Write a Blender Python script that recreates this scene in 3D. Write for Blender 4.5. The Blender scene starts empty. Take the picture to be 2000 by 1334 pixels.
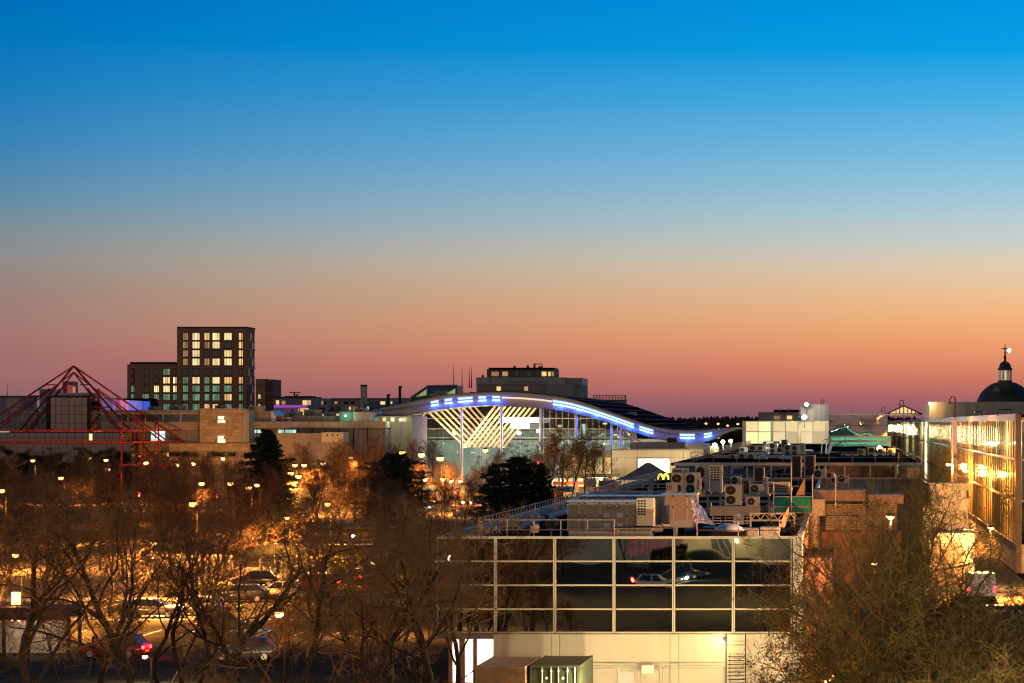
import bpy, bmesh, math, random
from mathutils import Vector, Matrix
R = math.radians
rnd = random.Random(7)
sc = bpy.context.scene
COL = sc.collection

# ---------------------------------------------------------------- camera
F, PX, PY, ZC = 5560.0, 1640.0, 827.0, 14.6       # focal length and horizon in photo pixels, eye height in metres
cam = bpy.data.cameras.new('camera')
cam_o = bpy.data.objects.new('camera', cam); COL.objects.link(cam_o)
cam_o.location = (0, 0, ZC); cam_o.rotation_euler = (R(90), 0, 0)
cam.sensor_width = 36.0; cam.lens = 36.0 * F / 2000.0
cam.shift_x = -(PX - 1000) / 2000.0; cam.shift_y = (PY - 667) / 2000.0
cam.clip_start = 0.5; cam.clip_end = 20000
sc.camera = cam_o

# ---------------------------------------------------------------- render / exposure
sc.view_settings.view_transform = 'Standard'; sc.view_settings.look = 'None'
sc.view_settings.exposure = 0.0; sc.view_settings.gamma = 1.0
sc.render.engine = 'CYCLES'
cy = sc.cycles
cy.use_denoising = True
try: cy.denoiser = 'OPENIMAGEDENOISE'; cy.denoising_input_passes = 'RGB_ALBEDO_NORMAL'
except Exception: pass
cy.max_bounces = 5; cy.diffuse_bounces = 2; cy.glossy_bounces = 3; cy.transmission_bounces = 4; cy.transparent_max_bounces = 10
cy.sample_clamp_indirect = 4.0; cy.sample_clamp_direct = 0.0
cy.caustics_reflective = False; cy.caustics_refractive = False
cy.filter_width = 1.2

def lin(r, g, b, a=1.0):
    f = lambda c: (c / 255 / 12.92) if c <= 10.3 else ((c / 255 + 0.055) / 1.055) ** 2.4
    return (f(r), f(g), f(b), a)

# ---------------------------------------------------------------- world: clear dusk sky, afterglow low in the sunset direction
world = bpy.data.worlds.new('World'); sc.world = world; world.use_nodes = True
wn = world.node_tree; wn.nodes.clear()
def N(tree, typ, **kw):
    n = tree.nodes.new(typ)
    for k, v in kw.items(): setattr(n, k, v)
    return n
def math_n(tree, op, a, b=None, clamp=False):
    n = N(tree, 'ShaderNodeMath', operation=op); n.use_clamp = clamp
    for i, v in enumerate((a, b)):
        if v is None: continue
        if isinstance(v, (int, float)): n.inputs[i].default_value = v
        else: tree.links.new(v, n.inputs[i])
    return n.outputs[0]
tc = N(wn, 'ShaderNodeTexCoord'); sp = N(wn, 'ShaderNodeSeparateXYZ'); wn.links.new(tc.outputs['Generated'], sp.inputs[0])
X_, Y_, Z_ = sp.outputs
hor = math_n(wn, 'SQRT', math_n(wn, 'ADD', math_n(wn, 'MULTIPLY', X_, X_), math_n(wn, 'MULTIPLY', Y_, Y_)))
hor = math_n(wn, 'MAXIMUM', hor, 0.0001)
tan_e = math_n(wn, 'DIVIDE', Z_, hor)
SUN_AZ = R(25)
cosd = math_n(wn, 'DIVIDE', math_n(wn, 'ADD', math_n(wn, 'MULTIPLY', X_, math.sin(SUN_AZ)), math_n(wn, 'MULTIPLY', Y_, math.cos(SUN_AZ))), hor)
def mapr(v, a, b):
    n = N(wn, 'ShaderNodeMapRange'); n.clamp = True
    wn.links.new(v, n.inputs[0]); n.inputs[1].default_value = a; n.inputs[2].default_value = b
    return n.outputs[0]
pe = mapr(tan_e, 0.0, 0.15)
def ramp(stops):
    n = N(wn, 'ShaderNodeValToRGB'); wn.links.new(pe, n.inputs[0])
    cr = n.color_ramp; cr.interpolation = 'LINEAR'
    while len(cr.elements) > 1: cr.elements.remove(cr.elements[-1])
    for i, (y, c) in enumerate(stops):
        p = max(0.0, (PY - y) / F / 0.15)
        e = cr.elements[0] if i == 0 else cr.elements.new(p)
        e.position = p; e.color = lin(*c)
    return n.outputs[0]
SKY_R = [(827,(132,88,104)),(805,(144,91,104)),(785,(164,98,103)),(760,(191,110,101)),(735,(211,123,100)),(700,(230,144,104)),(660,(242,164,112)),(620,(244,180,126)),(570,(239,194,148)),(520,(226,204,176)),(470,(202,207,200)),(420,(178,205,214)),(360,(150,198,222)),(300,(122,190,226)),(200,(74,176,228)),(100,(10,160,230)),(0,(0,150,226))]
SKY_L = [(827,(120,90,104)),(805,(129,92,105)),(785,(140,97,106)),(760,(152,103,106)),(735,(159,107,107)),(700,(162,111,108)),(660,(164,118,113)),(620,(160,124,117)),(570,(153,131,123)),(520,(146,139,136)),(470,(130,142,150)),(420,(105,141,165)),(360,(80,137,175)),(300,(58,132,183)),(200,(28,124,188)),(100,(0,118,188)),(0,(0,108,184))]
SKY_B = [(827,(166,134,124)),(760,(182,152,140)),(700,(190,162,150)),(560,(182,162,152)),(400,(168,156,152)),(200,(156,150,150)),(0,(146,144,150))]
mixn = lambda f, a, b: _mix(wn, f, a, b)
def _mix(tree, f, a, b):
    n = N(tree, 'ShaderNodeMixRGB')
    for i, v in enumerate((f, a, b)):
        if isinstance(v, (int, float)): n.inputs[i].default_value = v
        elif isinstance(v, tuple): n.inputs[i].default_value = v
        else: tree.links.new(v, n.inputs[i])
    return n.outputs[0]
cA = mixn(mapr(cosd, 0.752, 0.932), ramp(SKY_L), ramp(SKY_R))
cB = mixn(mapr(cosd, 0.752, -0.4), cA, ramp(SKY_B))
zen = mapr(tan_e, 0.15, 1.3)
cC = mixn(zen, cB, lin(24, 42, 72))
bg = N(wn, 'ShaderNodeBackground'); wn.links.new(cC, bg.inputs[0]); bg.inputs[1].default_value = 1.0
wo = N(wn, 'ShaderNodeOutputWorld'); wn.links.new(bg.outputs[0], wo.inputs[0])

# ---------------------------------------------------------------- photo pixel + distance -> metres
def w(px, py, Y): return Vector(((px - PX) * Y / F, Y, ZC - (py - PY) * Y / F))
def wx(px, Y): return (px - PX) * Y / F
def wz(py, Y): return ZC - (py - PY) * Y / F
def gY(py, z=0.0): return (ZC - z) * F / (py - PY)     # distance at which a point of height z shows at row py

# ---------------------------------------------------------------- materials (all procedural)
MATS = {}
def mat(name, col, rough=0.7, metal=0.0, var=0.25, scale=1.0, bump=0.0, spec=0.3, streak=0.0, emis=None, estr=0.0, alpha=1.0, light=True, objvar=0.0):
    if name in MATS: return MATS[name]
    m = bpy.data.materials.new(name); m.use_nodes = True; t = m.node_tree
    b = t.nodes['Principled BSDF']
    b.inputs['Roughness'].default_value = rough; b.inputs['Metallic'].default_value = metal
    b.inputs['Specular IOR Level'].default_value = spec
    c4 = (col[0], col[1], col[2], 1)
    tcn = N(t, 'ShaderNodeTexCoord')
    geo = N(t, 'ShaderNodeNewGeometry')
    out = None
    if var > 0:
        nz = N(t, 'ShaderNodeTexNoise'); nz.inputs['Scale'].default_value = scale; nz.inputs['Detail'].default_value = 5
        nz.inputs['Roughness'].default_value = 0.65
        t.links.new(geo.outputs['Position'], nz.inputs['Vector'])
        f = math_n(t, 'SUBTRACT', math_n(t, 'MULTIPLY', nz.outputs[0], 2.0), 0.5, True)
        dk = tuple(c * (1 - var) for c in col) + (1,); lt = tuple(min(1, c * (1 + var * .6)) for c in col) + (1,)
        out = _mix(t, f, dk, lt)
        if streak > 0:
            mp = N(t, 'ShaderNodeMapping'); mp.inputs['Scale'].default_value = (1.2, 1.2, 0.06)
            t.links.new(geo.outputs['Position'], mp.inputs[0])
            n2 = N(t, 'ShaderNodeTexNoise'); n2.inputs['Scale'].default_value = 1.5; n2.inputs['Detail'].default_value = 4
            t.links.new(mp.outputs[0], n2.inputs['Vector'])
            f2 = math_n(t, 'MULTIPLY', math_n(t, 'SUBTRACT', math_n(t, 'MULTIPLY', n2.outputs[0], 2.6), 0.9, True), streak)
            out = _mix(t, f2, out, tuple(c * 0.45 for c in col) + (1,))
        if objvar > 0:
            oi = N(t, 'ShaderNodeObjectInfo')
            fo = math_n(t, 'ADD', math_n(t, 'MULTIPLY', oi.outputs['Random'], objvar), 1 - objvar * .5)
            hs = N(t, 'ShaderNodeHueSaturation'); t.links.new(out, hs.inputs['Color']); t.links.new(fo, hs.inputs['Value'])
            out = hs.outputs[0]
        t.links.new(out, b.inputs['Base Color'])
        if bump > 0:
            bp = N(t, 'ShaderNodeBump'); bp.inputs['Strength'].default_value = bump; bp.inputs['Distance'].default_value = 0.05
            nb = N(t, 'ShaderNodeTexNoise'); nb.inputs['Scale'].default_value = scale * 6; nb.inputs['Detail'].default_value = 3
            t.links.new(geo.outputs['Position'], nb.inputs['Vector'])
            t.links.new(nb.outputs[0], bp.inputs['Height']); t.links.new(bp.outputs[0], b.inputs['Normal'])
    else:
        b.inputs['Base Color'].default_value = c4
    if emis:
        b.inputs['Emission Color'].default_value = (emis[0], emis[1], emis[2], 1)
        b.inputs['Emission Strength'].default_value = estr
        if not light:
            try: m.cycles.emission_sampling = 'NONE'
            except Exception: pass
    if alpha < 1: b.inputs['Alpha'].default_value = alpha
    MATS[name] = m
    return m
def mirror(name, col, rough=0.02, wave=0.0, wscale=0.4, metal=1.0):
    if name in MATS: return MATS[name]
    m = bpy.data.materials.new(name); m.use_nodes = True; t = m.node_tree; b = t.nodes['Principled BSDF']
    b.inputs['Base Color'].default_value = (*col, 1); b.inputs['Metallic'].default_value = metal; b.inputs['Roughness'].default_value = rough
    if wave > 0:
        geo = N(t, 'ShaderNodeNewGeometry'); nb = N(t, 'ShaderNodeTexNoise'); nb.inputs['Scale'].default_value = wscale; nb.inputs['Detail'].default_value = 1
        t.links.new(geo.outputs['Position'], nb.inputs['Vector'])
        bp = N(t, 'ShaderNodeBump'); bp.inputs['Strength'].default_value = 1.0; bp.inputs['Distance'].default_value = wave
        t.links.new(nb.outputs[0], bp.inputs['Height']); t.links.new(bp.outputs[0], b.inputs['Normal'])
    MATS[name] = m
    return m
def lit_pane(name, col, s, var=0.5, scale=0.8, gloss=True):
    """window with a lit room behind it: uneven light, curtains"""
    if name in MATS: return MATS[name]
    m = bpy.data.materials.new(name); m.use_nodes = True; t = m.node_tree; b = t.nodes['Principled BSDF']
    b.inputs['Base Color'].default_value = (0.05, 0.05, 0.05, 1); b.inputs['Roughness'].default_value = 0.15
    geo = N(t, 'ShaderNodeNewGeometry'); mp = N(t, 'ShaderNodeMapping'); mp.inputs['Scale'].default_value = (1.0, 1.0, 0.35)
    t.links.new(geo.outputs['Position'], mp.inputs[0])
    nz = N(t, 'ShaderNodeTexNoise'); nz.inputs['Scale'].default_value = scale; nz.inputs['Detail'].default_value = 3
    t.links.new(mp.outputs[0], nz.inputs['Vector'])
    oi = N(t, 'ShaderNodeObjectInfo')
    f = math_n(t, 'ADD', math_n(t, 'MULTIPLY', math_n(t, 'SUBTRACT', nz.outputs[0], 0.5), var * 3), 1.0)
    f = math_n(t, 'MULTIPLY', math_n(t, 'MAXIMUM', f, 0.08), math_n(t, 'ADD', math_n(t, 'MULTIPLY', oi.outputs['Random'], 0.6), 0.7))
    t.links.new(math_n(t, 'MULTIPLY', f, s), b.inputs['Emission Strength'])
    b.inputs['Emission Color'].default_value = (*col, 1)
    try: m.cycles.emission_sampling = 'NONE'
    except Exception: pass
    MATS[name] = m
    return m
def see_glass(name, tint=(0.8, 0.85, 0.85), refl=0.25):
    if name in MATS: return MATS[name]
    m = bpy.data.materials.new(name); m.use_nodes = True; t = m.node_tree; t.nodes.clear()
    tr = N(t, 'ShaderNodeBsdfTransparent'); tr.inputs[0].default_value = (*tint, 1)
    gl = N(t, 'ShaderNodeBsdfGlossy'); gl.inputs['Roughness'].default_value = 0.03; gl.inputs[0].default_value = (0.9, 0.9, 0.9, 1)
    mx = N(t, 'ShaderNodeMixShader'); mx.inputs[0].default_value = refl
    t.links.new(tr.outputs[0], mx.inputs[1]); t.links.new(gl.outputs[0], mx.inputs[2])
    o = N(t, 'ShaderNodeOutputMaterial'); t.links.new(mx.outputs[0], o.inputs[0])
    MATS[name] = m
    return m

# ---------------------------------------------------------------- mesh builder
class MB:
    def __init__(s): s.v = []; s.f = []; s.m = []; s.cur = 0
    def add(s, vs, fs):
        n = len(s.v); s.v.extend([tuple(p) for p in vs]); s.f.extend([tuple(n + i for i in q) for q in fs]); s.m.extend([s.cur] * len(fs)); return s
    def box(s, x0, x1, y0, y1, z0, z1):
        x0, x1 = sorted((x0, x1)); y0, y1 = sorted((y0, y1)); z0, z1 = sorted((z0, z1))
        return s.add([(x0,y0,z0),(x1,y0,z0),(x1,y1,z0),(x0,y1,z0),(x0,y0,z1),(x1,y0,z1),(x1,y1,z1),(x0,y1,z1)],
                     [(0,3,2,1),(4,5,6,7),(0,1,5,4),(1,2,6,5),(2,3,7,6),(3,0,4,7)])
    def bbox(s, x0, x1, y0, y1, z0, z1, c=0.02):
        """box with chamfered vertical and top edges"""
        x0, x1 = sorted((x0, x1)); y0, y1 = sorted((y0, y1)); z0, z1 = sorted((z0, z1))
        c = min(c, (x1-x0)/3, (y1-y0)/3, (z1-z0)/3)
        def ring(i, z): return [(x0+i+c,y0+i,z),(x1-i-c,y0+i,z),(x1-i,y0+i+c,z),(x1-i,y1-i-c,z),(x1-i-c,y1-i,z),(x0+i+c,y1-i,z),(x0+i,y1-i-c,z),(x0+i,y0+i+c,z)]
        vs = ring(0, z0) + ring(0, z1 - c) + ring(c, z1)
        fs = [tuple(range(7, -1, -1)), tuple(range(16, 24))]
        for k in range(2):
            for i in range(8): j = (i + 1) % 8; fs.append((k*8+i, k*8+j, k*8+8+j, k*8+8+i))
        return s.add(vs, fs)
    def pbox(s, x0, y0, x1, y1, Y, d):
        """box whose front face, d metres deep, stands at distance Y and shows at these photo pixels; y1=None reaches the ground"""
        z1 = wz(y0, Y); z0 = 0.0 if y1 is None else wz(y1, Y)
        return s.box(wx(x0, Y), wx(x1, Y), Y, Y + d, z0, z1)
    def bar(s, a, b, r, r2=None, n=6, cap=True):
        a = Vector(a); b = Vector(b); r2 = r if r2 is None else r2
        d = (b - a); L = d.length
        if L < 1e-6: return s
        d /= L; u = d.orthogonal().normalized(); v = d.cross(u)
        vs = []
        for p, q in ((a, r), (b, r2)):
            for i in range(n):
                t = 2 * math.pi * (i + .5) / n; vs.append(p + (u * math.cos(t) + v * math.sin(t)) * q)
        fs = [(i, (i+1) % n, n + (i+1) % n, n + i) for i in range(n)]
        if cap: fs += [tuple(range(n - 1, -1, -1)), tuple(range(n, 2 * n))]
        return s.add(vs, fs)
    def beam(s, a, b, wd, ht):
        """rectangular bar, ht measured in the most vertical direction"""
        a = Vector(a); b = Vector(b); d = (b - a).normalized()
        up = Vector((0, 0, 1)) if abs(d.z) < 0.98 else Vector((0, 1, 0))
        u = d.cross(up).normalized() * wd / 2; v = u.cross(d).normalized() * ht / 2
        vs = [p + q for p in (a, b) for q in (-u - v, u - v, u + v, -u + v)]
        return s.add(vs, [(3,2,1,0),(4,5,6,7),(0,1,5,4),(1,2,6,5),(2,3,7,6),(3,0,4,7)])
    def tube(s, pts, r, n=6):
        pts = [Vector(p) for p in pts]
        rs = r if isinstance(r, (list, tuple)) else [r] * len(pts)
        base = len(s.v); u = None
        for i, p in enumerate(pts):
            d = (pts[min(i+1, len(pts)-1)] - pts[max(i-1, 0)]).normalized()
            if u is None: u = d.orthogonal().normalized()
            else: u = (u - d * u.dot(d)).normalized()
            v = d.cross(u)
            for k in range(n):
                t = 2 * math.pi * k / n; s.v.append(tuple(p + (u * math.cos(t) + v * math.sin(t)) * rs[i]))
        for i in range(len(pts) - 1):
            for k in range(n):
                a = base + i*n + k; b = base + i*n + (k+1) % n
                s.f.append((a, b, b + n, a + n)); s.m.append(s.cur)
        s.f.append(tuple(base + k for k in range(n-1, -1, -1))); s.m.append(s.cur)
        e = base + (len(pts)-1)*n; s.f.append(tuple(e + k for k in range(n))); s.m.append(s.cur)
        return s
    def lathe(s, c, prof, n=16, axis='z'):
        """prof: list of (radius, height)"""
        cx, cyy, cz = c; base = len(s.v)
        for r, h in prof:
            for k in range(n):
                t = 2 * math.pi * k / n
                if axis == 'z': s.v.append((cx + r*math.cos(t), cyy + r*math.sin(t), cz + h))
                else: s.v.append((cx + r*math.cos(t), cyy + h, cz + r*math.sin(t)))
        for i in range(len(prof)-1):
            for k in range(n):
                a = base + i*n + k; b = base + i*n + (k+1) % n
                q = (a, b, b+n, a+n); s.f.append(q if axis == 'z' else q[::-1]); s.m.append(s.cur)
        lo = tuple(base + k for k in range(n)); hi = tuple(base + (len(prof)-1)*n + k for k in range(n))
        s.f.append(lo[::-1] if axis == 'z' else lo); s.m.append(s.cur); s.f.append(hi if axis == 'z' else hi[::-1]); s.m.append(s.cur)
        return s
    def prism(s, pts, y0, y1):
        """outline in x,z extruded from y0 to y1"""
        n = len(pts); area = sum(pts[i][0]*pts[(i+1)%n][1] - pts[(i+1)%n][0]*pts[i][1] for i in range(n))
        if area < 0: pts = pts[::-1]
        vs = [(x, y0, z) for x, z in pts] + [(x, y1, z) for x, z in pts]
        fs = [tuple(range(n)), tuple(range(2*n-1, n-1, -1))]
        for i in range(n): j = (i+1) % n; fs.append((i, i+n, j+n, j))
        return s.add(vs, fs)
    def obj(s, name, m, parent=None, smooth=False):
        """link as one mesh object; world coordinates are turned into the parent's"""
        me = bpy.data.meshes.new(name)
        off = Vector((0, 0, 0))
        if parent is not None:
            off = ORG[parent.name]
        else:
            off = None
        if off is None:
            xs = [p[0] for p in s.v]; ys = [p[1] for p in s.v]; zs = [p[2] for p in s.v]
            off = Vector(((min(xs)+max(xs))/2, (min(ys)+max(ys))/2, min(zs)))
        if parent is None or True:
            vs = [(p[0]-off.x, p[1]-off.y, p[2]-off.z) for p in s.v]
        me.from_pydata(vs, [], s.f)
        for mm in (m if isinstance(m, (list, tuple)) else [m]): me.materials.append(mm)
        if isinstance(m, (list, tuple)) and len(m) > 1: me.polygons.foreach_set('material_index', s.m)
        if smooth: me.polygons.foreach_set('use_smooth', [True] * len(me.polygons))
        o = bpy.data.objects.new(name, me); COL.objects.link(o)
        if parent is None: o.location = off; ORG[o.name] = off.copy()
        else: o.parent = parent; ORG[o.name] = off.copy()
        return o
ORG = {}
def tag(o, label, cat, group=None):
    o['label'] = label; o['category'] = cat
    if group: o['group'] = group
    return o
def thing(name, label, cat, loc=(0, 0, 0), group=None):
    o = bpy.data.objects.new(name, None); COL.objects.link(o); o.location = loc; o.empty_display_size = 0.2
    ORG[o.name] = Vector(loc)
    return tag(o, label, cat, group)
def struct(o, kind='structure'): o['kind'] = kind; return o
def copy_tree(o, parent=None, loc=None, rz=None, scale=None, label=None, group=None):
    c = o.copy(); COL.objects.link(c); c.parent = parent
    if loc is not None: c.location = loc
    if rz is not None: c.rotation_euler = (0, 0, rz)
    if scale is not None: c.scale = scale if isinstance(scale, (tuple, list)) else (scale,) * 3
    if label: c['label'] = label
    if group: c['group'] = group
    for ch in o.children: copy_tree(ch, c)
    return c
def piece(parent, name, me, loc, sc3=None, rot=None):
    """one more piece sharing mesh data; loc in world metres (parents are never rotated)"""
    o = bpy.data.objects.new(name, me); COL.objects.link(o); o.parent = parent
    o.location = Vector(loc) - ORG[parent.name]
    if sc3: o.scale = sc3
    if rot: o.rotation_euler = rot
    ORG[o.name] = Vector(loc)
    return o
def unit_mesh(name, m, c=0.0):
    """unit box, base centre front-left at origin: scaled into planks, panes, blocks"""
    b = MB(); b.box(0, 1, 0, 1, 0, 1)
    me = bpy.data.meshes.new(name); me.from_pydata(b.v, [], b.f); me.materials.append(m)
    return me
UNIT = {}
def ubox(parent, name, m, x0, x1, y0, y1, z0, z1):
    """cheap box piece: shares one unit mesh for each material"""
    if m.name not in UNIT: UNIT[m.name] = unit_mesh('unit_' + m.name, m)
    return piece(parent, name, UNIT[m.name], (min(x0,x1), min(y0,y1), min(z0,z1)), (abs(x1-x0), abs(y1-y0), abs(z1-z0)))
def pub(parent, name, m, x0, y0, x1, y1, Y, d):
    return ubox(parent, name, m, wx(x0,Y), wx(x1,Y), Y, Y+d, 0.0 if y1 is None else wz(y1,Y), wz(y0,Y))
def lamp(name, loc, col, power, radius=0.15, parent=None, spot=None):
    l = bpy.data.lights.new(name, 'SPOT' if spot else 'POINT'); l.color = col; l.energy = power; l.shadow_soft_size = radius
    o = bpy.data.objects.new(name, l); COL.objects.link(o)
    if spot: l.spot_size = R(spot[0]); l.spot_blend = 0.6; o.rotation_euler = spot[1]
    if parent: o.parent = parent; o.location = Vector(loc) - ORG[parent.name]
    else: o.location = loc
    return o
SODIUM = (1.0, 0.36, 0.055); WARM = (1.0, 0.72, 0.30); WHITE = (1.0, 0.93, 0.78)
# ================================================================ materials used all over
M_asphalt = mat('asphalt', (0.045, 0.043, 0.042), 0.9, spec=0, var=0.35, scale=0.8, bump=0.15)
M_ground = mat('earth_and_grass', (0.035, 0.032, 0.016), 0.95, spec=0, var=0.5, scale=0.5, bump=0.4)
M_paving = mat('pale_paving', (0.23, 0.20, 0.15), 0.9, spec=0, var=0.3, scale=0.6, bump=0.1)
M_conc = mat('concrete', (0.40, 0.37, 0.33), 0.85, var=0.25, scale=0.5, bump=0.1, streak=0.55)
M_conc_d = mat('weathered_concrete', (0.27, 0.25, 0.225), 0.85, var=0.3, scale=0.6, streak=0.8)
M_white = mat('white_paint', (0.7, 0.68, 0.62), 0.5, var=0.12, scale=1.5)
M_line = mat('road_marking', (0.75, 0.74, 0.7), 0.6, var=0.3, scale=3)
M_black = mat('black_metal', (0.012, 0.012, 0.013), 0.45, 0.2, var=0.3, scale=3)
M_dark = mat('dark_roofing', (0.02, 0.02, 0.024), 0.9, var=0.5, scale=0.7, bump=0.3, spec=0)
M_steel = mat('galvanised_steel', (0.42, 0.41, 0.39), 0.45, 0.55, var=0.2, scale=2.5)
M_grey = mat('grey_cladding', (0.25, 0.24, 0.24), 0.5, 0.2, var=0.15, scale=0.8, streak=0.3)
M_cream = mat('cream_render', (0.68, 0.61, 0.46), 0.7, var=0.08, scale=0.6, streak=0.12)
M_frame = mat('cream_frame', (0.62, 0.53, 0.38), 0.45, var=0.12, scale=2, streak=0.2)
M_beige = mat('beige_sheet', (0.44, 0.38, 0.29), 0.55, 0.0, var=0.15, scale=1.2, streak=0.35)
M_beige2 = mat('pale_sheet', (0.55, 0.49, 0.40), 0.5, 0.0, var=0.12, scale=1.2, streak=0.25, objvar=0.3)
M_grille = mat('dark_grille', (0.03, 0.028, 0.026), 0.6, 0.2, var=0.3, scale=6)
M_brick = mat('dark_brick', (0.36, 0.17, 0.095), 0.9, var=0.15, scale=0.4, spec=.1)
M_stone = mat('buff_stone', (0.40, 0.32, 0.22), 0.85, var=0.2, scale=1.5, objvar=0.35, bump=0.2)
M_redst = mat('red_steel', (0.24, 0.022, 0.018), 0.6, 0.0, var=0.2, scale=1, spec=.1)
M_mirror = mirror('mirror_glass', (0.42, 0.44, 0.42), 0.015, wave=0.02, wscale=0.35)
M_tint = mirror('tinted_mirror_glass', (0.33, 0.33, 0.28), 0.01, wave=0.014, wscale=0.3)
M_dglass = mat('dark_glass', (0.015, 0.018, 0.022), 0.06, 0.0, var=0, spec=0.9)
M_lwarm = lit_pane('lit_window_warm', (1.0, 0.60, 0.20), 0.9)
M_lbright = lit_pane('lit_window_bright', (1.0, 0.72, 0.32), 1.15, var=0.4)
M_ldim = lit_pane('lit_window_dim', (1.0, 0.50, 0.2), 0.38)
M_lgreen = lit_pane('lit_window_green', (0.40, 0.78, 0.45), 0.26, var=0.9, scale=0.7)
M_lteal = lit_pane('lit_window_teal', (0.55, 0.95, 0.85), 0.8, var=0.6, scale=0.3)
M_lwhite = mat('lit_white', (0.8, 0.8, 0.75), var=0, emis=(1.0, 0.90, 0.66), estr=2.6)
M_sod = mat('sodium_lamp_glow', (0.8, 0.6, 0.3), var=0, emis=(1.0, 0.48, 0.11), estr=5.5, light=False)
M_wht = mat('white_lamp_glow', (0.8, 0.8, 0.8), var=0, emis=(1.0, 0.90, 0.62), estr=26, light=False)
M_ylw = mat('warm_lamp_glow', (0.8, 0.7, 0.5), var=0, emis=(1.0, 0.78, 0.36), estr=26, light=False)

# ================================================================ ground, roads
b = MB(); b.add([(-6000, -300, 0), (6000, -300, 0), (6000, 12000, 0), (-6000, 12000, 0)], [(0, 1, 2, 3)])
struct(b.obj('ground', M_ground))
def sheet(name, m, x0, x1, y0, y1, z): return struct(MB().box(x0, x1, y0, y1, z - 0.3, z).obj(name, m))
sheet('car_park', mat('car_park_asphalt', (0.075, 0.068, 0.06), 0.9, spec=0, var=0.4, scale=0.5), -76, -22.5, 100, 232, 0.006)
sheet('yard', mat('yard_concrete', (0.22, 0.20, 0.17), 0.9, spec=0, var=0.3, scale=0.4, bump=0.15), -22.5, 60, 100, 149.7, 0.006)
sheet('entrance_court', mat('worn_asphalt', (0.14, 0.13, 0.11), 0.9, spec=0, var=0.35, scale=0.3, bump=0.1), -60, 60, -8.5, 100, 0.006)
sheet('service_lane', mat('lane_asphalt', (0.16, 0.14, 0.12), 0.9, spec=0, var=0.3, scale=0.5), -1.9, 17.1, 149.7, 420, 0.006)
sheet('plaza', M_paving, -110, -50, 236, 335, 0.12)
sheet('street', mat('street_asphalt', (0.16, 0.14, 0.10), 0.9, spec=0, var=0.3, scale=0.3), -92, -71.5, 335, 466, 0.006)
sheet('boulevard', mat('boulevard_asphalt', (0.10, 0.09, 0.075), 0.9, spec=0, var=0.3, scale=0.3), -420, -30, 470, 498, 0.010)
sheet('pavement', M_paving, -420, -30, 498, 530, 0.14)
sheet('verge_path', M_paving, -71.5, -52, 395, 466, 0.12)
for i, yy in enumerate((476.5, 491.0)):
    for k in range(24): struct(MB().box(-160 + k * 5.2, -157.5 + k * 5.2, yy, yy + .2, 0.0, 0.014).obj('lane_marking', M_line))
for k in range(17): struct(MB().box(-74 + k * 2.6, -73.88 + k * 2.6, 196, 201, -0.1, 0.010).obj('bay_marking', M_line))
for k in range(17): struct(MB().box(-74 + k * 2.6, -73.88 + k * 2.6, 226, 231, -0.1, 0.010).obj('bay_marking', M_line))
struct(MB().box(-66, -40, 211.8, 212.05, -0.1, 0.010).obj('lane_marking', M_line))
struct(MB().box(-76, -50, 232, 236, -0.2, 0.13).obj('kerb', M_conc))
struct(MB().box(-71.5, -71.1, 335, 466, -0.2, 0.5).obj('kerb', M_conc))

# ================================================================ far woods on the low hills
def far_wood(name, label, Y, x0, x1, ytop, var, m, seed):
    r = random.Random(seed); b = MB(); x = x0
    xs = []
    while x < x1:
        h = ytop + r.uniform(-var, var * .6) + 2.5 * math.sin(x * .013 + seed); xs.append((x, h)); x += r.uniform(1.5, 5)
    for i in range(len(xs) - 1):
        (a, h0), (c, h1) = xs[i], xs[i+1]
        yy = Y + r.uniform(-60, 60)
        base = wz(PY + 22, yy)
        # a ragged crown: small tilted faces heaped above the base
        for k in range(7):
            cx = wx(r.uniform(a - 3, c + 3), yy); cz = base + (wz(min(h0, h1), yy) - base) * (1 - r.random() ** 2 * .8); s = r.uniform(1.2, 4.5)
            yk = yy + r.uniform(-20, 20)
            b.add([(cx - s, yk, cz - s * r.uniform(.8, 2)), (cx + s, yk + r.uniform(-2, 2), cz - s * r.uniform(.8, 2)), (cx + r.uniform(-s, s), yk + r.uniform(-3, 3), cz + s * r.uniform(.3, .9))], [(0, 1, 2)])
    # solid mass under the crowns
    n = len(xs)
    pts = [(wx(x, Y), wz(h + 5, Y)) for x, h in xs] + [(wx(xs[-1][0], Y), -2), (wx(xs[0][0], Y), -2)]
    b.prism(pts, Y, Y + 150)
    o = b.obj(name, m); struct(o, 'stuff'); tag(o, label, 'wood'); return o
M_wood = mat('far_wood', (0.06, 0.045, 0.04), 1.0, var=0.4, scale=0.02)
far_wood('far_woodland', 'low dark woodland along the horizon under the sunset', 3200, -120, 2120, 817, 3.5, M_wood, 3)
far_wood('nearer_woodland', 'dark bare woodland on the rise beyond the wavy roof', 1900, 1240, 2050, 832, 4, mat('far_wood_near', (0.05, 0.036, 0.028), 1.0, var=0.4, scale=0.03), 5)

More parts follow.
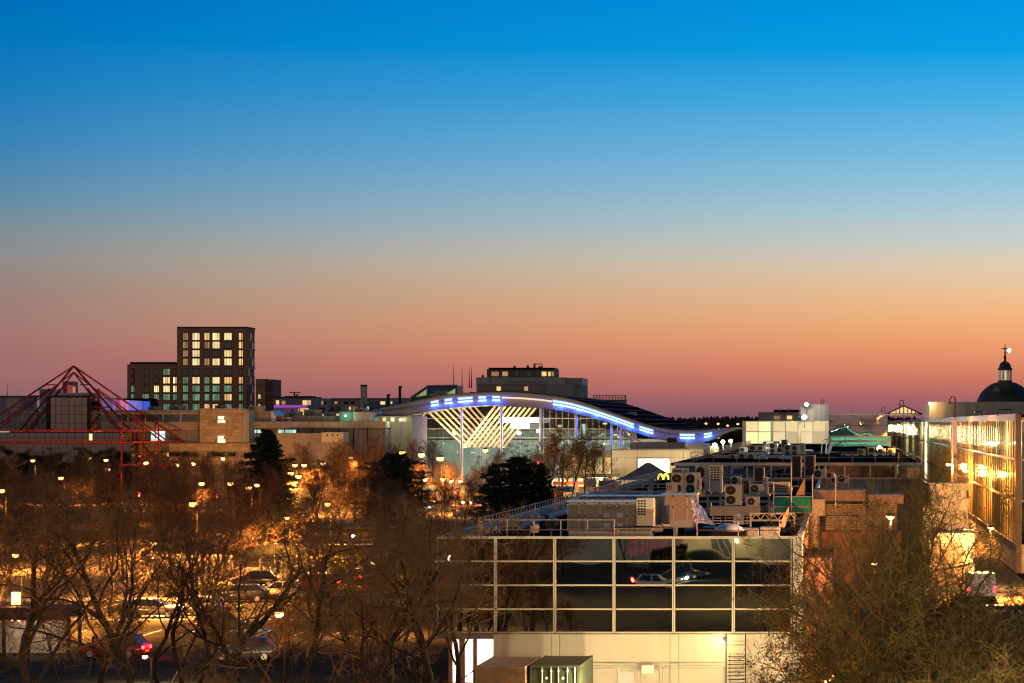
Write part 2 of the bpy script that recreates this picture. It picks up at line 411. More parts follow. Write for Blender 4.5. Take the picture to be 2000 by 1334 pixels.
# ================================================================ front block: mirror glazing over a cream wall
Y0 = 150.0
ZR = wz(1047.5, Y0); ZG = wz(1236, Y0); XL, XR = wx(853, Y0), wx(1567, Y0)
fb = thing('glazed_block', 'flat-roofed block with dark mirror panes over a lit cream wall', 'building', ((XL + XR) / 2, Y0, 0))
MB().box(XL + .05, XR - .02, Y0 + .35, 305, ZG - .35, ZR - .25).obj('core', M_dark, fb)
MB().box(XL, XR, Y0 + .3, 305, ZR - .26, ZR - .22).obj('roof_sheet', M_dark, fb)
b = MB(); b.box(XL, XR, Y0 - .06, Y0 + .32, ZR - .13, ZR); b.box(XR - .3, XR, Y0 + .32, 305, ZR - .3, ZR); b.box(XL, XL + .3, Y0 + .32, 305, ZR - .3, ZR)
b.obj('parapet', M_frame, fb)
cols_ = [853, 967.6, 1083.3, 1199.2, 1315.8, 1432.3, 1547]
rows_ = [1050.5, 1096.3, 1143, 1189.8, 1235.5]
for i in range(6):
    x0, x1 = wx(cols_[i], Y0), wx(cols_[i + 1], Y0)
    for s, xx in ((1, x0), (-1, x1)):
        ubox(fb, 'mullion', M_frame, xx + s * .012, xx + s * .078, Y0 - .05, Y0 + .2, ZG - .02, ZR - .134)
    for j in range(4):
        z1, z0 = wz(rows_[j], Y0), wz(rows_[j + 1], Y0)
        ubox(fb, 'pane', M_tint, x0 + .1, x1 - .1, Y0 + .07, Y0 + .12, z0 + .02, z1 - .02)
        ubox(fb, 'transom', M_frame, x0 + .098, x1 - .098, Y0 - .03, Y0 + .18, z0 - .042, z0 + .042)
b = MB(); b.box(wx(1548.5, Y0), XR, Y0 - .055, Y0 + .4, 0, ZR - .135); b.obj('corner_pier', M_cream, fb)
# side wall towards the service lane
ubox(fb, 'side_wall', mat('service_brick', (0.30, 0.16, 0.10), 0.85, var=0.25, scale=1.2, bump=.2), XR - .35, XR - .02, Y0 + .42, 305, 0, ZR - .32)
# cream lower wall in separate panels with open joints
zt = ZG - .08
px_j = [963, 1077.5, 1093.2, 1308.5, 1325.8, 1416, 1548]
for i in range(6):
    ubox(fb, 'wall_panel', M_cream, wx(px_j[i], Y0) + .012, wx(px_j[i + 1], Y0) - .012, Y0 + .02, Y0 + .3, 1.72, zt)
    ubox(fb, 'wall_panel', M_cream, wx(px_j[i], Y0) + .012, wx(px_j[i + 1], Y0) - .012, Y0 + .02, Y0 + .3, 0, 1.70)
ubox(fb, 'back_board', M_black, wx(963, Y0) + .02, wx(1548, Y0), Y0 + .3, Y0 + .34, 0, ZG - .1)
# recessed, brightly lit entrance bay at the end of the block
ubox(fb, 'soffit', M_conc_d, XL, wx(963, Y0), Y0 + .05, Y0 + 5.5, ZG - .34, ZG - .08)
ubox(fb, 'rear_wall', M_white, XL, wx(963, Y0), Y0 + 5.5, Y0 + 5.7, 0, ZG - .34)
ubox(fb, 'side_return', M_white, wx(963, Y0) - .02, wx(963, Y0) + .01, Y0 + .34, Y0 + 5.5, 0, ZG - .34)
M_terra = mat('terracotta_pillar', (0.33, 0.17, 0.11), 0.8, var=0.2, scale=2)
for xa, xb in ((873, 880), (894, 904.5), (921, 928)):
    ubox(fb, 'pillar', M_terra, wx(xa, Y0), wx(xb, Y0), Y0 + .6, Y0 + .95, 0, ZG - .34)
for xa, xb in ((883, 893), (905.5, 920), (929.5, 961)):
    ubox(fb, 'lit_window', mat('lit_shopfront', (0.8, 0.8, 0.75), var=0, emis=(1.0, 0.95, 0.80), estr=2.2), wx(xa, Y0 + 5.4), wx(xb, Y0 + 5.4), Y0 + 5.36, Y0 + 5.44, .5, ZG - .5)
lamp('ceiling_lamp', (wx(935, Y0), Y0 + 3, ZG - .6), WHITE, 500, .5, fb)
lamp('ceiling_lamp', (wx(890, Y0), Y0 + 3, ZG - .6), WHITE, 350, .5, fb)
# side handrail by the entrance steps
t = thing('ramp_handrail', 'bent black handrail rising beside the pale shipping container', 'handrail', (wx(917, 148), 148, 0))
b = MB(); b.tube([w(893, 1334, 148), w(917, 1315, 147), w(931, 1306, 146.4)], .03); b.obj('rail', M_black, t)
b = MB()
for px, py in ((912, 1319), (927, 1309)): b.bar((wx(px, 147), 147, 0), w(px, py, 147), .025)
b.obj('post', M_black, t)
# door and signs on the cream wall
tag(MB().bbox(wx(1206, 149.9), wx(1239, 149.9), 149.85, Y0 + .01, 0.02, wz(1310, Y0)).obj('white_door', M_white), 'plain white door at the foot of the cream wall', 'door')
tag(MB().bbox(wx(1253, 148.6), wx(1277, 148.6), 148.56, 148.6, wz(1315, 148.6), wz(1299, 148.6)).obj('notice_board', M_white), 'white notice hung on the wire fence panel', 'sign')
for px, nm in ((1218, 'small green-white notice clipped on the fence rail'), (1317.5, 'small pale notice clipped to the far fence panel')):
    tag(MB().bbox(wx(px - 5, 148.6), wx(px + 5, 148.6), 148.55, 148.6, wz(1303, 148.6), wz(1299, 148.6), .005).obj('notice', mat('green_white_notice', (0.3, 0.55, 0.42), .5, var=.4, scale=8)), nm, 'notice')
M_mesh = mat('fence_wire', (0.5, 0.48, 0.42), 0.4, 0.5, var=0)
for (xa, xb), lb in (((1146, 1244), 'wire mesh fence panel beside the dark green container'), ((1250, 1288), 'narrow wire mesh fence panel carrying the white notice'), ((1294, 1413), 'wire mesh fence panel next to the outside stair')):
    yy = 148.7; t = thing('mesh_fence_panel', lb, 'fence panel', (wx(xa, yy), yy, 0), 'wire fence panels before the cream wall')
    zt_ = wz(1300, yy); x0, x1 = wx(xa, yy), wx(xb, yy)
    b = MB(); b.tube([(x0, yy, .1), (x0, yy, zt_ - .15), (x0 + .12, yy, zt_), (x1 - .12, yy, zt_), (x1, yy, zt_ - .15), (x1, yy, .1)], .021); b.obj('frame', M_mesh, t)
    b = MB(); n = int((x1 - x0) / .15)
    for k in range(1, n): b.bar((x0 + k * (x1 - x0) / n, yy, .12), (x0 + k * (x1 - x0) / n, yy, zt_ - .05), .003, n=3, cap=False)
    for k in range(8): b.bar((x0, yy, .2 + k * .22), (x1, yy, .2 + k * .22), .003, n=3, cap=False)
    b.obj('mesh', M_mesh, t)['kind'] = 'stuff'
# black outside stair
t = thing('outside_stair', 'black steel outside stair beside the lit cream wall', 'staircase', (wx(1437, 149), 149, 0))
xa, xb = wx(1418, 149), wx(1456, 149)
for k in range(12): ubox(t, 'tread', M_black, xa + .08, xb - .05, 149.1 - .04, 149.1 + .22, .15 + k * .2, .19 + k * .2)
for xx in (xa, xb):
    b = MB(); b.beam((xx, 149.0, .1), (xx, 149.3, 3.6), .06, .08); b.obj('post', M_black, t)
b = MB(); b.beam((xa, 149.05, 3.58), (xb, 149.05, 3.58), .05, .05); b.beam((xa, 149.05, 3.0), (xb, 149.05, 3.0), .04, .04); b.beam((xa + .2, 149.0, 2.6), (xa + .2, 149.0, .2), .03, .03)
b.obj('handrail', M_black, t)
t = thing('wall_floodlight', 'glaring floodlight on a bracket at the corner of the cream wall', 'lamp', w(1410, 1253, 149.7))
b = MB(); b.lathe(tuple(w(1410, 1253, 149.6)), [(.02, -.09), (.09, -.06), (.12, 0), (.09, .06), (.02, .09)], 12); b.obj('lens', M_ylw, t)
b = MB(); p = w(1412, 1250, 149.8); b.bbox(p.x - .02, p.x + .16, 149.78, 150.02, p.z - .05, p.z + .12); b.obj('bracket', M_black, t)
lamp('floodlight', w(1408, 1253, 149.0), WARM, 90, .12, t)

# unseen lamp columns added below the picture to light the cream wall and trees
def column_lamp(name, lb, x, y, h, col, power, glow, head=.28, arm=0.0, grp=None, pole_r=.07):
    t = thing(name, lb, 'lamp', (x, y, 0), grp)
    b = MB(); b.tube([(x, y, 0), (x, y, 1.0), (x, y, h - .2)], [pole_r * 1.3, pole_r, pole_r * .7], 8)
    if arm: b.tube([(x, y, h - .25), (x + arm * .3, y, h + .02), (x + arm, y, h + .06)], pole_r * .6, 6)
    b.obj('post', M_black, t)
    b = MB(); b.lathe((x + arm, y, h), [(.02, head * .55), (head * .7, head * .45), (head, 0.02), (head * .98, 0)], 12); b.obj('hood', M_black, t)
    b = MB(); b.lathe((x + arm, y, h), [(head * .9, 0.0), (head * .85, -head * .3), (head * .45, -head * .58), (.02, -head * .66)][::-1], 12); b.obj('lens', glow, t)
    lamp('lamp_light', (x + arm, y, h - head * .75), col, power * 5, head * .5, t)
    return t
column_lamp('added_fill_lamp', 'added unseen lamp column at the near side of the thicket', 4.5, 72, 7.6, (1, .70, .27), 10500, M_ylw)
column_lamp('added_fill_lamp', 'added unseen lamp column farther along the near side of the thicket', 9.5, 86, 6.4, (1, .70, .28), 2600, M_ylw)
column_lamp('added_fill_lamp', 'added unseen lamp column at the near side of the car park trees', -37.0, 72, 7.6, (1, .52, .16), 9000, M_ylw)
column_lamp('added_fill_lamp', 'added unseen lamp column deeper among the car park trees', -46.0, 98, 5.4, (1, .46, .13), 2600, M_ylw)
column_lamp('added_fill_lamp', 'added unseen lamp column beside the car park trees by the yard', -27.5, 100, 5.2, (1, .54, .18), 1800, M_ylw)

# the building the view is taken from: its lit entrance shows in the mirror panes
eb = thing('entrance_building', 'cream building with a lit glazed entrance mirrored in the panes', 'building', (-12, -9, 0))
MB().box(-60, 40, -14, -9, 0, 13.2).obj('wall', M_cream, eb)
MB().box(-60, 40, -9, -8.6, 2.9, 3.3).obj('canopy', M_conc, eb)
for k in range(3):
    ubox(eb, 'glazed_door', lit_pane('entrance_glass', (0.25, 0.5, 0.42), .16, var=.6), -13.7 + k * .8, -13.0 + k * .8, -8.98, -8.9, .1, 2.3)
    ubox(eb, 'door_frame', M_frame, -12.98 + k * .8, -12.88 + k * .8, -9, -8.85, .05, 2.4)
for k in range(11): ubox(eb, 'pink_lit_bar', mat('pink_glow', (.5, .2, .3), var=.6, scale=1.2, emis=(1, .2, .35), estr=.3, light=False), -22.6 + k * .42, -22.5 + k * .42, -8.95, -8.85, .7 + .1 * (k % 3), 2.4)
lamp('entrance_lamp', (-14.9, -8.0, 2.5), WARM, 1300, .2, eb)
lamp('entrance_lamp', (-10.5, -8.0, 2.5), WARM, 500, .2, eb)
# ================================================================ roof plant of the front block
ZRf = ZR - .2                                        # roof surface
def rY(py, z=ZRf): return gY(py, z)
def railing(lb, pts, h, step, m=None, grp=None, r=.028, mids=(.5,), zb=None):
    """pts: polyline on the roof; every post is a part"""
    m = m or M_rail
    t = thing('roof_railing', lb, 'railing', pts[0], grp)
    b = MB()
    for i in range(len(pts) - 1):
        p, q = Vector(pts[i]), Vector(pts[i + 1])
        for f in (1.0,) + tuple(mids): b.bar(p + Vector((0, 0, h * f)), q + Vector((0, 0, h * f)), r)
    b.obj('rail', m, t)
    for i in range(len(pts) - 1):
        p, q = Vector(pts[i]), Vector(pts[i + 1]); n = max(1, round((q - p).length / step))
        pm = MB().bar((0, 0, 0), (0, 0, 1), r * 1.15); me = bpy.data.meshes.new('post'); me.from_pydata(pm.v, [], pm.f); me.materials.append(m)
        for k in range(n + (1 if i == len(pts) - 2 else 0)):
            c = p + (q - p) * (k / n); piece(t, 'post', me, c, (1, 1, h))
    return t
M_rail = mat('painted_rail', (0.42, 0.33, 0.27), 0.5, 0.2, var=0.2, scale=2)
XE = wx(932, Y0)
railing('long roof railing running back along the edge above the conifers', [(XE, Y0 + .6, ZRf), (XE, 304, ZRf)], 1.12, 1.55, mids=(.52,), grp='roof railings')
railing('front roof railing before the big air handling unit', [(XE + .1, Y0 + .55, ZRf), (wx(1198, Y0), Y0 + .55, ZRf)], 1.05, 1.53, grp='roof railings')
railing('front roof railing before the low ducts and skylight', [(wx(1360, Y0), Y0 + .55, ZRf), (wx(1522, Y0), Y0 + .55, ZRf)], 1.0, 1.95, grp='roof railings')
# kerb wall on the far side of the roof edge
tag(MB().box(XE - .9, XE - .6, Y0 + 1, 304, ZRf, ZRf + .28).obj('roof_kerb', M_conc_d), 'low grey kerb along the roof edge beside the long railing', 'kerb')

M_ahu = mat('taupe_panel', (0.30, 0.25, 0.19), 0.5, 0.0, var=0.1, scale=1.5, streak=0.2)
M_ahut = mat('glossy_roof_sheet', (0.40, 0.46, 0.5), 0.25, 0.3, var=0.1, scale=1)
def ahu(lb, x0, x1, y0, y1, Y, d, joints, louv=(), doors=True, endpanel=True):
    """air handling unit: panels between posts, blue-reflecting lid"""
    t = thing('air_handling_unit', lb, 'ventilation unit', (wx(x0, Y), Y, ZRf), 'air handling units on the roof')
    X0, X1 = wx(x0, Y), wx(x1, Y); zt = wz(y0, Y); zb = max(ZRf + .25, wz(y1, Y))
    MB().box(X0 + .03, X1 - .03, Y + .03, Y + d - .03, zb, zt - .06).obj('casing', M_ahu, t)
    MB().box(X0 + .05, X1 - .05, Y + .1, Y + d - .1, ZRf, zb).obj('base_frame', M_steel, t)
    n = max(1, len(joints) - 1)
    b = MB(); b.box(X0 - .04, X1 + .04, Y - .06, Y + d + .05, zt - .06, zt); b.obj('lid', M_ahut, t)
    for k in range(1, 5): ubox(t, 'lid_seam', M_grey, X0 + (X1 - X0) * k / 5, X0 + (X1 - X0) * k / 5 + .02, Y - .062, Y + d, zt, zt + .012)
    for i in range(len(joints) - 1):
        a, c = wx(joints[i], Y), wx(joints[i + 1], Y)
        ubox(t, 'panel', M_ahu, a + .03, c - .03, Y - .02, Y + .03, zb + .03, zt - .1)
        ubox(t, 'post', M_beige2, a - .025, a + .025, Y - .035, Y + .03, zb, zt - .07)
        for zz in (zt - .14, (zt + zb) / 2): ubox(t, 'hinge', M_black, a - .05, a + .05, Y - .055, Y - .036, zz - .04, zz + .04)
    ubox(t, 'end_panel', M_ahu, X1 - .03, X1 + .015, Y, Y + d, zb + .02, zt - .08)
    for (lx, ly) in louv:
        p = w(lx, ly, Y)
        for k in range(6): ubox(t, 'louvre_slot', M_white, p.x - .16 + k * .055, p.x - .125 + k * .055, Y - .035, Y - .015, p.z - .12, p.z + .12)
    return t
YA = 152.6
a1 = ahu('long taupe air handling unit with blue-shining lid and ventilation slots', 1108.5, 1274, 978, 1037, YA, 2.4, [1109, 1131, 1143, 1172, 1224, 1245, 1274], louv=[(1185, 1006), (1211, 1006), (1185, 1026), (1211, 1026)])
for px in (1190, 1205.5):
    p = w(px, 989.5, YA); b = MB(); b.lathe((p.x, YA - .14, p.z), [(.10, 0), (.13, .06), (.13, .12)], 12, 'y'); b.obj('vent_spout', M_grey, a1)
YB = 160.5
ahu('second taupe air handling unit behind the long one', 1132, 1292, 968.5, 1020, YB, 2.6, [1133, 1152, 1190, 1242, 1291])
YC = 168
ahu('grey air handling unit half wrapped in torn plastic sheet', 1292, 1360, 964.5, 1015, YC, 2.6, [1293, 1315, 1342, 1359])
# torn plastic sheeting
r = random.Random(3)
b = MB(); n = 14; pts = []
for i in range(n + 1):
    for j in range(n + 1):
        u, v = i / n, j / n
        px = 1355 + 40 * v - 6 * u * (1 - v) + r.uniform(-2, 2); py = 968 + 58 * v + u * 4 - 10 * u * v; Yp = 165.5 - 9 * u - 3 * v + r.uniform(-.5, .5)
        pts.append(w(px - 40 * u * v, py, Yp))
b.add(pts, [(i*(n+1)+j, i*(n+1)+j+1, (i+1)*(n+1)+j+1, (i+1)*(n+1)+j) for i in range(n) for j in range(n)])
o = b.obj('plastic_sheet', mat('plastic_film', (0.24, 0.21, 0.22), 0.35, 0.0, var=0.5, scale=2.5, bump=.6), smooth=False)
sm = o.modifiers.new('thick', 'SOLIDIFY'); sm.thickness = .01
tag(o, 'crumpled pale plastic sheet hanging off the grey unit', 'sheet')

# condenser units
def fan_unit(name, lb, w_, d_, h_, fans, grp='condenser units on the roofs', m=None):
    """origin at base centre front"""
    t = thing(name, lb, 'condenser', (0, 0, 0), grp)
    MB().bbox(-w_/2, w_/2, 0, d_, .06, h_, .03).obj('casing', m or M_beige2, t)
    b = MB(); b.box(-w_/2 + .06, -w_/2 + .14, .03, d_ - .03, 0, .06); b.box(w_/2 - .14, w_/2 - .06, .03, d_ - .03, 0, .06); b.obj('feet', M_black, t)
    for (fx, fz, fr) in fans:
        b = MB(); b.lathe((fx, -.03, fz), [(fr + .03, .03), (fr + .03, 0), (fr, 0), (fr, .02)], 20, 'y'); g = b.obj('fan_ring', m or M_beige2, t)
        b = MB(); b.lathe((fx, -.012, fz), [(fr - .005, .014), (fr - .005, 0), (.01, -.008)][::-1], 20, 'y'); b.obj('fan_grille', M_grille, t)
        b = MB(); b.lathe((fx, -.03, fz), [(.06, .02), (.05, 0)], 10, 'y'); b.obj('hub', M_grey, t)
    return t
def louvre_unit(name, lb, w_, d_, h_, nx, nz, fx=.5, fz=.55, grp='condenser units on the roofs'):
    t = thing(name, lb, 'condenser', (0, 0, 0), grp)
    MB().bbox(-w_/2, w_/2, 0, d_, .06, h_, .03).obj('casing', M_beige2, t)
    b = MB(); b.box(-w_/2 + .05, -w_/2 + .12, .03, d_ - .03, 0, .06); b.box(w_/2 - .12, w_/2 - .05, .03, d_ - .03, 0, .06); b.obj('feet', M_black, t)
    gw, gh = w_ * fx, h_ * fz
    b = MB()
    for i in range(nx):
        for j in range(nz):
            x = -w_*.42 + i * gw / nx; z = h_*.95 - gh + j * gh / nz
            b.box(x, x + gw / nx * .7, -.012, .005, z, z + gh / nz * .68)
    b.obj('grille', M_grille, t)
    return t
proto = {
 'two': fan_unit('condenser_unit', 'x', 1.0, .38, 1.45, [(-.16, 1.06, .30), (-.16, .40, .30)]),
 'one': fan_unit('condenser_unit', 'x', .92, .36, .72, [(-.15, .38, .26)]),
 'tall': louvre_unit('condenser_unit', 'x', 1.0, .75, 1.6, 3, 6),
 'grid': louvre_unit('condenser_unit', 'x', .98, .8, 1.75, 3, 6, .75, .5),
 'dark': fan_unit('condenser_unit', 'x', 1.2, .9, 2.0, [], m=M_beige),
}
MB().box(-.42, .42, -.02, 0, .15, 1.9).obj('intake', M_grille, proto['dark'])
used = set()
def place(kind, px, pyb, lb, Yd=None, z=ZRf, rz=0, s=1.0):
    """condenser with its foot at photo row pyb"""
    Y = Yd or gY(pyb, z)
    loc = (wx(px, Y), Y, wz(pyb, Y) if Yd else z)
    o = proto[kind]
    if kind in used: return copy_tree(o, None, loc, rz, s, lb)
    used.add(kind); o.location = loc; o.rotation_euler = (0, 0, rz); o.scale = (s if isinstance(s, tuple) else (s,)*3); o['label'] = lb; return o
place('tall', 1260, 1029, 'white condenser with gridded front against the long air unit', Yd=152.2, s=(.95, .6, .97))
place('tall', 1300.5, 1029, 'slim white condenser standing past the end of the long unit', Yd=158.5, s=(.4, .6, .75))
# upper frame of orange-lit condensers, standing on a steel deck
deckY = 196.0
t = thing('plant_deck', 'rust-lit steel deck carrying the upper row of condensers', 'platform', (wx(1390, deckY), deckY, ZRf))
zd = wz(966, deckY)
MB().box(wx(1325, deckY), wx(1503, deckY), deckY, deckY + 2.4, zd - .14, zd).obj('deck', M_beige, t)
for px in (1330, 1380, 1405, 1455, 1500): ubox(t, 'leg', M_beige, wx(px, deckY), wx(px + 4, deckY), deckY + .1, deckY + .25, ZRf, zd - .14)
MB().box(wx(1387, 190), wx(1484, 190), 189.6, 191.2, ZRf, wz(988.5, 190)).obj('kerb_beam', M_beige, t)
place('tall', 1329, 961, 'broad beige condenser at the end of the steel deck', Yd=201, s=(1.15, 1, 1.05))
place('two', 1326.5, 966, 'twin-fan condenser half hidden behind the blue-lidded unit', Yd=197.5, s=(1.15, 1, 1.05))
place('two', 1353, 968, 'beige twin-fan condenser with round dark grilles', Yd=197, s=(1.05, 1, 1.1))
place('two', 1372, 962, 'tall beige fan condenser behind the twin-fan one', Yd=202, s=(1.0, 1, 1.35))
place('grid', 1398.5, 964, 'tall beige condenser with a black square grid', Yd=198, s=(.9, 1, 1.15))
place('tall', 1365, 969, 'narrow white condenser seen edge on beside the deck', Yd=194, s=(.32, 1, .75))
place('tall', 1312, 968, 'white ribbed casing at the foot of the condensers', Yd=192, s=(.75, .6, .55))
place('two', 1432.5, 988, 'large twin-fan condenser standing on the roof before the deck', Yd=190, s=(1.15, 1.1, .98))
place('one', 1438, 949, 'small single-fan condenser peeping above the twin-fan one', Yd=205, s=(.85, 1, 1))
place('dark', 1457.5, 966, 'narrow louvred cabinet on the steel deck', Yd=198, s=(.4, .7, .52))
place('one', 1478, 965, 'grey-grilled single-fan condenser at the deck end', Yd=197, s=(1.1, 1, 1.0))
place('one', 1471, 990, 'low single-fan condenser under the deck end', Yd=190, s=(.95, 1, .95))
place('tall', 1495, 965, 'slim orange-lit cabinet at the corner of the deck', Yd=197.5, s=(.36, .8, .75))
place('dark', 1482, 942, 'black-fronted cabinet behind the teal netting', Yd=228, s=(.75, 1, .62))
place('dark', 1555, 935, 'big black-fronted cooling cabinet, nearer of the pair by the pole', Yd=230, s=(.75, 1, .95))
place('dark', 1581, 932, 'big black-fronted cooling cabinet, second of the pair by the pole', Yd=236, s=(.8, 1, .92))
place('one', 1601, 936, 'single-fan condenser next to the black cabinets', Yd=232, s=(1.1, 1, 1.15))
place('one', 1622, 937, 'dark grilled condenser with a red light on top', Yd=234, s=(.7, 1, .9))
place('one', 1647, 945, 'single-fan condenser behind the short railing', Yd=228, s=(1.0, 1, 1.0))
place('one', 1630, 945, 'small condenser behind the short railing', Yd=229, s=(.7, 1, .75))
# ducts, skylight, boxes near the front edge
M_duct = mat('duct_metal', (0.40, 0.40, 0.40), 0.6, 0.3, var=0.2, scale=2)
t = thing('ventilation_duct', 'round metal duct lying slantwise on the roof', 'duct', w(1060, 1015, 158))
b = MB(); b.tube([w(1015, 1030, 155), w(1056, 1014, 158), w(1106, 999, 165)], .16, 10); b.obj('pipe', M_duct, t)
b = MB(); b.tube([w(1062, 1012, 158.6), w(1067, 1010, 159)], .2, 10); b.obj('joint_collar', M_black, t)
t = thing('exhaust_cowl', 'black-mouthed exhaust cowl by the end of the duct', 'cowl', (wx(1078, 154), 154, ZRf))
b = MB(); b.lathe((wx(1078, 154), 153.5, wz(1022, 154)), [(.30, 0), (.33, .1), (.36, .9)], 14, 'y'); b.obj('casing', M_grey, t)
b = MB(); b.lathe((wx(1078, 154), 153.44, wz(1022, 154)), [(.27, 0), (.27, .05)], 14, 'y'); b.obj('mouth', M_grille, t)
b = MB(); b.bar((wx(1077, 154), 154, ZRf), (wx(1077, 154), 154, wz(1030, 154)), .05); b.obj('stand', M_steel, t)
tag(MB().bbox(wx(990, 153), wx(1007, 153), 153, 153.7, wz(1030, 153), wz(1019, 153), .01).obj('junction_box', M_grey), 'small grey box on the roof behind the front railing', 'box')
tag(MB().bbox(wx(1033, 160), wx(1050, 160), 160, 161, ZRf, wz(1003, 160), .12).obj('roof_cowl', M_beige), 'rounded beige cowl near the long roof railing', 'cowl')
t = thing('pipe_rack', 'low pipe rack along the roof edge past the long unit', 'pipe', (wx(1230, 151.4), 151.4, ZRf))
b = MB(); b.beam((wx(1200, 151.4), 151.4, wz(1032, 151.4)), (wx(1322, 151.4), 151.4, wz(1031, 151.4)), .12, .05); b.obj('tray', M_frame, t)
for px in (1204, 1319): ubox(t, 'support', M_frame, wx(px, 151.4) - .1, wx(px, 151.4) + .1, 151.3, 151.5, ZRf, wz(1032.5, 151.4))
b = MB(); b.tube([w(1200, 1030, 151.5), w(1260, 1029.5, 151.5), w(1318, 1030, 151.5)], .03); b.obj('pipe', M_black, t)
for px, lb, sw in ((1424, 'domed rooflight showing blue behind the front railing', .85),):
    p = w(px, 1046, 153.5); b = MB(); b.lathe((p.x, 153.5, ZRf + .35), [(sw, 0), (sw*.97, .08), (sw*.85, .2), (sw*.6, .3), (.3, .36), (.02, .38)], 20)
    t = thing('rooflight', lb, 'rooflight', (p.x, 153.5, ZRf)); b.obj('dome', mat('acrylic_dome', (0.35, 0.42, 0.5), .12, 0, var=.1, scale=1, spec=.8), t, True)
    MB().box(p.x - .95, p.x + .95, 152.6, 154.4, ZRf, ZRf + .36).obj('upstand', M_dark, t)
for (xa, xb, ya, lb) in ((1370, 1396, 1030, 'dark low plant box behind the front railing'), (1335, 1360, 1034, 'low black box beside the plastic sheet'), (1448, 1482, 1032, 'grey low duct box behind the front railing'), (1484, 1520, 1030, 'grey long duct box near the roof corner')):
    tag(MB().bbox(wx(xa, 154.5), wx(xb, 154.5), 154.5, 156.5, ZRf, wz(ya, 154.5), .03).obj('plant_box', M_grey if 'grey' in lb else M_black), lb, 'plant box')
# clutter of frames in the middle of the roof
t = thing('pipe_stand', 'open frame of thin uprights with pipes in the middle of the roof', 'frame', (wx(1420, 172), 172, ZRf))
r = random.Random(5)
for px in (1392, 1407, 1417, 1440, 1447, 1459): 
    b = MB(); b.bar((wx(px, 172), 172 + r.uniform(-1, 1), ZRf), w(px, 1003 + r.uniform(-2, 4), 172), .025); b.obj('upright', M_rail, t)
b = MB(); b.bar(w(1390, 1012, 172), w(1462, 1011, 172), .03); b.bar(w(1390, 1023, 172), w(1462, 1022, 172), .03); b.obj('crossbar', M_rail, t)
tag(MB().bbox(wx(1432, 173), wx(1452, 173), 173, 174.2, ZRf, wz(1003, 173)).obj('plant_box', M_steel), 'pale metal box inside the open pipe frame', 'plant box')
t = thing('lattice_beam', 'lattice girder lying across the roof toward the leaning board', 'girder', (wx(1500, 168), 168, ZRf))
b = MB()
for z_ in (1003, 1016): b.beam(w(1466, z_, 168), w(1552, z_, 168), .06, .08)
for px in (1466, 1552): b.beam((wx(px, 168), 168, ZRf), w(px, 1002, 168), .1, .1)
for k in range(5): b.beam(w(1468 + k * 17, 1015, 168), w(1477 + k * 17, 1004, 168), .04, .04); b.beam(w(1477 + k * 17, 1004, 168), w(1485 + k * 17, 1015, 168), .04, .04)
b.obj('girder', M_beige, t)
M_board = mat('plywood_board', (0.45, 0.28, 0.17), 0.8, var=0.2, scale=1)
for (pts, Yd, lb) in (([(1523, 1030), (1528, 1012), (1540, 990), (1541, 1000), (1533, 1030)], 160, 'tilted board leaning above the front corner of the roof'), ([(1554, 968), (1570, 936), (1572, 938), (1571, 967)], 190, 'tilted triangular board above the teal netting')):
    b = MB(); b.prism([(wx(x, Yd), wz(y, Yd)) for x, y in pts], Yd, Yd + .06); tag(b.obj('leaning_board', M_board), lb, 'board')
# scaffold with teal netting
M_teal = mat('teal_netting', (0.01, 0.21, 0.19), 0.7, var=0.35, scale=1.2)
t = thing('scaffold', 'scaffold poles with teal debris netting at the roof edge', 'scaffold', (wx(1560, 186), 186, ZRf - 4))
for px, ya, yb in ((1511, 943, 1005), (1545.5, 903, 1002), (1587, 926, 1000), (1632, 926, 1000)):
    b = MB(); b.bar(w(px, yb, 186), w(px, ya, 186), .045); b.obj('pole', M_steel, t)
for ya in (970, 990, 1001):
    b = MB(); b.bar(w(1511, ya, 186.1), w(1587, ya, 186.1), .035); b.obj('ledger', M_steel, t)
for xa, xb in ((1512.5, 1544.5), (1547, 1586)):
    n = 8; b = MB(); rr = random.Random(int(xa)); pts = []
    for i in range(n + 1):
        for j in range(5): pts.append(w(xa + (xb - xa) * i / n, 970.5 + (1000 - 970.5) * j / 4, 186.15) + Vector((0, rr.uniform(-.05, .12), 0)))
    b.add(pts, [(i*5+j, (i+1)*5+j, (i+1)*5+j+1, i*5+j+1) for i in range(n) for j in range(4)]); o = b.obj('netting', M_teal, t)
    o.modifiers.new('t', 'SOLIDIFY').thickness = .008
    ubox(t, 'toe_board', M_board, wx(xa, 186.3), wx(xb, 186.3), 186.25, 186.3, wz(1003, 186.3), wz(994, 186.3))
tag(MB().bbox(wx(1588, 190), wx(1611, 190), 190, 192, ZRf, wz(975, 190)).obj('pale_plant_box', M_beige2), 'pale plant box right of the teal netting', 'plant box')
railing('short rust-lit railing behind the teal netting', [(wx(1572, 205), 205, ZRf), (wx(1657, 205), 205, ZRf)], wz(933.5, 205) - ZRf, 1.3, grp='roof railings')
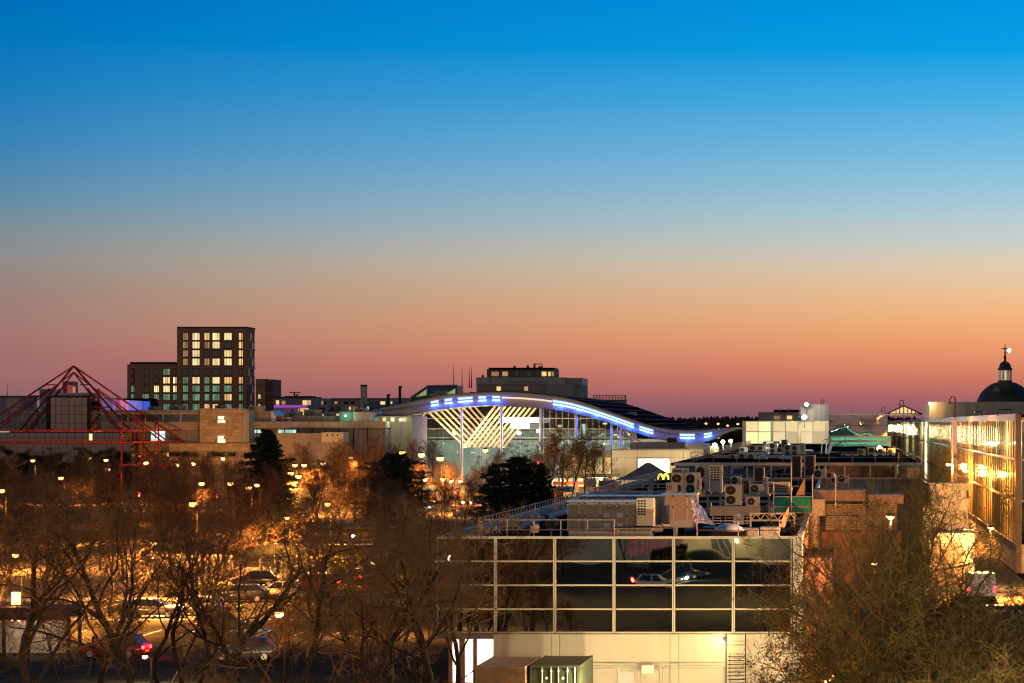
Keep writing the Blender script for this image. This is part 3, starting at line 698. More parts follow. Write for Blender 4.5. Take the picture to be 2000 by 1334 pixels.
# orange-lit corrugated plant housing behind the tree
t = thing('plant_housing', 'long ribbed plant housing glowing orange behind the bare tree', 'plant housing', (wx(1700, 192), 192, 0))
Mh = mat('ribbed_housing', (0.34, 0.24, 0.17), 0.7, var=0.2, scale=1, streak=.4)
MB().pbox(1590, 957, 1690, 978, 192, 6).obj('upper_casing', Mh, t); MB().pbox(1696, 966, 1765, 984, 192.4, 6).obj('upper_casing', Mh, t)
for k in range(12): pub(t, 'rib', Mh, 1592 + k * 8, 958, 1595 + k * 8, 977, 191.93, .07)
for ya, yb in ((984, 1006), (1010, 1036)): MB().pbox(1612, ya, 1752, yb, 193, 4).obj('louvre_bank', Mh, t)
for k in range(11): pub(t, 'louvre', M_beige, 1613, 985 + k * 4.6, 1750, 986.6 + k * 4.6, 192.8, .2)
MB().pbox(1605, 1038, 1760, None, 193.5, 5).obj('lower_wall', mat('service_brick', (0.3,0.16,0.1)), t)
# small vents, pipe runs and boxes scattered over the roof
r = random.Random(21)
vents = []
for i in range(16):
    yy = r.uniform(172, 295); x = r.uniform(XE + 2, XR - 1.5); vents.append((wx_ := x * F / yy, x, yy))
vents.sort()
for i, (_, x, yy) in enumerate(vents):
    h = r.uniform(.35, .8); rr_ = r.uniform(.12, .25)
    t = thing('roof_vent', '%s small roof vent counted from the long railing' % ['first', 'second', 'third', 'fourth', 'fifth', 'sixth', 'seventh', 'eighth', 'ninth', 'tenth', 'eleventh', 'twelfth', 'thirteenth', 'fourteenth', 'fifteenth', 'sixteenth'][i], 'vent', (x, yy, ZRf), 'small roof vents')
    b = MB(); b.lathe((x, yy, ZRf), [(rr_, 0), (rr_, h)], 10); b.obj('pipe', M_steel, t)
    b = MB(); b.lathe((x, yy, ZRf + h), [(rr_ * 1.7, 0), (rr_ * 1.7, .08), (rr_ * .6, .2), (.02, .22)], 10); b.obj('cowl', M_grey, t)
for i, (xa, xb, yy, zz, lb) in enumerate(((1150, 1330, 240, .35, 'long pale pipe run in the middle of the roof'), (1180, 1320, 215, .3, 'pipe run behind the second air unit'), (1330, 1560, 208, .4, 'pipe run beneath the condenser deck'), (1240, 1420, 270, .35, 'far pipe run below the clerestory'), (1400, 1560, 255, .5, 'twin pipe run before the clerestory'))):
    t = thing('pipe_run', lb, 'pipe', (wx(xa, yy), yy, ZRf))
    for q in range(2 + i % 2): b = MB(); b.tube([(wx(xa, yy), yy + q * .3, ZRf + zz), (wx((xa + xb) / 2, yy), yy + q * .3 + .4, ZRf + zz + .03), (wx(xb, yy), yy + q * .3, ZRf + zz)], .09, 6); b.obj('pipe', M_duct, t)
    for q in range(6): xx = wx(xa, yy) + (wx(xb, yy) - wx(xa, yy)) * (q + .5) / 6; ubox(t, 'support', M_steel, xx - .06, xx + .06, yy - .1, yy + .9, ZRf, ZRf + zz - .06)
for i, (px, yy, ww, hh, lb) in enumerate(((1186, 262, 1.6, .9, 'dark vent housing beyond the second air unit'), (1230, 228, 2.6, .7, 'low grey duct housing behind the second air unit'), (1352, 250, 2.2, .8, 'grey plant box below the clerestory'), (1420, 282, 2.4, .9, 'pale plant box nearest the clerestory sill'), (1462, 232, 1.8, 1.0, 'beige plant box behind the condenser deck'), (1520, 246, 2.0, 1.1, 'beige plant box behind the teal netting'), (1255, 200, 1.2, .8, 'small pale plant box past the second air unit'), (1100, 255, 1.4, .5, 'small roof hatch near the long railing'))):
    x = wx(px, yy); t = thing('roof_box', lb, 'plant box', (x, yy, ZRf)); MB().bbox(x - ww/2, x + ww/2, yy, yy + 1.4, ZRf, ZRf + hh, .03).obj('casing', (M_grey, M_beige, M_beige2)[i % 3], t)
    for q in range(5): ubox(t, 'louvre', M_grille, x - ww*.4, x + ww*.4, yy - .02, yy + .0, ZRf + hh * (.2 + .13 * q), ZRf + hh * (.27 + .13 * q))

railing('low pipe railing across the middle of the plant roof', [(wx(1150, 228), 228, ZRf), (wx(1305, 228), 228, ZRf)], 1.0, 1.6, grp='roof railings')
railing('pipe railing before the clerestory sill', [(wx(1330, 288), 288, ZRf), (wx(1560, 288), 288, ZRf)], 1.0, 1.8, grp='roof railings')
r = random.Random(44)
SM = sorted((r.uniform(1120, 1545), r.uniform(178, 296)) for _ in range(20))
for i, (px, yy) in enumerate(SM):
    x = wx(px, yy); hh = r.uniform(.3, .9); ww = r.uniform(.5, 1.3)
    t = thing('roof_cabinet', '%s small cabinet counted across the plant roof from the railing' % ['first', 'second', 'third', 'fourth', 'fifth', 'sixth', 'seventh', 'eighth', 'ninth', 'tenth', 'eleventh', 'twelfth', 'thirteenth', 'fourteenth', 'fifteenth', 'sixteenth', 'seventeenth', 'eighteenth', 'nineteenth', 'twentieth'][i], 'cabinet', (x, yy, ZRf), 'small roof cabinets')
    MB().bbox(x - ww/2, x + ww/2, yy, yy + .6, ZRf + .08, ZRf + hh, .02).obj('casing', (M_beige2, M_grey, M_beige, M_steel)[i % 4], t)
    ubox(t, 'plinth', M_dark, x - ww/2 + .05, x + ww/2 - .05, yy + .05, yy + .55, ZRf, ZRf + .08)
    b = MB(); b.tube([(x + ww/2, yy + .3, ZRf + hh * .6), (x + ww/2 + .3, yy + .3, ZRf + .2), (x + ww/2 + r.uniform(.8, 2.5), yy + r.uniform(-.5, 1.5), ZRf + .06)], .035, 5); b.obj('cable', M_black, t)
# ================================================================ second block: clerestory, roof plant
Y2 = 305.5; Z2 = wz(904, Y2)
X2L, X2R = wx(1318, Y2), wx(1800, Y2)
t2 = thing('clerestory_block', 'higher flat roofed block with a glazed strip facing the plant roof', 'building', ((X2L + X2R) / 2, Y2, 0))
MB().box(X2L, X2R - .5, Y2 + 1.2, 590, 0, Z2 - .3).obj('core', M_dark, t2)
MB().box(X2L - .4, X2R, Y2 - .3, 590, Z2 - .29, Z2 - .02).obj('roof_slab', M_dark, t2)
pub(t2, 'fascia_beam', M_frame, 1316, 903.5, 1801, 909.5, Y2 - .45, .14)
MB().box(X2L, X2R, Y2, Y2 + 1.2, 0, wz(934, Y2)).obj('sill_wall', M_conc_d, t2)
pub(t2, 'sill_beam', M_frame, 1400, 933, 1800, 936, Y2 - .3, .3)
xs = [1320, 1360, 1412, 1459, 1506, 1552, 1600, 1650, 1700, 1750, 1798]
for i in range(len(xs) - 1):
    pub(t2, 'mullion', M_frame, xs[i] - 1.5, 909.5, xs[i] + 1.5, 933, Y2 - .15, .2)
    pub(t2, 'pane', M_mirror, xs[i] + 1.5, 909.6, xs[i + 1] - 1.5, 932.9, Y2 + .1, .05)
railing('railing along the roof edge of the clerestory block', [(wx(1348, Y2 + 4), Y2 + 4, Z2), (wx(1800, Y2 + 4), Y2 + 4, Z2)], 1.1, 1.3 * 2, grp='roof railings', mids=(.5,))
railing('railing running back along the far roof of the clerestory block', [(wx(1348, Y2 + 4), Y2 + 4, Z2), (wx(1348, Y2 + 4), 520, Z2)], 1.1, 3.2, grp='roof railings', mids=(.5,))
for px, lb in ((1487, 'left of the three pale roof domes behind the far railing'), (1535, 'middle one of the three pale roof domes'), (1572, 'last of the three pale roof domes, by the black cabinets')):
    yy = Y2 + 12; x = wx(px, yy); tt = thing('rooflight', lb, 'rooflight', (x, yy, Z2), 'roof domes')
    b = MB(); b.lathe((x, yy, Z2 + .25), [(.78, 0), (.74, .12), (.55, .3), (.3, .38), (.02, .42)], 16); b.obj('dome', MATS['acrylic_dome'], tt, True)
    MB().box(x - .82, x + .82, yy - .82, yy + .82, Z2 - .02, Z2 + .26).obj('upstand', M_dark, tt)
# plant on the second roof
tag(MB().box(wx(1395, 350), wx(1530, 350), 350, 353, Z2 - .02, wz(889, 350)).obj('plant_screen', M_beige), 'long low beige plant screen on the second roof', 'plant screen')
tag(MB().box(wx(1442, 356), wx(1500, 356), 356, 358, Z2 - .02, wz(884, 356)).obj('plant_screen', M_beige2), 'shorter pale plant screen behind the long one', 'plant screen')
zz2 = Z2
for kind, px, pyb, Yd, s, lb in (
  ('one', 1433, 900, 345, 1.1, 'single-fan unit at the near end of the second roof'), ('one', 1451, 899, 346, 1.2, 'single-fan unit second in the row on the far roof'),
  ('one', 1469, 900, 345, 1.2, 'low fan unit in the gap of the plant screens'), ('dark', 1480, 899, 347, (.4, .5, .35), 'small dark vent box before the plant screen'),
  ('two', 1511, 888, 400, 1.15, 'twin-fan unit in the middle of the far plant group'), ('two', 1503, 886, 405, (1, 1, 1.1), 'pale twin-fan unit behind the middle of the far plant group'),
  ('one', 1472, 882, 400, (1.3, 1, 1.2), 'low twin unit below the lit panels'), ('one', 1487, 882, 402, (1.2, 1, 1.2), 'fan unit below the lit panel wall'),
  ('one', 1525, 886, 398, (1.2, 1, 1.2), 'fan unit beside the twin-fan pair'), ('two', 1540, 891, 390, 1.1, 'twin-fan unit under the white floodlight'),
  ('two', 1554, 891, 390, (1.1, 1, 1.05), 'twin-fan unit past the white floodlight'), ('grid', 1566, 889, 392, .95, 'gridded tall unit at the end of the far plant group'),
  ('one', 1452, 884, 410, (1.3, 1, 1.1), 'flat fan unit at the near corner of the far plant group'), ('one', 1497, 873, 440, 1.2, 'topmost fan unit before the lit panels'),
  ('one', 1516, 872, 442, 1.1, 'small fan unit before the lit panels'), ('dark', 1532, 874, 440, (.8, 1, .6), 'dark box unit before the lit panels'),
  ('one', 1651, 899, 372, 1.2, 'fan unit at the near end of the green-lit yard'), ('one', 1668, 899, 372, 1.2, 'second fan unit before the green-lit yard'),
  ('two', 1683, 898, 374, (1.1, 1, 1.0), 'stacked dark unit before the green-lit yard'), ('dark', 1702, 892, 380, (.8, 1, .65), 'black box unit beside the white lamp in the yard'),
  ('one', 1704, 898, 374, 1.2, 'fan unit below the black box unit'), ('two', 1722, 897, 376, (1.1, 1, 1.0), 'fan unit under the glaring white lamp'),
  ('two', 1741, 897, 376, (1.0, 1, 1.0), 'fan unit at the foot of the glass hall')):
    place(kind, px, pyb, lb, Yd=Yd, s=s)
    o = bpy.data.objects
for k, (xa, xb, ya, lb) in enumerate(((1490, 1520, 866, 'wide grey plant table below the lit panels'), (1452, 1492, 876, 'grey pipe tray at the near side of the far plant'), (1556, 1588, 878, 'dark pipe tray beside the floodlight'))):
    yy = 425 - k * 6; t = thing('pipe_tray', lb, 'pipe tray', (wx(xa, yy), yy, Z2))
    MB().pbox(xa, ya, xb, ya + 3, yy, 2).obj('tray', M_grey, t)
    for px in (xa + 1, (xa + xb) / 2, xb - 1): b = MB(); b.bar((wx(px, yy), yy + .5, Z2 - .02), (wx(px, yy), yy + .5, wz(ya + 2, yy)), .06); b.obj('leg', M_grey, t)
# ladder arch
t = thing('roof_ladder', 'hooped roof access ladder beside the green-lit yard', 'ladder', (wx(1608, 395), 395, Z2))
b = MB()
for dx in (0, 9): b.tube([w(1603 + dx, 900, 395), w(1606 + dx, 864, 395), w(1610 + dx, 858, 395), w(1617, 859, 395)], .05)
b.obj('stringer', M_grey, t)
b = MB(); b.beam(w(1609, 902, 396), w(1622, 866, 396), .5, .12); b.beam(w(1611, 902, 396), w(1624, 866, 396), .06, .5); b.obj('stair_flight', M_steel, t)

# ================================================================ lit panel wall
Y3 = 600
tp = thing('lit_panel_hall', 'pale hall with six tall panels glowing warm from inside', 'building', (wx(1534, Y3), Y3, 0))
MB().box(wx(1450, Y3), wx(1618.5, Y3), Y3 + .5, Y3 + 25, 0, wz(822, Y3)).obj('core', M_conc, tp)
Mglow = lit_pane('glowing_panel', (1.0, 0.76, 0.36), .95, var=.12, scale=.15)
Mglow2 = lit_pane('glowing_panel_dim', (1.0, 0.76, 0.40), .66, var=.16, scale=.15)
gl = [(1457, 1480), (1481.5, 1505), (1510.5, 1533.5), (1535, 1558), (1564, 1587), (1588.5, 1612)]
for i, (xa, xb) in enumerate(gl):
    pub(tp, 'panel', Mglow, xa, 823.5, xb, 842.5, Y3 + .3, .1)
    pub(tp, 'panel', Mglow if i < 2 else Mglow2, xa, 844, xb, 866, Y3 + .3, .1)
    if i >= 4 or i < 2: pub(tp, 'panel', Mglow2, xa, 867, xb, 885, Y3 + .3, .1)
for xa, xb in ((1450, 1456), (1506, 1510), (1559, 1563.5), (1612.5, 1618.5)): pub(tp, 'pier', M_frame, xa, 822, xb, None, Y3, .49)
for ya, yb in ((822, 823.3), (842.7, 843.8)): pub(tp, 'transom', M_frame, 1450, ya, 1618, yb, Y3 + .1, .3)
# plant rooms behind it
tag(MB().pbox(1564, 790, 1619, None, 640, 10).obj('plant_room', M_conc_d), 'dark plant room standing above the lit panel hall', 'plant room')
t = thing('roof_office', 'low dark rooftop building behind the lit panel hall', 'building', (wx(1500, 700), 700, 0))
MB().pbox(1481, 805, 1560, None, 700, 12).obj('wall', M_grey, t); MB().pbox(1511, 800, 1560, 805.2, 699, 12).obj('roof', M_dark, t)
pub(t, 'lit_window', M_lwarm, 1537, 812, 1547, 819, 699.8, .2); pub(t, 'lit_window', M_ldim, 1512, 812, 1524, 819, 699.8, .2)
for k, (px, top) in enumerate(((1523, 798), (1541, 797), (1609, 779), (1604, 780))):
    t = thing('roof_aerial', ['thin aerial on the rooftop office', 'second thin aerial on the rooftop office', 'aerial mast on the dark plant room', 'shorter aerial mast beside the mast on the plant room'][k], 'aerial', w(px, 806, 645))
    b = MB(); b.bar(w(px, 806, 645), w(px, top, 645), .06); b.bar(w(px - 2, top + 4, 645), w(px + 2, top + 4, 645), .05); b.obj('mast', M_black, t)
# dark mirror hall behind the yard
tm = thing('mirror_hall', 'dark mirror-glazed hall reflecting street lights behind the yard', 'building', (wx(1700, 612), 612, 0))
MB().pbox(1618.8, 811, 1734, None, 612.3, 30).obj('core', M_dark, tm)
pub(tm, 'cornice', M_frame, 1619, 808.5, 1796, 811, 611.6, .8)
for i in range(6):
    xa = 1619.5 + i * 19
    for ya, yb in ((811.5, 831), (831.8, 852)): pub(tm, 'pane', mirror('night_mirror', (.35, .35, .33), .02, wave=.05, wscale=.2), xa, ya, xa + 18.5, yb, 612, .15)
    pub(tm, 'mullion', M_grey, xa + 18.5, 811, xa + 19, 852, 611.8, .3)
# green-lit loading yard
ty = thing('loading_yard', 'open steel loading shed lit green inside', 'shed', (wx(1675, 520), 520, 0))
for ya, yb in ((851, 854.5), (860, 863.5), (868, 870)): pub(ty, 'beam', M_steel, 1618, ya, 1740, yb, 520, .6)
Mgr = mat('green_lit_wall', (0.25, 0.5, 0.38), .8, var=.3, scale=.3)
MB().pbox(1618, 853, 1740, None, 540, .4).obj('rear_wall', Mgr, ty)
MB().pbox(1618, 851, 1622, None, 521, 19).obj('side_wall', Mgr, ty)
for px in (1622, 1650, 1690, 1738): pub(ty, 'post', M_steel, px, 852, px + 2, None, 520.2, .4)
b = MB(); b.beam(w(1622, 880, 521), w(1645, 862, 521), .3, .4); b.beam(w(1650, 884, 521), w(1630, 866, 521), .3, .3); b.obj('brace', M_steel, ty)
for px, pz, pw in ((1650, 874, 2600), (1705, 874, 2600)): lamp('green_lamp', w(px, 866, 528), (.35, 1, .62), pw, .5, ty)
tag(MB().lathe(tuple(w(1679.5, 861, 519.5)), [(.42, 0), (.42, .2)], 14, 'y').obj('round_sign', M_white), 'round white sign on the beam of the loading shed', 'sign')
# gabled glass lantern
tg = thing('gable_lantern', 'small lit glass gable rising above the mirror hall', 'rooflight', w(1766, 808, 630))
Yg = 630
b = MB(); P_ = lambda x, y: (wx(x, Yg), wz(y, Yg))
b.prism([P_(1738, 808), P_(1762, 794.5), P_(1766, 793.5), P_(1795, 808)], Yg + .1, Yg + 12); b.obj('glazing', lit_pane('lantern_glow', (1, .72, .34), .85, var=.7, scale=.4), tg)
b = MB(); 
for a, c in (((1731, 809), (1765, 792.5)), ((1765, 792.5), (1801, 809)), ((1731, 808.6), (1801, 808.6))): b.beam(w(*a, Yg), w(*c, Yg), .3, .3)
for px, yt in ((1750, 801), (1757, 797), (1765, 793), (1773, 797), (1780, 800), (1788, 804)): b.beam(w(px, 808, Yg), w(px, yt, Yg), .2, .15)
b.obj('frame', M_black, tg)

# ================================================================ long glass hall on the right
XH = wx(1985, 277)
th = thing('glass_hall', 'very long glazed hall with close vertical bars glowing amber', 'building', (XH, 277, 0))
ztop = wz(809, 277)
YH0, YH1 = 277.0, 1010.0
MB().box(XH + 4.5, XH + 60, YH0 + .4, YH1, 0, ztop - .3).obj('inner_wall', mat('hall_interior', (0.62, 0.52, 0.34), .8, var=.15, scale=.1, streak=.2), th)
MB().box(XH + .1, XH + 60, YH0 + .1, YH1, ztop - .28, ztop).obj('roof_slab', M_dark, th)
MB().box(XH - .12, XH + .12, YH0 - .05, YH1, ztop - .62, ztop + .05).obj('eaves_beam', mat('mauve_steel', (0.30, 0.24, 0.30), .45, .3, var=.2, scale=.6), th)
Mbar = mat('bronze_bar', (0.16, 0.12, 0.09), 0.45, 0.3, var=0.2, scale=1)
Mstain = mat('stainless_cladding', (0.42, 0.40, 0.36), .35, .5, var=.2, scale=.4)
ylv = [874.4 - 827, 1003 - 827]
z_mid = wz(897.6, 277); z_low = wz(978, 277); z_bot = wz(1065, 277); z_gr = wz(1120, 277)
def bays(y0, y1, step, panes=True, open_=False):
    k = 0; y = y0
    while y < y1 - .5:
        ye = min(y + step, y1)
        ubox(th, 'bar', Mbar, XH - .055, XH + .05, y - .07, y + .07, z_bot, ztop - .6)
        for za, zb_ in ((z_mid, ztop - .62), (z_low, z_mid), (z_bot, z_low)):
            ubox(th, 'pane', Mhall, XH - .02, XH + .02, y + .1, ye - .1, za + .12, zb_ - .06)
        y = ye; k += 1
Mhall = see_glass('hall_glass', (0.82, 0.82, 0.74), 0.20)
for za in (z_mid, z_low, z_bot): 
    MB().box(XH - .10, XH + .1, YH0, 421, za - .1, za + .12).obj('transom', Mbar, th)
    MB().box(XH - .10, XH + .1, 430, YH1, za - .1, za + .12).obj('transom', Mbar, th)
bays(YH0 + .4, 416, 4.1)
MB().box(XH - .5, XH + .3, 418, 424, 0, ztop - .1).obj('pier', mat('mauve_steel', (.3,.24,.3)), th)
bays(426, 546, 5.2)
MB().box(XH - .2, XH + 6, 546, 552, 0, ztop - .62).obj('pier', M_frame, th)
bays(580, 720, 7.5); MB().box(XH - .35, XH + .3, 720, 727, 0, ztop - .62).obj('pier', M_frame, th)
bays(727, 1000, 16)
MB().box(XH + .05, XH + .4, YH0 + .4, 416, 0, z_bot - .1).obj('plinth', M_conc, th)
MB().box(XH + .05, XH + .4, 426, 1000, 0, z_bot - .1).obj('plinth', M_conc, th)
# end wall facing us
MB().box(XH - .05, XH + .5, YH0 - .12, YH0 + .35, 0, ztop - .05).obj('corner_post', Mbar, th)
for za, zb_ in ((z_mid + .1, ztop - .7), (z_low, z_mid - .1), (z_bot, z_low - .1)): ubox(th, 'end_pane', M_mirror, XH + .55, XH + 6, YH0 + .1, YH0 + .18, za, zb_)
for za, zb_ in ((0, 1.9), (1.92, z_bot - .15)): ubox(th, 'end_panel', Mstain, XH + .5, XH + 6, YH0, YH0 + .2, za, zb_)
for za in (z_bot, z_low, z_mid, ztop - .45): ubox(th, 'end_transom', M_frame, XH + .5, XH + 6, YH0 - .06, YH0 + .25, za - .14, za + .1)
# warm light inside the hall
for yy, pw in [(290 + 26 * k, 5200) for k in range(5)] + [(440 + 36 * k, 6400) for k in range(3)] + [(600 + 56 * k, 10000) for k in range(3)] + [(750 + 90 * k, 16000) for k in range(3)]:
    lamp('hall_lamp', (XH + 2.2, yy, ztop - 2.6), (1, .80, .48) if yy < 560 else (1, .95, .62), pw * (.42 if yy < 560 else .7), 1.4, th)
Mtube = mat('hall_tube_glow', (.8, .8, .7), var=0, emis=(1, .85, .5), estr=1.8, light=False)
for ya, yb, zz in ((290, 335, z_mid + 1.2), (440, 520, z_mid + .2), (590, 700, z_mid + 1.0), (735, 850, z_mid + .5)):
    n = int((yb - ya) / 7)
    for k in range(n): ubox(th, 'tube_light', Mtube, XH + 3, XH + 3.2, ya + k * 7, ya + k * 7 + 4, zz, zz + .25)
pub(th, 'lit_doorway', lit_pane('doorway_glow', (1, .9, .6), 1.7, var=.2), 1806, 834, 1815, 935, 562, .2)
# concrete upper storey behind
tu = thing('upper_storey', 'long plain buff parapet storey beneath the green dome', 'building', (wx(1900, 420), 420, 0))
MB().box(wx(1815.5, 470), 80, 470, 500, ztop, wz(785, 470)).obj('wall', M_cream, tu)
for k in range(9): ubox(tu, 'panel', M_beige, wx(1816 + k * 24, 470) + .03, wx(1840 + k * 24, 470) - .03, 469.9, 470, ztop, wz(785.6, 470))
p = w(1816.5, 788, 469.5)
t = thing('corner_lamp', 'small glaring lamp on the corner of the buff parapet', 'lamp', tuple(p)); b = MB(); b.lathe(tuple(p), [(.02, -.2), (.2, -.1), (.2, .1), (.02, .2)], 10); b.obj('lens', M_wht, t)
lamp('lamp_light', p + Vector((-.3, -1.2, 0)), WARM, 400, .2, t)
for xa, xb in ((1900, 1917), (1949, 1976)):
    t = thing('hoop_rail', 'low hoop rail on the hall roof, %s of the two' % ('nearer' if xa > 1930 else 'farther'), 'rail', w(xa, 812, 300)); yy = 360 if xa < 1930 else 300
    b = MB(); b.tube([w(xa, 812, yy), w(xa, 804 if xa < 1930 else 800, yy), w(xb, 804 if xa < 1930 else 800, yy), w(xb, 812, yy)], .05); b.obj('hoop', M_black, t)
# swan-neck lamps on the hall
for px, ytop_, Yd, s, lb in ((1866, 775, 421, 1.0, 'large swan-neck lamp on the pier of the glass hall'), (1765, 782, 640, .75, 'swan-neck lamp before the lit glass gable'), (1728.5, 794.5, 760, .6, 'smallest swan-neck lamp beyond the gable')):
    t = thing('swan_neck_lamp', lb, 'lamp', w(px, 900, Yd), 'swan-neck lamps along the hall')
    q = F / Yd
    pts = [w(px, 960 if px > 1800 else 870, Yd), w(px, ytop_ + 10 * s, Yd)] + [w(px - 5.2 * s + 5.2 * s * math.cos(a), ytop_ + 6 * s - 6 * s * math.sin(a), Yd) for a in [R(20 * i) for i in range(1, 10)]] + [w(px - 10.4 * s, ytop_ + 9 * s, Yd)]
    b = MB(); b.tube(pts, .11 * (1 if px > 1800 else .8)); b.obj('neck', mat('rust_paint', (0.12, 0.03, 0.025), .5, var=.2), t)
    p = w(px - 10.4 * s, ytop_ + 12 * s, Yd); b = MB(); b.lathe(tuple(p), [(.05, .3), (.18, .1), (.22, -.1), (.1, -.3), (.02, -.32)][::-1], 10); b.obj('head', mat('rust_paint', (.12,.03,.025)), t)
# sodium wall lamps
for i, (px, py, Yd, lb) in enumerate(((1862, 906, 425, 'sodium lamp on the pier of the glass hall'), (1895, 906, 372, 'upper sodium lamp on the bars of the glass hall'), (1895, 918, 368, 'lower sodium lamp on the bars of the glass hall'), (1933, 918, 322, 'nearest sodium lamp on the glass hall'))):
    p = w(px, py, Yd); p.x = XH - .9
    t = thing('wall_lamp', lb, 'lamp', tuple(p), 'sodium lamps along the glass hall')
    b = MB(); b.bbox(p.x - .3, p.x + .35, Yd - .25, Yd + .25, p.z, p.z + .14); b.bar((p.x + .2, Yd, p.z + .1), (XH, Yd, p.z + .1), .05); b.obj('arm', M_black, t)
    b = MB(); b.lathe((p.x, Yd, p.z), [(.02, -.3), (.3, -.22), (.4, -.05), (.36, 0)], 12); b.obj('lens', M_sod, t)
    lamp('lamp_light', (p.x - .4, Yd - .6, p.z - .5), SODIUM, (26000, 38000, 38000, 46000)[i], .3, t)
# plant room tower and low lit buildings in the lane
tr = thing('lane_plant_room', 'tall pale steel plant room standing in the service lane', 'plant room', (wx(1855, 262), 262, 0))
MB().pbox(1817, 946, 1891, 1038, 262, 5).obj('casing', M_cream, tr)
for xa, xb in ((1819, 1843), (1844, 1866), (1867, 1889)): pub(tr, 'panel', M_beige2, xa, 948, xb, 1036, 261.93, .07)
pub(tr, 'roof_edge', M_frame, 1814, 944, 1893, 946, 261.7, 5.4); pub(tr, 'base_beam', M_grey, 1817, 1037, 1890, 1040, 261.9, 5)
pub(tr, 'vent', M_grille, 1888, 958, 1891.5, 972, 261.8, .2)
tl = thing('lane_store', 'low yellow-lit store below the tall plant room', 'shed', (wx(1855, 255), 255, 0))
MB().pbox(1815, 1041, 1903, None, 255, 7).obj('wall', M_cream, tl); pub(tl, 'lit_fascia', lit_pane('store_light', (1, .8, .4), 1.6, var=.1), 1880, 1033, 1902, 1035.5, 254.7, .2)
pub(tl, 'door', M_board, 1823, 1060, 1880, None, 254.8, .15); pub(tl, 'lit_window', M_lbright, 1869, 1071, 1877.5, 1079, 254.7, .1)
lamp('store_lamp', w(1892, 1050, 251), (1, .56, .16), 5000, .3, tl)
ts = thing('lane_stair', 'narrow white rung stair at the edge of the tall plant room', 'ladder', (wx(1810, 258), 258, 0))
for k in range(26): pub(ts, 'rung', M_white, 1805, 988 + k * 4.8, 1814, 989.8 + k * 4.8, 258, .12)
for px in (1804, 1814): b = MB(); b.bar((wx(px, 258), 258, 0), w(px, 985, 258), .06); b.obj('stile', M_white, ts)
railing('pale pipe railing before the low yellow-lit store', [(wx(1818, 250), 250, wz(1078, 250)), (wx(1932, 250), 250, wz(1078, 250))], .62, 1.6, m=M_white, r=.03)
t = thing('pipe_hoops', 'pale cable reel standing by the store railing', 'cable reel', w(1912, 1078, 249))
p = w(1912, 1068, 249); b = MB(); b.lathe((p.x, 249, p.z), [(.42, 0), (.42, .05)], 18, 'y'); b.lathe((p.x, 249.5, p.z), [(.42, 0), (.42, .05)], 18, 'y'); b.obj('flange', M_board, t)
b = MB(); b.lathe((p.x, 249.05, p.z), [(.2, 0), (.2, .45)], 14, 'y'); b.obj('drum', M_board, t)
# brick outbuilding glowing orange beneath the tree
to = thing('brick_outbuilding', 'orange-lit brick outbuilding seen through the bare tree', 'building', (wx(1640, 205), 205, 0))
MB().pbox(1572, 1085, 1625, None, 158, 6).obj('wall', mat('service_brick', (.3,.16,.1)), to)
pub(to, 'window', M_dglass, 1592, 1110, 1602, 1118, 157.9, .2); pub(to, 'roof', M_dark, 1570, 1082, 1628, 1085.5, 157.6, 7)
column_lamp('lane_lamp', 'sodium lamp column in the lane behind the bare tree', 2.2, 176, 6.0, SODIUM, 3600, M_sod)
column_lamp('lane_lamp', 'tall sodium lamp column added to light the roof plant', 2.7, 151, 9.7, (1, .44, .17), 9000, M_sod)  # added column, tucked behind the tree crown, to light the roof plant
column_lamp('lane_lamp', 'sodium lamp column at the far end of the lane', 12.5, 236, 6.0, SODIUM, 13000, M_sod)
column_lamp('low_path_lamp', 'orange path lamp low among the thicket branches', wx(1612, 118), 118, wz(1326, 118), SODIUM, 700, M_sod, head=.2)
# roof floodlights (white)
for i, (px, py, Yd, pw, lb, sz) in enumerate(((1575.5, 790, 637, 2500, 'white floodlight on the dark plant room', .5), (1571, 814.5, 596, 2500, 'white floodlight on top of the lit panel hall', .55), (1541, 872, 405, 3000, 'white floodlight among the far plant units', .38), (1620.5, 876, 430, 900, 'small white floodlight by the roof ladder', .28), (1718, 876, 395, 2600, 'glaring pale green floodlight above the loading yard plant', .42))):
    p = w(px, py, Yd); t = thing('roof_floodlight', lb, 'lamp', tuple(p - Vector((0, 0, 2))), 'white floodlights on the far roofs')
    b = MB(); b.lathe((p.x, p.y, p.z), [(.02, -sz*.9), (sz*.75, -sz*.5), (sz, 0), (sz*.75, sz*.5), (.02, sz*.9)], 12); b.obj('lens', M_wht, t)
    b = MB(); b.bar((p.x, p.y + .3, p.z - 2.2), (p.x, p.y + .3, p.z), .07); b.bbox(p.x - sz, p.x + sz, p.y + .2, p.y + .5, p.z - sz*.6, p.z + sz*.6); b.obj('bracket', M_black, t)
    lamp('lamp_light', (p.x, p.y - 1.4, p.z), WHITE if i < 4 else (.7, 1, .8), pw, .4, t)
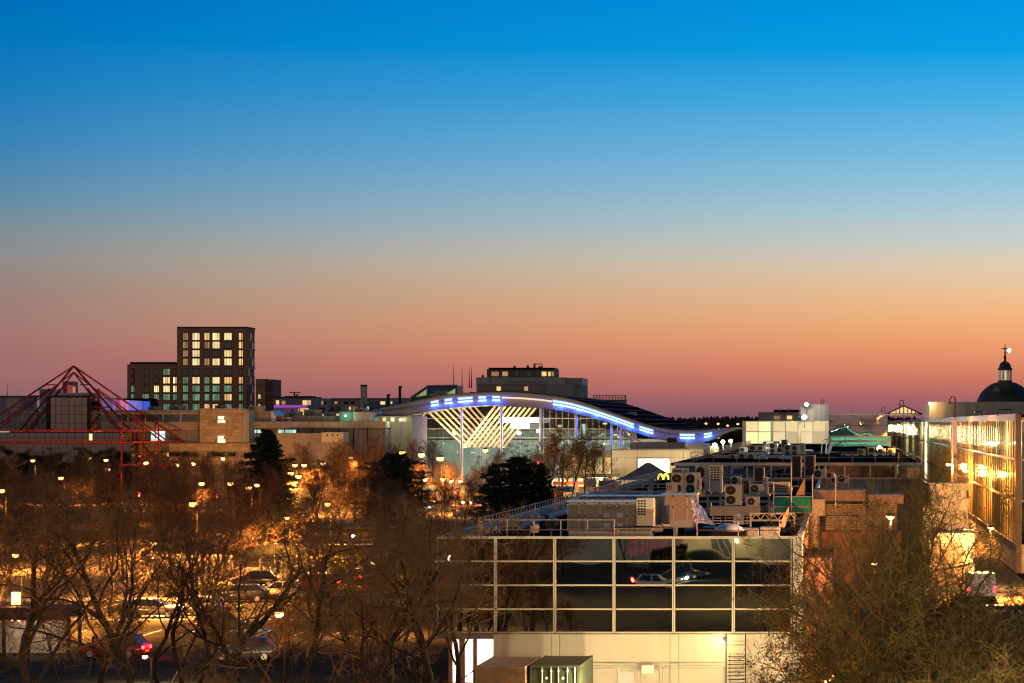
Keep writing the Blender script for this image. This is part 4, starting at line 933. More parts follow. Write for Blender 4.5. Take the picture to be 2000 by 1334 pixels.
# ================================================================ church dome
YD = 588
dc = thing('church_dome', 'green copper dome with lit lantern and cross against the sunset', 'dome', (wx(1963, YD), YD, wz(820, YD)))
cx = wx(1963, YD); k_ = YD / F
rr = 57 * k_; zb = wz(800, YD)
M_cop = mat('weathered_copper', (0.025, 0.034, 0.029), .5, .3, var=.35, scale=.5, streak=.4)
prof = [(rr * math.cos(a) if a < R(76) else 8 * k_, rr * .97 * math.sin(a)) for a in [R(4 * i) for i in range(20)]]
prof = [(57 * k_, -4), (57 * k_, 0)] + [(p_[0], p_[1]) for p_ in prof[1:]]
b = MB(); b.lathe((cx, YD, zb), prof, 48); b.obj('shell', M_cop, dc, False)
for i in range(24):
    a = 2 * math.pi * i / 24; b = MB(); b.tube([(cx + (p_[0] + .02) * math.cos(a), YD + (p_[0] + .02) * math.sin(a), zb + p_[1]) for p_ in prof[1:-1]], .07, 4); b.obj('seam_rib', M_cop, dc)
zl = wz(745, YD)
b = MB(); b.lathe((cx, YD, zl), [(15 * k_, -.9), (15 * k_, -.1), (13.5 * k_, 0), (13.5 * k_, .25)], 24); b.obj('lantern_base', M_cop, dc)
for i in range(8):
    a = 2 * math.pi * (i + .5) / 8; b = MB(); b.tube([(cx + 11.5 * k_ * math.cos(a), YD + 11.5 * k_ * math.sin(a), zl), (cx + 11.5 * k_ * math.cos(a), YD + 11.5 * k_ * math.sin(a), wz(722, YD))], .22, 8); b.obj('column', M_beige2, dc)
b = MB(); b.lathe((cx, YD, zl + .1), [(7 * k_, 0), (7 * k_, 20 * k_)], 12); b.obj('lantern_core', lit_pane('lantern_core_glow', (1, .86, .6), .5, var=.8, scale=.8), dc)
b = MB(); b.lathe((cx, YD, wz(722, YD)), [(14 * k_, -.1), (14.5 * k_, .25), (12 * k_, .4)] + [(12 * k_ * math.cos(a), .4 + 13 * k_ * math.sin(a)) for a in [R(15 * i) for i in range(1, 6)]] + [(.25, 13.4 * k_ + .4)], 24); b.obj('cupola', M_cop, dc, True)
b = MB(); b.tube([(cx, YD, wz(709, YD)), (cx, YD, wz(700, YD)), (cx, YD, wz(672, YD))], [.32, .22, .08], 8); b.lathe((cx, YD, wz(698, YD)), [(.1, -.3), (.36, 0), (.1, .3)], 10)
b.bar((cx - .75, YD, wz(681, YD)), (cx + .75, YD, wz(681, YD)), .1); b.obj('cross', M_black, dc)
p = w(1971, 685, YD - .5); b = MB(); b.lathe(tuple(p), [(.02, -.5), (.3, -.2), (.42, .1), (.25, .4), (.02, .5)], 10); b.obj('beacon', mat('red_white_beacon', (.8,.4,.4), var=0, emis=(1, .45, .42), estr=9, light=False), dc)
b = MB(); b.bar((cx + .1, YD, wz(690, YD)), tuple(p), .06); b.obj('beacon_arm', M_black, dc)
lamp('dome_lamp', w(1925, 772, YD - 12), (.75, 1, .72), 220, .4, dc)
lamp('lantern_lamp', (cx - 3.2, YD - 3.2, zl + 1.2), (1, .85, .6), 80, .2, dc)
# ================================================================ leisure building under the wavy roof
YW = 600.0; YWb = 752.0
tw = thing('wave_roof_hall', 'leisure hall under a long wave-shaped roof with blue light strips', 'building', (wx(1080, YW), YW, 0))
TOP = [(720, 803), (760, 794), (798, 786), (828, 779), (870, 771), (920, 767), (980, 765.5), (1020, 766.5), (1050, 769.5), (1110, 778), (1150, 790), (1190, 804), (1230, 818), (1260, 829), (1290, 836.5), (1320, 840), (1350, 841), (1390, 839), (1442, 834)]
BOT = [(720, 806), (760, 811), (806, 811), (830, 805), (860, 800), (900, 795), (960, 791.5), (1020, 794.5), (1070, 798), (1110, 804), (1150, 814), (1190, 826), (1230, 841), (1260, 851), (1290, 859), (1330, 865), (1370, 866), (1392, 858), (1442, 836)]
def interp(tab, x):
    for (a, ya), (c, yc) in zip(tab, tab[1:]):
        if a <= x <= c:
            f = (x - a) / (c - a); return ya + (yc - ya) * f
    return tab[-1][1] if x > tab[-1][0] else tab[0][1]
def smooth_tab(tab, n=90):
    x0, x1 = tab[0][0], tab[-1][0]; xs = [x0 + (x1 - x0) * i / n for i in range(n + 1)]
    ys = [sum(interp(tab, min(x1, max(x0, x + d))) for d in (-14, -7, 0, 7, 14)) / 5 for x in xs]
    return list(zip(xs, ys))
T = smooth_tab(TOP); B_ = smooth_tab(BOT)
def strip(f0, f1, xa, xb, y0, y1, tabt=T, tabb=B_, n=None):
    """curved slab between fractions f0..f1 of the fascia height, from xa to xb"""
    n = n or max(3, int((xb - xa) / 8)); P0 = []; P1 = []
    for i in range(n + 1):
        x = xa + (xb - xa) * i / n; a, c = interp(tabt, x), interp(tabb, x)
        P0.append((wx(x, YW), wz(a + (c - a) * f0, YW))); P1.append((wx(x, YW), wz(a + (c - a) * f1, YW)))
    b = MB()
    for i in range(n): 
        q = [P0[i], P0[i+1], P1[i+1], P1[i]]
        vs = [(x, y0, z) for x, z in q] + [(x, y1, z) for x, z in q]
        b.add(vs, [(0,3,2,1),(4,5,6,7),(0,1,5,4),(3,7,6,2)] + ([(0,4,7,3)] if i == 0 else []) + ([(1,2,6,5)] if i == n - 1 else []))
    return b
M_roofw = mat('standing_seam_roof', (0.012, 0.016, 0.026), .9, .0, var=.3, scale=.2, spec=0)
M_fas = mat('pale_fascia', (0.42, 0.36, 0.29), .5, 0, var=.12, scale=.3)
strip(0, .34, 720, 1442, YW - .4, YWb).obj('roof_slab', [M_fas], tw, True)
# dark sheeting over the slab, pulled back from the edge
T2 = [(x, y - .35) for x, y in T]
b = MB(); n = len(T)
vs = [(wx(x, YW), YW + 2.0, wz(y, YW) + .12) for x, y in T] + [(wx(x, YW), YWb, wz(y, YW) + .12) for x, y in T]
b.add(vs, [(i, i+1, n+i+1, n+i) for i in range(n-1)]); b.obj('roof_sheet', M_roofw, tw, True)
for k in range(22):
    x = 800 + k * 29; y_ = interp(T, x)
    b = MB(); b.beam((wx(x, YW), YW + 2.2, wz(y_, YW) + .2), (wx(x, YW), YWb - 1, wz(y_, YW) + .2), .12, .16); b.obj('roof_seam', mat('seam_trim', (.06, .07, .09), .8, .0, var=.1, spec=.1), tw)
strip(.34, .98, 722, 1440, YW, YW + 1.2).obj('fascia', M_fas, tw, True)
strip(.98, 1.0, 740, 1400, YW - .1, YW + 26).obj('soffit', mat('soffit_lining', (0.5, 0.44, 0.33), .6, var=.1, scale=.3), tw, True)
M_blue = mat('blue_led', (.2, .3, .9), var=0, emis=(.5, .75, 1.0), estr=2.4, light=False)
M_bluew = mat('blue_white_led', (.6, .7, .9), var=0, emis=(.28, .44, 1.0), estr=2.0, light=False)
for xa, xb in ((842, 857), (869, 883.5), (895, 923.5), (935, 950), (962, 977), (1080, 1238), (1249, 1276), (1328, 1357), (1375, 1391)):
    n = max(1, round((xb - xa) / 28))
    for k in range(n):
        a, c = xa + (xb - xa) * k / n, xa + (xb - xa) * (k + 1) / n
        strip(.29, .45, a, c, YW - .62, YW - .42, n=4).obj('light_strip', M_bluew, tw)
        strip(.55, .66, a, c, YW - .3, YW - .1, n=4).obj('light_strip', M_blue, tw)
strip(.34, .46, 980, 1078, YW - .3, YW - .06).obj('light_strip', mat('warm_led', (.8, .75, .6), var=0, emis=(1, .82, .55), estr=.75), tw)
for px, pw in ((850, 260), (880, 260), (910, 420), (945, 260), (970, 260), (1095, 480), (1130, 480), (1165, 480), (1200, 480), (1230, 480), (1262, 420), (1342, 420), (1383, 300)):
    yb_ = interp(B_, px); p = w(px, yb_ - 6, YW - 1.0); lamp('led_wash', p, (.01, .10, 1.0), pw * 1.4, .2, tw)
# columns, glass wall, floor slabs
for px, bl in ((824, 0), (900, 0), (977.6, 1), (1055, 0), (1125, 0), (1193, 0), (1211, 1)):
    yt = interp(B_, px); b = MB(); b.tube([(wx(px, YW), YW + 1.5, 0), (wx(px, YW), YW + 1.5, wz(yt, YW) - .05)], .28 if px != 1211 else .2, 10); b.obj('column', M_white, tw)
for px in range(1062, 1236, 12):
    yt = interp(B_, px); ubox(tw, 'mullion', M_white, wx(px, YW + 14) - .05, wx(px, YW + 14) + .05, YW + 14, YW + 14.15, 0, wz(yt, YW) - .1)
for py in (817, 838, 856): ubox(tw, 'transom', M_white, wx(830 if py > 817 else 822, YW + 13.9), wx(1236 if py > 838 else 1180, YW + 13.9), YW + 13.8, YW + 14.0, wz(py, YW) - .08, wz(py, YW) + .08)
Mwg = see_glass('hall_clear_glass', (.75, .8, .78), .03)
edges = [830, 866, 900, 938, 977, 1016, 1055, 1090, 1125, 1160, 1193, 1236]
for i in range(len(edges) - 1):
    a, c = edges[i], edges[i + 1]; za = min(wz(interp(B_, a), YW), wz(interp(B_, c), YW)) - .15
    for z0_, z1_ in ((0.2, wz(856, YW)), (wz(856, YW), wz(838, YW)), (wz(838, YW), wz(817, YW)), (wz(817, YW), za)):
        if z1_ - z0_ > .4 and z1_ <= za + .01: ubox(tw, 'pane', Mwg, wx(a, YW + 14.05) + .05, wx(c, YW + 14.05) - .05, YW + 14.05, YW + 14.1, z0_ + .1, z1_ - .1)
MB().box(wx(826, YW + 40), wx(1240, YW + 40), YW + 45, YW + 46, 0, wz(803, YW)).obj('rear_wall', mat('dark_interior', (.34, .34, .32), .8, var=.5, scale=.2), tw)
for py in (839, 858): MB().box(wx(830, YW + 20), wx(1236, YW + 20), YW + 20, YW + 45, wz(py, YW) - .25, wz(py, YW) + .1).obj('floor_slab', M_conc_d, tw)
r = random.Random(12)
for i in range(46):       # lit shop fronts and signs deep inside
    px = r.uniform(1064, 1230) if i < 30 else r.uniform(840, 1050); py = r.choice([828, 848, 866, 880]) + r.uniform(-3, 3); ww = r.uniform(2, 9); hh = r.uniform(1.5, 5)
    pub(tw, 'shop_light', (M_lteal, M_lbright, M_lwarm, M_lgreen)[i % 4], px, py, px + ww, py + hh, YW + 44 + r.uniform(-15, -1) , .3)
pub(tw, 'vertical_sign', M_lteal, 1138, 828, 1143, 848, YW + 13, .3)
for xa, ya, xb, yb in ((981, 815.5, 1051, 825.5), (998, 827, 1034, 837)): pub(tw, 'sign_board', mat('white_sign_glow', (.8,.8,.8), var=0, emis=(1, 1, .88), estr=5, light=False), xa, ya, xb, yb, YW + 2.2, .35)
# slanting struts in two opposite fans
M_strut = mat('cream_strut', (.62, .54, .40), .5, var=.1)
for k in range(9):
    xt = 836 + k * 11.2; yt = interp(B_, xt) + 1; Ys = YW + 6 + k * .8
    for d in (0, 2.6): b = MB(); b.beam(w(xt + d, yt, Ys), w(xt + d + 70, 872, Ys + 3), .15, .22); b.obj('strut', M_strut, tw)
for k in range(9):
    xt = 966 + k * 9.8; yt = interp(B_, xt) + 1; Ys = YW + 4.5 + k * .6
    for d in (0, 2.6): b = MB(); b.beam(w(xt + d, yt, Ys), w(xt + d - 62, 874, Ys + 2.5), .15, .22); b.obj('strut', M_strut, tw)
for k in range(2):
    b = MB(); b.beam(w(1214 + k * 9, interp(B_, 1214 + k * 9), YW + 3), w(1240 + k * 12, 866, YW + 3), .3, .5); b.obj('strut', M_strut, tw)
for px, py, pw in ((860, 845, 2200), (905, 838, 2600), (945, 836, 2600), (990, 846, 2200), (1030, 842, 2000), (880, 872, 1500), (960, 872, 1800)): lamp('hall_uplight', w(px, py, YW + 2.6), (1, .72, .36), pw * .62, .5, tw)
for px, py in ((1010, 850), (1090, 862), (1160, 862), (900, 862)): lamp('interior_lamp', w(px, py, YW + 30), (.9, 1, .85), 13000, .8, tw)
for px, py, pw in ((1230, 848, 900), (1265, 860, 800)): lamp('hall_uplight', w(px, py, YW + 4), (1, .92, .75), pw, .4, tw)
MB().box(wx(1236, YW + 16), wx(1374, YW + 16), YW + 16, YW + 17, 0, wz(858, YW)).obj('white_wall', M_white, tw)
# low stone front with the lit window
ts = thing('picture_window_shop', 'low pale stone building with a bright picture window below the wave', 'building', (wx(1280, 560), 560, 0))
YS = 560
MB().pbox(1195, 879, 1374, None, YS + .25, 20).obj('core', M_conc, ts)
bx = [1195, 1221, 1245, 1309, 1335, 1358, 1374]
for i in range(6):
    for ya, yb in ((879.5, 893), (893.4, 952)):
        if i == 2 and ya > 890: pub(ts, 'stone_panel', M_cream, 1245.3, 893.4, 1308.7, 893.9, YS, .24); continue
        pub(ts, 'stone_panel', M_cream, bx[i] + .3, ya, bx[i+1] - .3, yb, YS, .24)
pub(ts, 'parapet', M_grey, 1194, 876.5, 1375, 879, YS - .3, .8)
pub(ts, 'picture_window', lit_pane('picture_window_glow', (1, .86, .5), 2.4, var=.35, scale=.25), 1246, 896, 1307, 938, YS + .05, .12)
pub(ts, 'window_head', M_grey, 1243, 893.9, 1309, 895.8, YS - .1, .3); pub(ts, 'window_jamb', M_grey, 1243, 895.8, 1245.5, 940, YS - .1, .3)
tu2 = thing('roof_plant_wall', 'grey steel plant enclosure on the stone building', 'plant screen', (wx(1300, 566), 566, 0))
MB().pbox(1242, 864, 1338, 879, 566, 10).obj('wall', M_grey, tu2); MB().pbox(1230, 864.5, 1241.5, 879, 566.2, 10).obj('end_wall', M_conc, tu2)
MB().pbox(1303, 855, 1322, 864, 568, 4).obj('fan_box', M_black, tu2)
lamp('yard_glow', w(1290, 905, 548), (1, .72, .38), 2600, .5, ts); lamp('yard_glow', w(1350, 900, 552), (1, .75, .4), 1800, .5, ts)
# glazed shops beside it
tg2 = thing('lit_shopfront', 'two-storey lit shopfront with pale mullions beside the stone building', 'shop', (wx(1160, 565), 565, 0))
MB().pbox(1100, 880, 1194, None, 567, 14).obj('core', M_cream, tg2)
for xa, xb, m_ in ((1148, 1160, M_lwarm), (1163, 1176, M_lbright), (1181, 1193, M_lwarm), (1120, 1134, M_lwarm), (1136, 1146, M_lbright)):
    pub(tg2, 'window', m_, xa, 894, xb, 926, 566.8, .15)
    pub(tg2, 'mullion', M_frame, xb + .2, 890, xb + 1.4, 930, 566.6, .3)
for xa, xb in ((1063, 1075), (1078, 1090), (1094, 1106), (1110, 1124), (1128, 1142), (1148, 1160), (1164, 1177)): pub(tg2, 'shop_window', M_lbright, xa, 934, xb, 950, 562, .2)
pub(tg2, 'canopy', M_conc, 1144, 927, 1218, 932, 558, 9); pub(tg2, 'canopy', M_conc_d, 1146, 932.2, 1190, 933.5, 557, 9)
lamp('shop_lamp', w(1168, 940, 556), (1, .8, .5), 1500, .4, tg2); lamp('shop_lamp', w(1085, 940, 556), (1, .7, .35), 1500, .4, tg2)
# food shop sign: yellow double arch, and the dark tent in front of the window
t = thing('arch_sign', 'glowing yellow double-arch sign beside the dark tent roof', 'sign', w(1296, 940, 330))
Mar = mat('yellow_neon', (.8, .7, .1), var=0, emis=(1, .86, .08), estr=2.2, light=False)
for c in (1290.2, 1300.6):
    b = MB(); b.tube([w(c + 4.8 * math.cos(a), 936.5 - 9.5 * math.sin(a) ** .8, 330) for a in [R(180 * i / 12) for i in range(13)]], [.10 + .05 * math.sin(R(180 * i / 12)) for i in range(13)], 6); b.obj('arch', Mar, t)
MB().pbox(1282, 924, 1312, 941, 330.4, .5).obj('sign_back', M_black, t)
b = MB(); b.bar((wx(1297, 330.6), 330.6, 0), w(1297, 941, 330.6), .15); b.obj('post', M_black, t)
t = thing('peaked_tent', 'dark peaked tent roof in front of the bright picture window', 'tent', (wx(1268, 340), 340, 0))
b = MB(); ap = w(1266, 904, 342); r0 = 60 * 342 / F
prof2 = [(r0, wz(936, 342)), (r0 * .72, wz(929, 342)), (r0 * .42, wz(918.5, 342)), (r0 * .17, wz(908, 342)), (.25, wz(904, 342))]
for i in range(len(prof2)): pass
vs = []; 
for rr_, zz_ in prof2: vs += [(ap.x - rr_, 342 - rr_, zz_), (ap.x + rr_, 342 - rr_, zz_), (ap.x + rr_, 342 + rr_, zz_), (ap.x - rr_, 342 + rr_, zz_)]
b.add(vs, [(i*4+k, i*4+(k+1)%4, i*4+4+(k+1)%4, i*4+4+k) for i in range(len(prof2)-1) for k in range(4)] + [(16, 17, 18, 19)])
b.obj('canopy', mat('tent_canvas', (.20, .17, .16), .8, var=.2, scale=.5), t)
for sx in (-1, 1):
    for sy in (-1, 1): b = MB(); b.bar((ap.x + sx * r0 * .97, 342 + sy * r0 * .97, 0), (ap.x + sx * r0 * .97, 342 + sy * r0 * .97, wz(936, 342)), .06); b.obj('pole', M_steel, t)
# porch end and forecourt lamps on the wave tip
tag(MB().pbox(1374, 866, 1384, None, 596, 8).obj('white_end_wall', M_white), 'white end wall under the tip of the wavy roof', 'wall')
tag(MB().pbox(1385, 872, 1402, None, 640, 8).obj('pale_lit_wall', M_cream), 'pale lit wall beyond the wave tip', 'wall')
for i, (px, py, Yd, pw, lb) in enumerate(((1396, 870, 480, 3000, 'tall floodlight column nearest to the wave tip'), (1412, 863, 640, 3500, 'middle glaring floodlight past the wave tip'), (1427, 861.5, 660, 3500, 'outer glaring floodlight past the wave tip'))):
    x = wx(px, Yd); z = wz(py, Yd); t = thing('floodlight_column', lb, 'lamp', (x, Yd, 0), 'floodlights by the wave tip')
    b = MB(); b.tube([(x, Yd, 0), (x, Yd, z - .3)], [.16, .09], 8); b.obj('post', M_steel, t)
    b = MB(); b.lathe((x, Yd, z), [(.02, -.42), (.35, -.25), (.46, 0), (.35, .25), (.02, .42)], 12); b.obj('lens', M_ylw, t)
    lamp('lamp_light', (x, Yd - 1.2, z), WARM, pw, .4, t)
# small far street lamps on the hillside
for i, (px, py) in enumerate(((1323, 827), (1379, 827), (1402.5, 827.5), (1421, 831), (1441, 828), (1404, 838))):
    p = w(px, py, 1700); t = thing('far_street_lamp', ['orange lamp on the dark hillside nearest the wave roof', 'second orange lamp on the dark hillside', 'third orange lamp on the dark hillside', 'pale lamp on the dark hillside above the wave tip', 'outermost orange lamp on the dark hillside', 'lowest pale lamp on the dark hillside'][i], 'lamp', (p.x, p.y, 0), 'lamps on the far hillside')
    b = MB(); b.lathe(tuple(p), [(.02, -.7), (.7, -.3), (.8, 0), (.02, .5)], 8); b.obj('lens', mat('far_lamp_glow', (.5,.3,.1), var=0, emis=(1, .5, .18), estr=3.5, light=False), t)
    b = MB(); b.bar((p.x, p.y, 0), tuple(p), .15); b.obj('post', M_black, t)
# ================================================================ brick tower and its wings
def facade(t, cols, rows, kinds, Y, sill=True, split=2):
    for j, (ya, yb) in enumerate(rows):
        for i, (xa, xb) in enumerate(cols):
            k = kinds[j][i]
            if k == '.': continue
            m = {'b': M_lbright, 'w': M_lwarm, 'd': M_ldim, 'g': M_lgreen, 't': M_lteal, 'k': M_dglass}[k]
            n = split if (xb - xa) > 8 else 1
            pub(t, 'reveal', M_black, xa - .6, ya - .6, xb + .6, yb + .6, Y - .03, .05)
            for q in range(n + 1):
                f0, f1 = (q / (n + 1), (q + 1) / (n + 1)) if n > 1 else ((0, .66), (.72, 1))[q]
                pub(t, 'pane', m, xa + (xb - xa) * f0 + .4, ya + .5, xa + (xb - xa) * f1 - .4, yb - .5, Y - .09, .05)
            if sill: pub(t, 'lintel', M_conc, xa - .4, ya - 1.6, xb + .4, ya - .7, Y - .14, .12) if j in (0, 4, 8) else pub(t, 'sill', M_brick, xa - .4, yb + .6, xb + .4, yb + 1.2, Y - .12, .1)
YT = 1011
z4 = lambda v: 600 + v / 4
tt = thing('brick_tower', 'tall dark brick apartment tower with rows of lit windows', 'building', (wx(414, YT), YT, 0))
MB().pbox(345.7, 638.7, 482.2, None, YT, 13.8).obj('wall', M_brick, tt)
MB().pbox(345.2, 638, 482.6, 640.5, YT - .25, 14.3).obj('parapet', mat('brick_cap', (.10, .06, .045), .8, var=.2), tt)
tc_ = [(1430, 1470), (1503, 1560), (1597, 1637), (1660, 1716), (1752, 1810), (1865, 1897)]
tr_ = [(200, 258), (268, 323), (335, 388), (400, 455), (477, 532), (545, 598), (610, 663), (677, 730), (755, 805)]
tk_ = ['dbwbbw', 'dbdbkw', 'dbkkbw', 'dbdbbw', 'kkkkkk', 'gbgbww', 'gggggg', 'ggggwg', 'ggwwgg']
facade(tt, [(a / 4, c / 4) for a, c in tc_], [(z4(a), z4(c)) for a, c in tr_], tk_, YT)
# narrow windows and pale piers on the side wall
Xs = wx(482.2, YT)
for k in range(4):
    y0 = YT + 1.2 + k * 3.2
    ubox(tt, 'pier', M_conc, Xs - .02, Xs + .35, y0, y0 + .55, 0, wz(650, YT))
    for (a, c) in tr_: ubox(tt, 'side_window', M_dglass if (a + k * 37) % 3 else M_ldim, Xs - .02, Xs + .06, y0 + .8, y0 + 2.6, wz(z4(c), YT), wz(z4(a), YT))
for yy in (682, 718, 751): ubox(tt, 'string_course', M_conc, Xs - .02, Xs + .3, YT + .8, YT + 13.5, wz(yy, YT) - .2, wz(yy, YT) + .2)
tw2 = thing('brick_wing', 'lower brick apartment wing joined to the tall tower', 'building', (wx(297, 1013), 1013, 0))
MB().pbox(248.4, 711.5, 345, None, 1013, 13).obj('wall', M_brick, tw2)
MB().pbox(254, 707, 345, 711.4, 1016, 8).obj('roof_railing', M_black, tw2)
facade(tw2, [(a / 4, c / 4) for a, c in ((1025, 1050), (1112, 1163), (1203, 1243), (1275, 1328), (1352, 1380))], [(z4(a), z4(c)) for a, c in ((480, 530), (545, 597), (612, 665), (677, 727), (755, 803))], ['kkkgk', 'kkkbb', 'gkbbb', 'ggggg', '.' + '.' + 'ggg'], 1013)
tw3 = thing('brick_annexe', 'small red brick annexe at the foot of the tower', 'building', (wx(517, 1000), 1000, 0))
MB().pbox(499.5, 740, 517.5, None, 1000, 16).obj('wall', M_brick, tw3); MB().pbox(517.6, 741, 534, None, 1001, 14).obj('wall', mat('red_brick', (.26, .10, .06), .85, var=.2), tw3)
facade(tw3, [(504, 510)], [(748, 757), (770, 779), (789, 797)], ['k', 'w', 'w'], 1000)
facade(tw3, [(519.5, 521), (524, 525.5), (528, 529.5), (531.5, 533)], [(747, 763), (771, 783), (788, 798)], ['kkkk', 'kkkk', 'kkkk'], 1001, sill=False)

# ================================================================ distant low buildings between tower and wave
def box_bld(name, lb, x0, y0, x1, Y, d, m, wins=(), cat='building', extra=None, roof=None):
    t = thing(name, lb, cat, (wx((x0 + x1) / 2, Y), Y, 0))
    MB().pbox(x0, y0, x1, None, Y, d).obj('wall', m, t)
    if roof: MB().pbox(x0 - .8, y0 - 1.2, x1 + .8, y0, Y - .5, d + 1).obj('roof', roof, t)
    for (a, ya, c, yb, mm) in wins: pub(t, 'window', mm, a, ya, c, yb, Y - .08, .12)
    return t
M_tan = mat('tan_cladding', (.30, .22, .17), .7, var=.2, scale=.3)
M_pur = lit_pane('purple_light', (.55, .10, .75), .45, var=.5, scale=.08)
t = box_bld('purple_lit_shop', 'low dark building with a purple light band under its roof', 534, 776, 607, 800, 16, M_conc_d, [(539, 782, 545, 790, M_lwarm), (550, 783, 557, 790, M_ldim), (591, 782, 599, 791, M_lwarm), (600, 782, 607, 791, M_lwarm), (535, 791.5, 600, 796, M_pur), (535, 797, 580, 811, lit_pane('purple_glass', (.5, .2, .6), .13, var=.6, scale=.1)), (582, 797, 606, 811, M_lwarm)], roof=M_dark)
MB().pbox(556, 773.5, 607, 776.5, 803, 8).obj('roof_box', M_dark, t)
box_bld('tan_terrace', 'tan terrace block with dim windows beside the purple-lit building', 607, 778, 637, 830, 16, M_tan, [(610 + k * 6, 783, 613 + k * 6, 790, M_ldim if k % 2 else M_dglass) for k in range(5)])
box_bld('pink_block', 'pinkish low block with a grey window in the middle distance', 617, 791, 640, 790, 10, mat('pink_render', (.34, .22, .21), .8, var=.15), [(625, 796, 634, 806, M_dglass), (625, 809, 632, 812, M_lwarm)])
box_bld('tan_block', 'long tan block with a flat roof left of the twin chimney', 645, 779, 704, 840, 16, M_tan, [(653, 784, 659, 789, M_ldim), (672, 784, 680, 789, M_dglass), (685, 784, 692, 789, M_dglass)], roof=M_dark)
box_bld('white_lit_block', 'pale block with a dark doorway below the tan block', 638, 792, 672, 795, 10, mat('pink_render', (.34,.22,.21)), [(644, 794, 649, 812, M_dglass), (656, 794, 665, 803, M_dglass), (655, 808, 662, 812, M_lwarm)])
box_bld('cream_row', 'cream lit row behind the teal block', 671, 793, 702, 800, 10, M_cream, [(682, 795, 685, 800, M_lwarm), (690, 795, 693, 800, M_ldim)])
box_bld('blue_roof_block', 'blue-grey flat block behind the twin chimney', 716, 785, 770, 845, 16, mat('blue_grey_sheet', (.10, .16, .20), .5, var=.2), [(743, 784, 752, 790, M_lbright), (763, 784, 766, 789, M_lwarm), (717, 794, 720, 800, M_lwarm)])
t = box_bld('long_roof_block', 'long tan roof running toward the wavy roof', 700, 778.5, 800, 860, 14, M_tan, roof=M_conc_d)
# twin chimney
t = thing('twin_chimney', 'pair of pale round boiler chimneys standing above the roofs', 'chimney', (wx(711, 760), 760, 0))
Mch = mat('pale_flue', (.36, .38, .34), .45, .3, var=.15, scale=.4, streak=.4)
for px in (707.3, 714.2):
    p = w(px, 752, 760); b = MB(); b.tube([(p.x, 760, 0), (p.x, 760, p.z)], .42, 12); b.obj('flue', Mch, t)
    b = MB(); b.lathe((p.x, 760, p.z - .4), [(.46, 0), (.46, .5)], 12); b.obj('cap', M_dark, t)
# cranes / aerials on the skyline
for i, (px, yb, yt, lb) in enumerate(((575, 774, 766, 'small crane jib on the dark building under the dusk sky'), (758, 790, 770, 'small derrick on the roof beside the tall flue'), (781, 786, 754, 'tall dark flue stack standing before the glass atrium'), (921, 752, 716, 'tallest whip aerial beside the glass atrium'), (916.5, 752, 718, 'second whip aerial beside the glass atrium'), (886, 766, 715, 'slender aerial pair nearest to the atrium slope'), (902.5, 770, 716, 'lone whip aerial before the office block'), (14, 790, 747, 'thin mast above the low roof at the picture edge'))):
    Yd = 780; t = thing('skyline_mast', lb, 'mast', w(px, yb + 6, Yd))
    b = MB()
    if 'flue' in lb: b.tube([w(px, yb + 6, Yd), w(px, yt, Yd)], .38, 8); b.lathe(tuple(w(px + 1.5, yt + 4, Yd)), [(.4, 0), (.4, .6)], 8)
    elif 'crane' in lb or 'derrick' in lb: b.tube([w(px, yb, Yd), w(px, yt, Yd)], .25, 6); b.bar(w(px - 10, yt + .6, Yd), w(px + 12, yt, Yd), .12); b.bar(w(px + 3, yb, Yd), w(px + 8, yt + 3, Yd), .18)
    else: b.tube([w(px, yb + 6, Yd), w(px, (yb + yt) / 2, Yd), w(px, yt, Yd)], [.2, .1, .05], 6)
    b.obj('mast', M_black, t)
# glass atrium roof
Ya = 760
t = thing('glass_atrium', 'sloping glass atrium roof lit green from inside', 'building', (wx(860, Ya), Ya, 0))
PP = lambda x, y: (wx(x, Ya), wz(y, Ya))
b = MB(); b.prism([PP(802, 776), PP(836, 753.5), PP(893, 752.5), PP(893, 800), PP(802, 800)], Ya + .2, Ya + 12); b.obj('shell', mat('atrium_sheet', (.07, .10, .11), .4, .2, var=.2), t)
for pts in (((812, 775), (833, 760), (833, 772)), ((868, 770), (889, 759), (889, 770)), ((836, 772), (866, 772), (866, 768))):
    b = MB(); b.prism([PP(*p_) for p_ in pts], Ya, Ya + .19); b.obj('lit_glazing', lit_pane('atrium_glow', (.75, .85, .35), .32, var=.8, scale=.3), t)
b = MB(); b.beam(w(802, 776, Ya - .1), w(836, 753.3, Ya - .1), .2, .3); b.beam(w(836, 753.3, Ya - .1), w(893, 752.3, Ya - .1), .2, .3)
for k in range(5): b.beam(w(808 + k * 6, 772 - k * 4, Ya - .1), w(808 + k * 6, 776, Ya - .1), .1, .15)
b.obj('frame', M_grey, t)
MB().pbox(845, 763, 869, 777, Ya - 6, 5).obj('plant_box', M_grey, t)
# office block with penthouse
Yo = 900
t = thing('office_block', 'stepped office block with lit penthouse above the wavy roof', 'building', (wx(1030, Yo), Yo, 0))
MB().pbox(930.5, 751, 1066, None, Yo, 20).obj('wall', M_conc_d, t)
MB().pbox(930, 737, 1103, 751, Yo - .5, 24).obj('upper_wall', M_conc, t); MB().pbox(1066, 751, 1120, None, Yo - 1, 24).obj('side_wall', M_grey, t)
MB().pbox(1103, 738, 1137, 751.5, Yo + .5, 20).obj('end_wall', M_grey, t); MB().pbox(1121, 752, 1137, None, Yo + .4, 20).obj('end_lower', M_conc_d, t)
MB().pbox(931, 753, 1066, 763, Yo - .12, .1).obj('window_band', M_dglass, t); pub(t, 'band_light', M_lwarm, 970, 755, 978, 763, Yo - .22, .08); pub(t, 'band_light', M_lwarm, 1024, 755, 1031, 763, Yo - .22, .08)
for k in range(15): pub(t, 'slot_window', M_dglass, 989 + k * 5.4, 744, 993 + k * 5.4, 749, Yo - .6, .08)
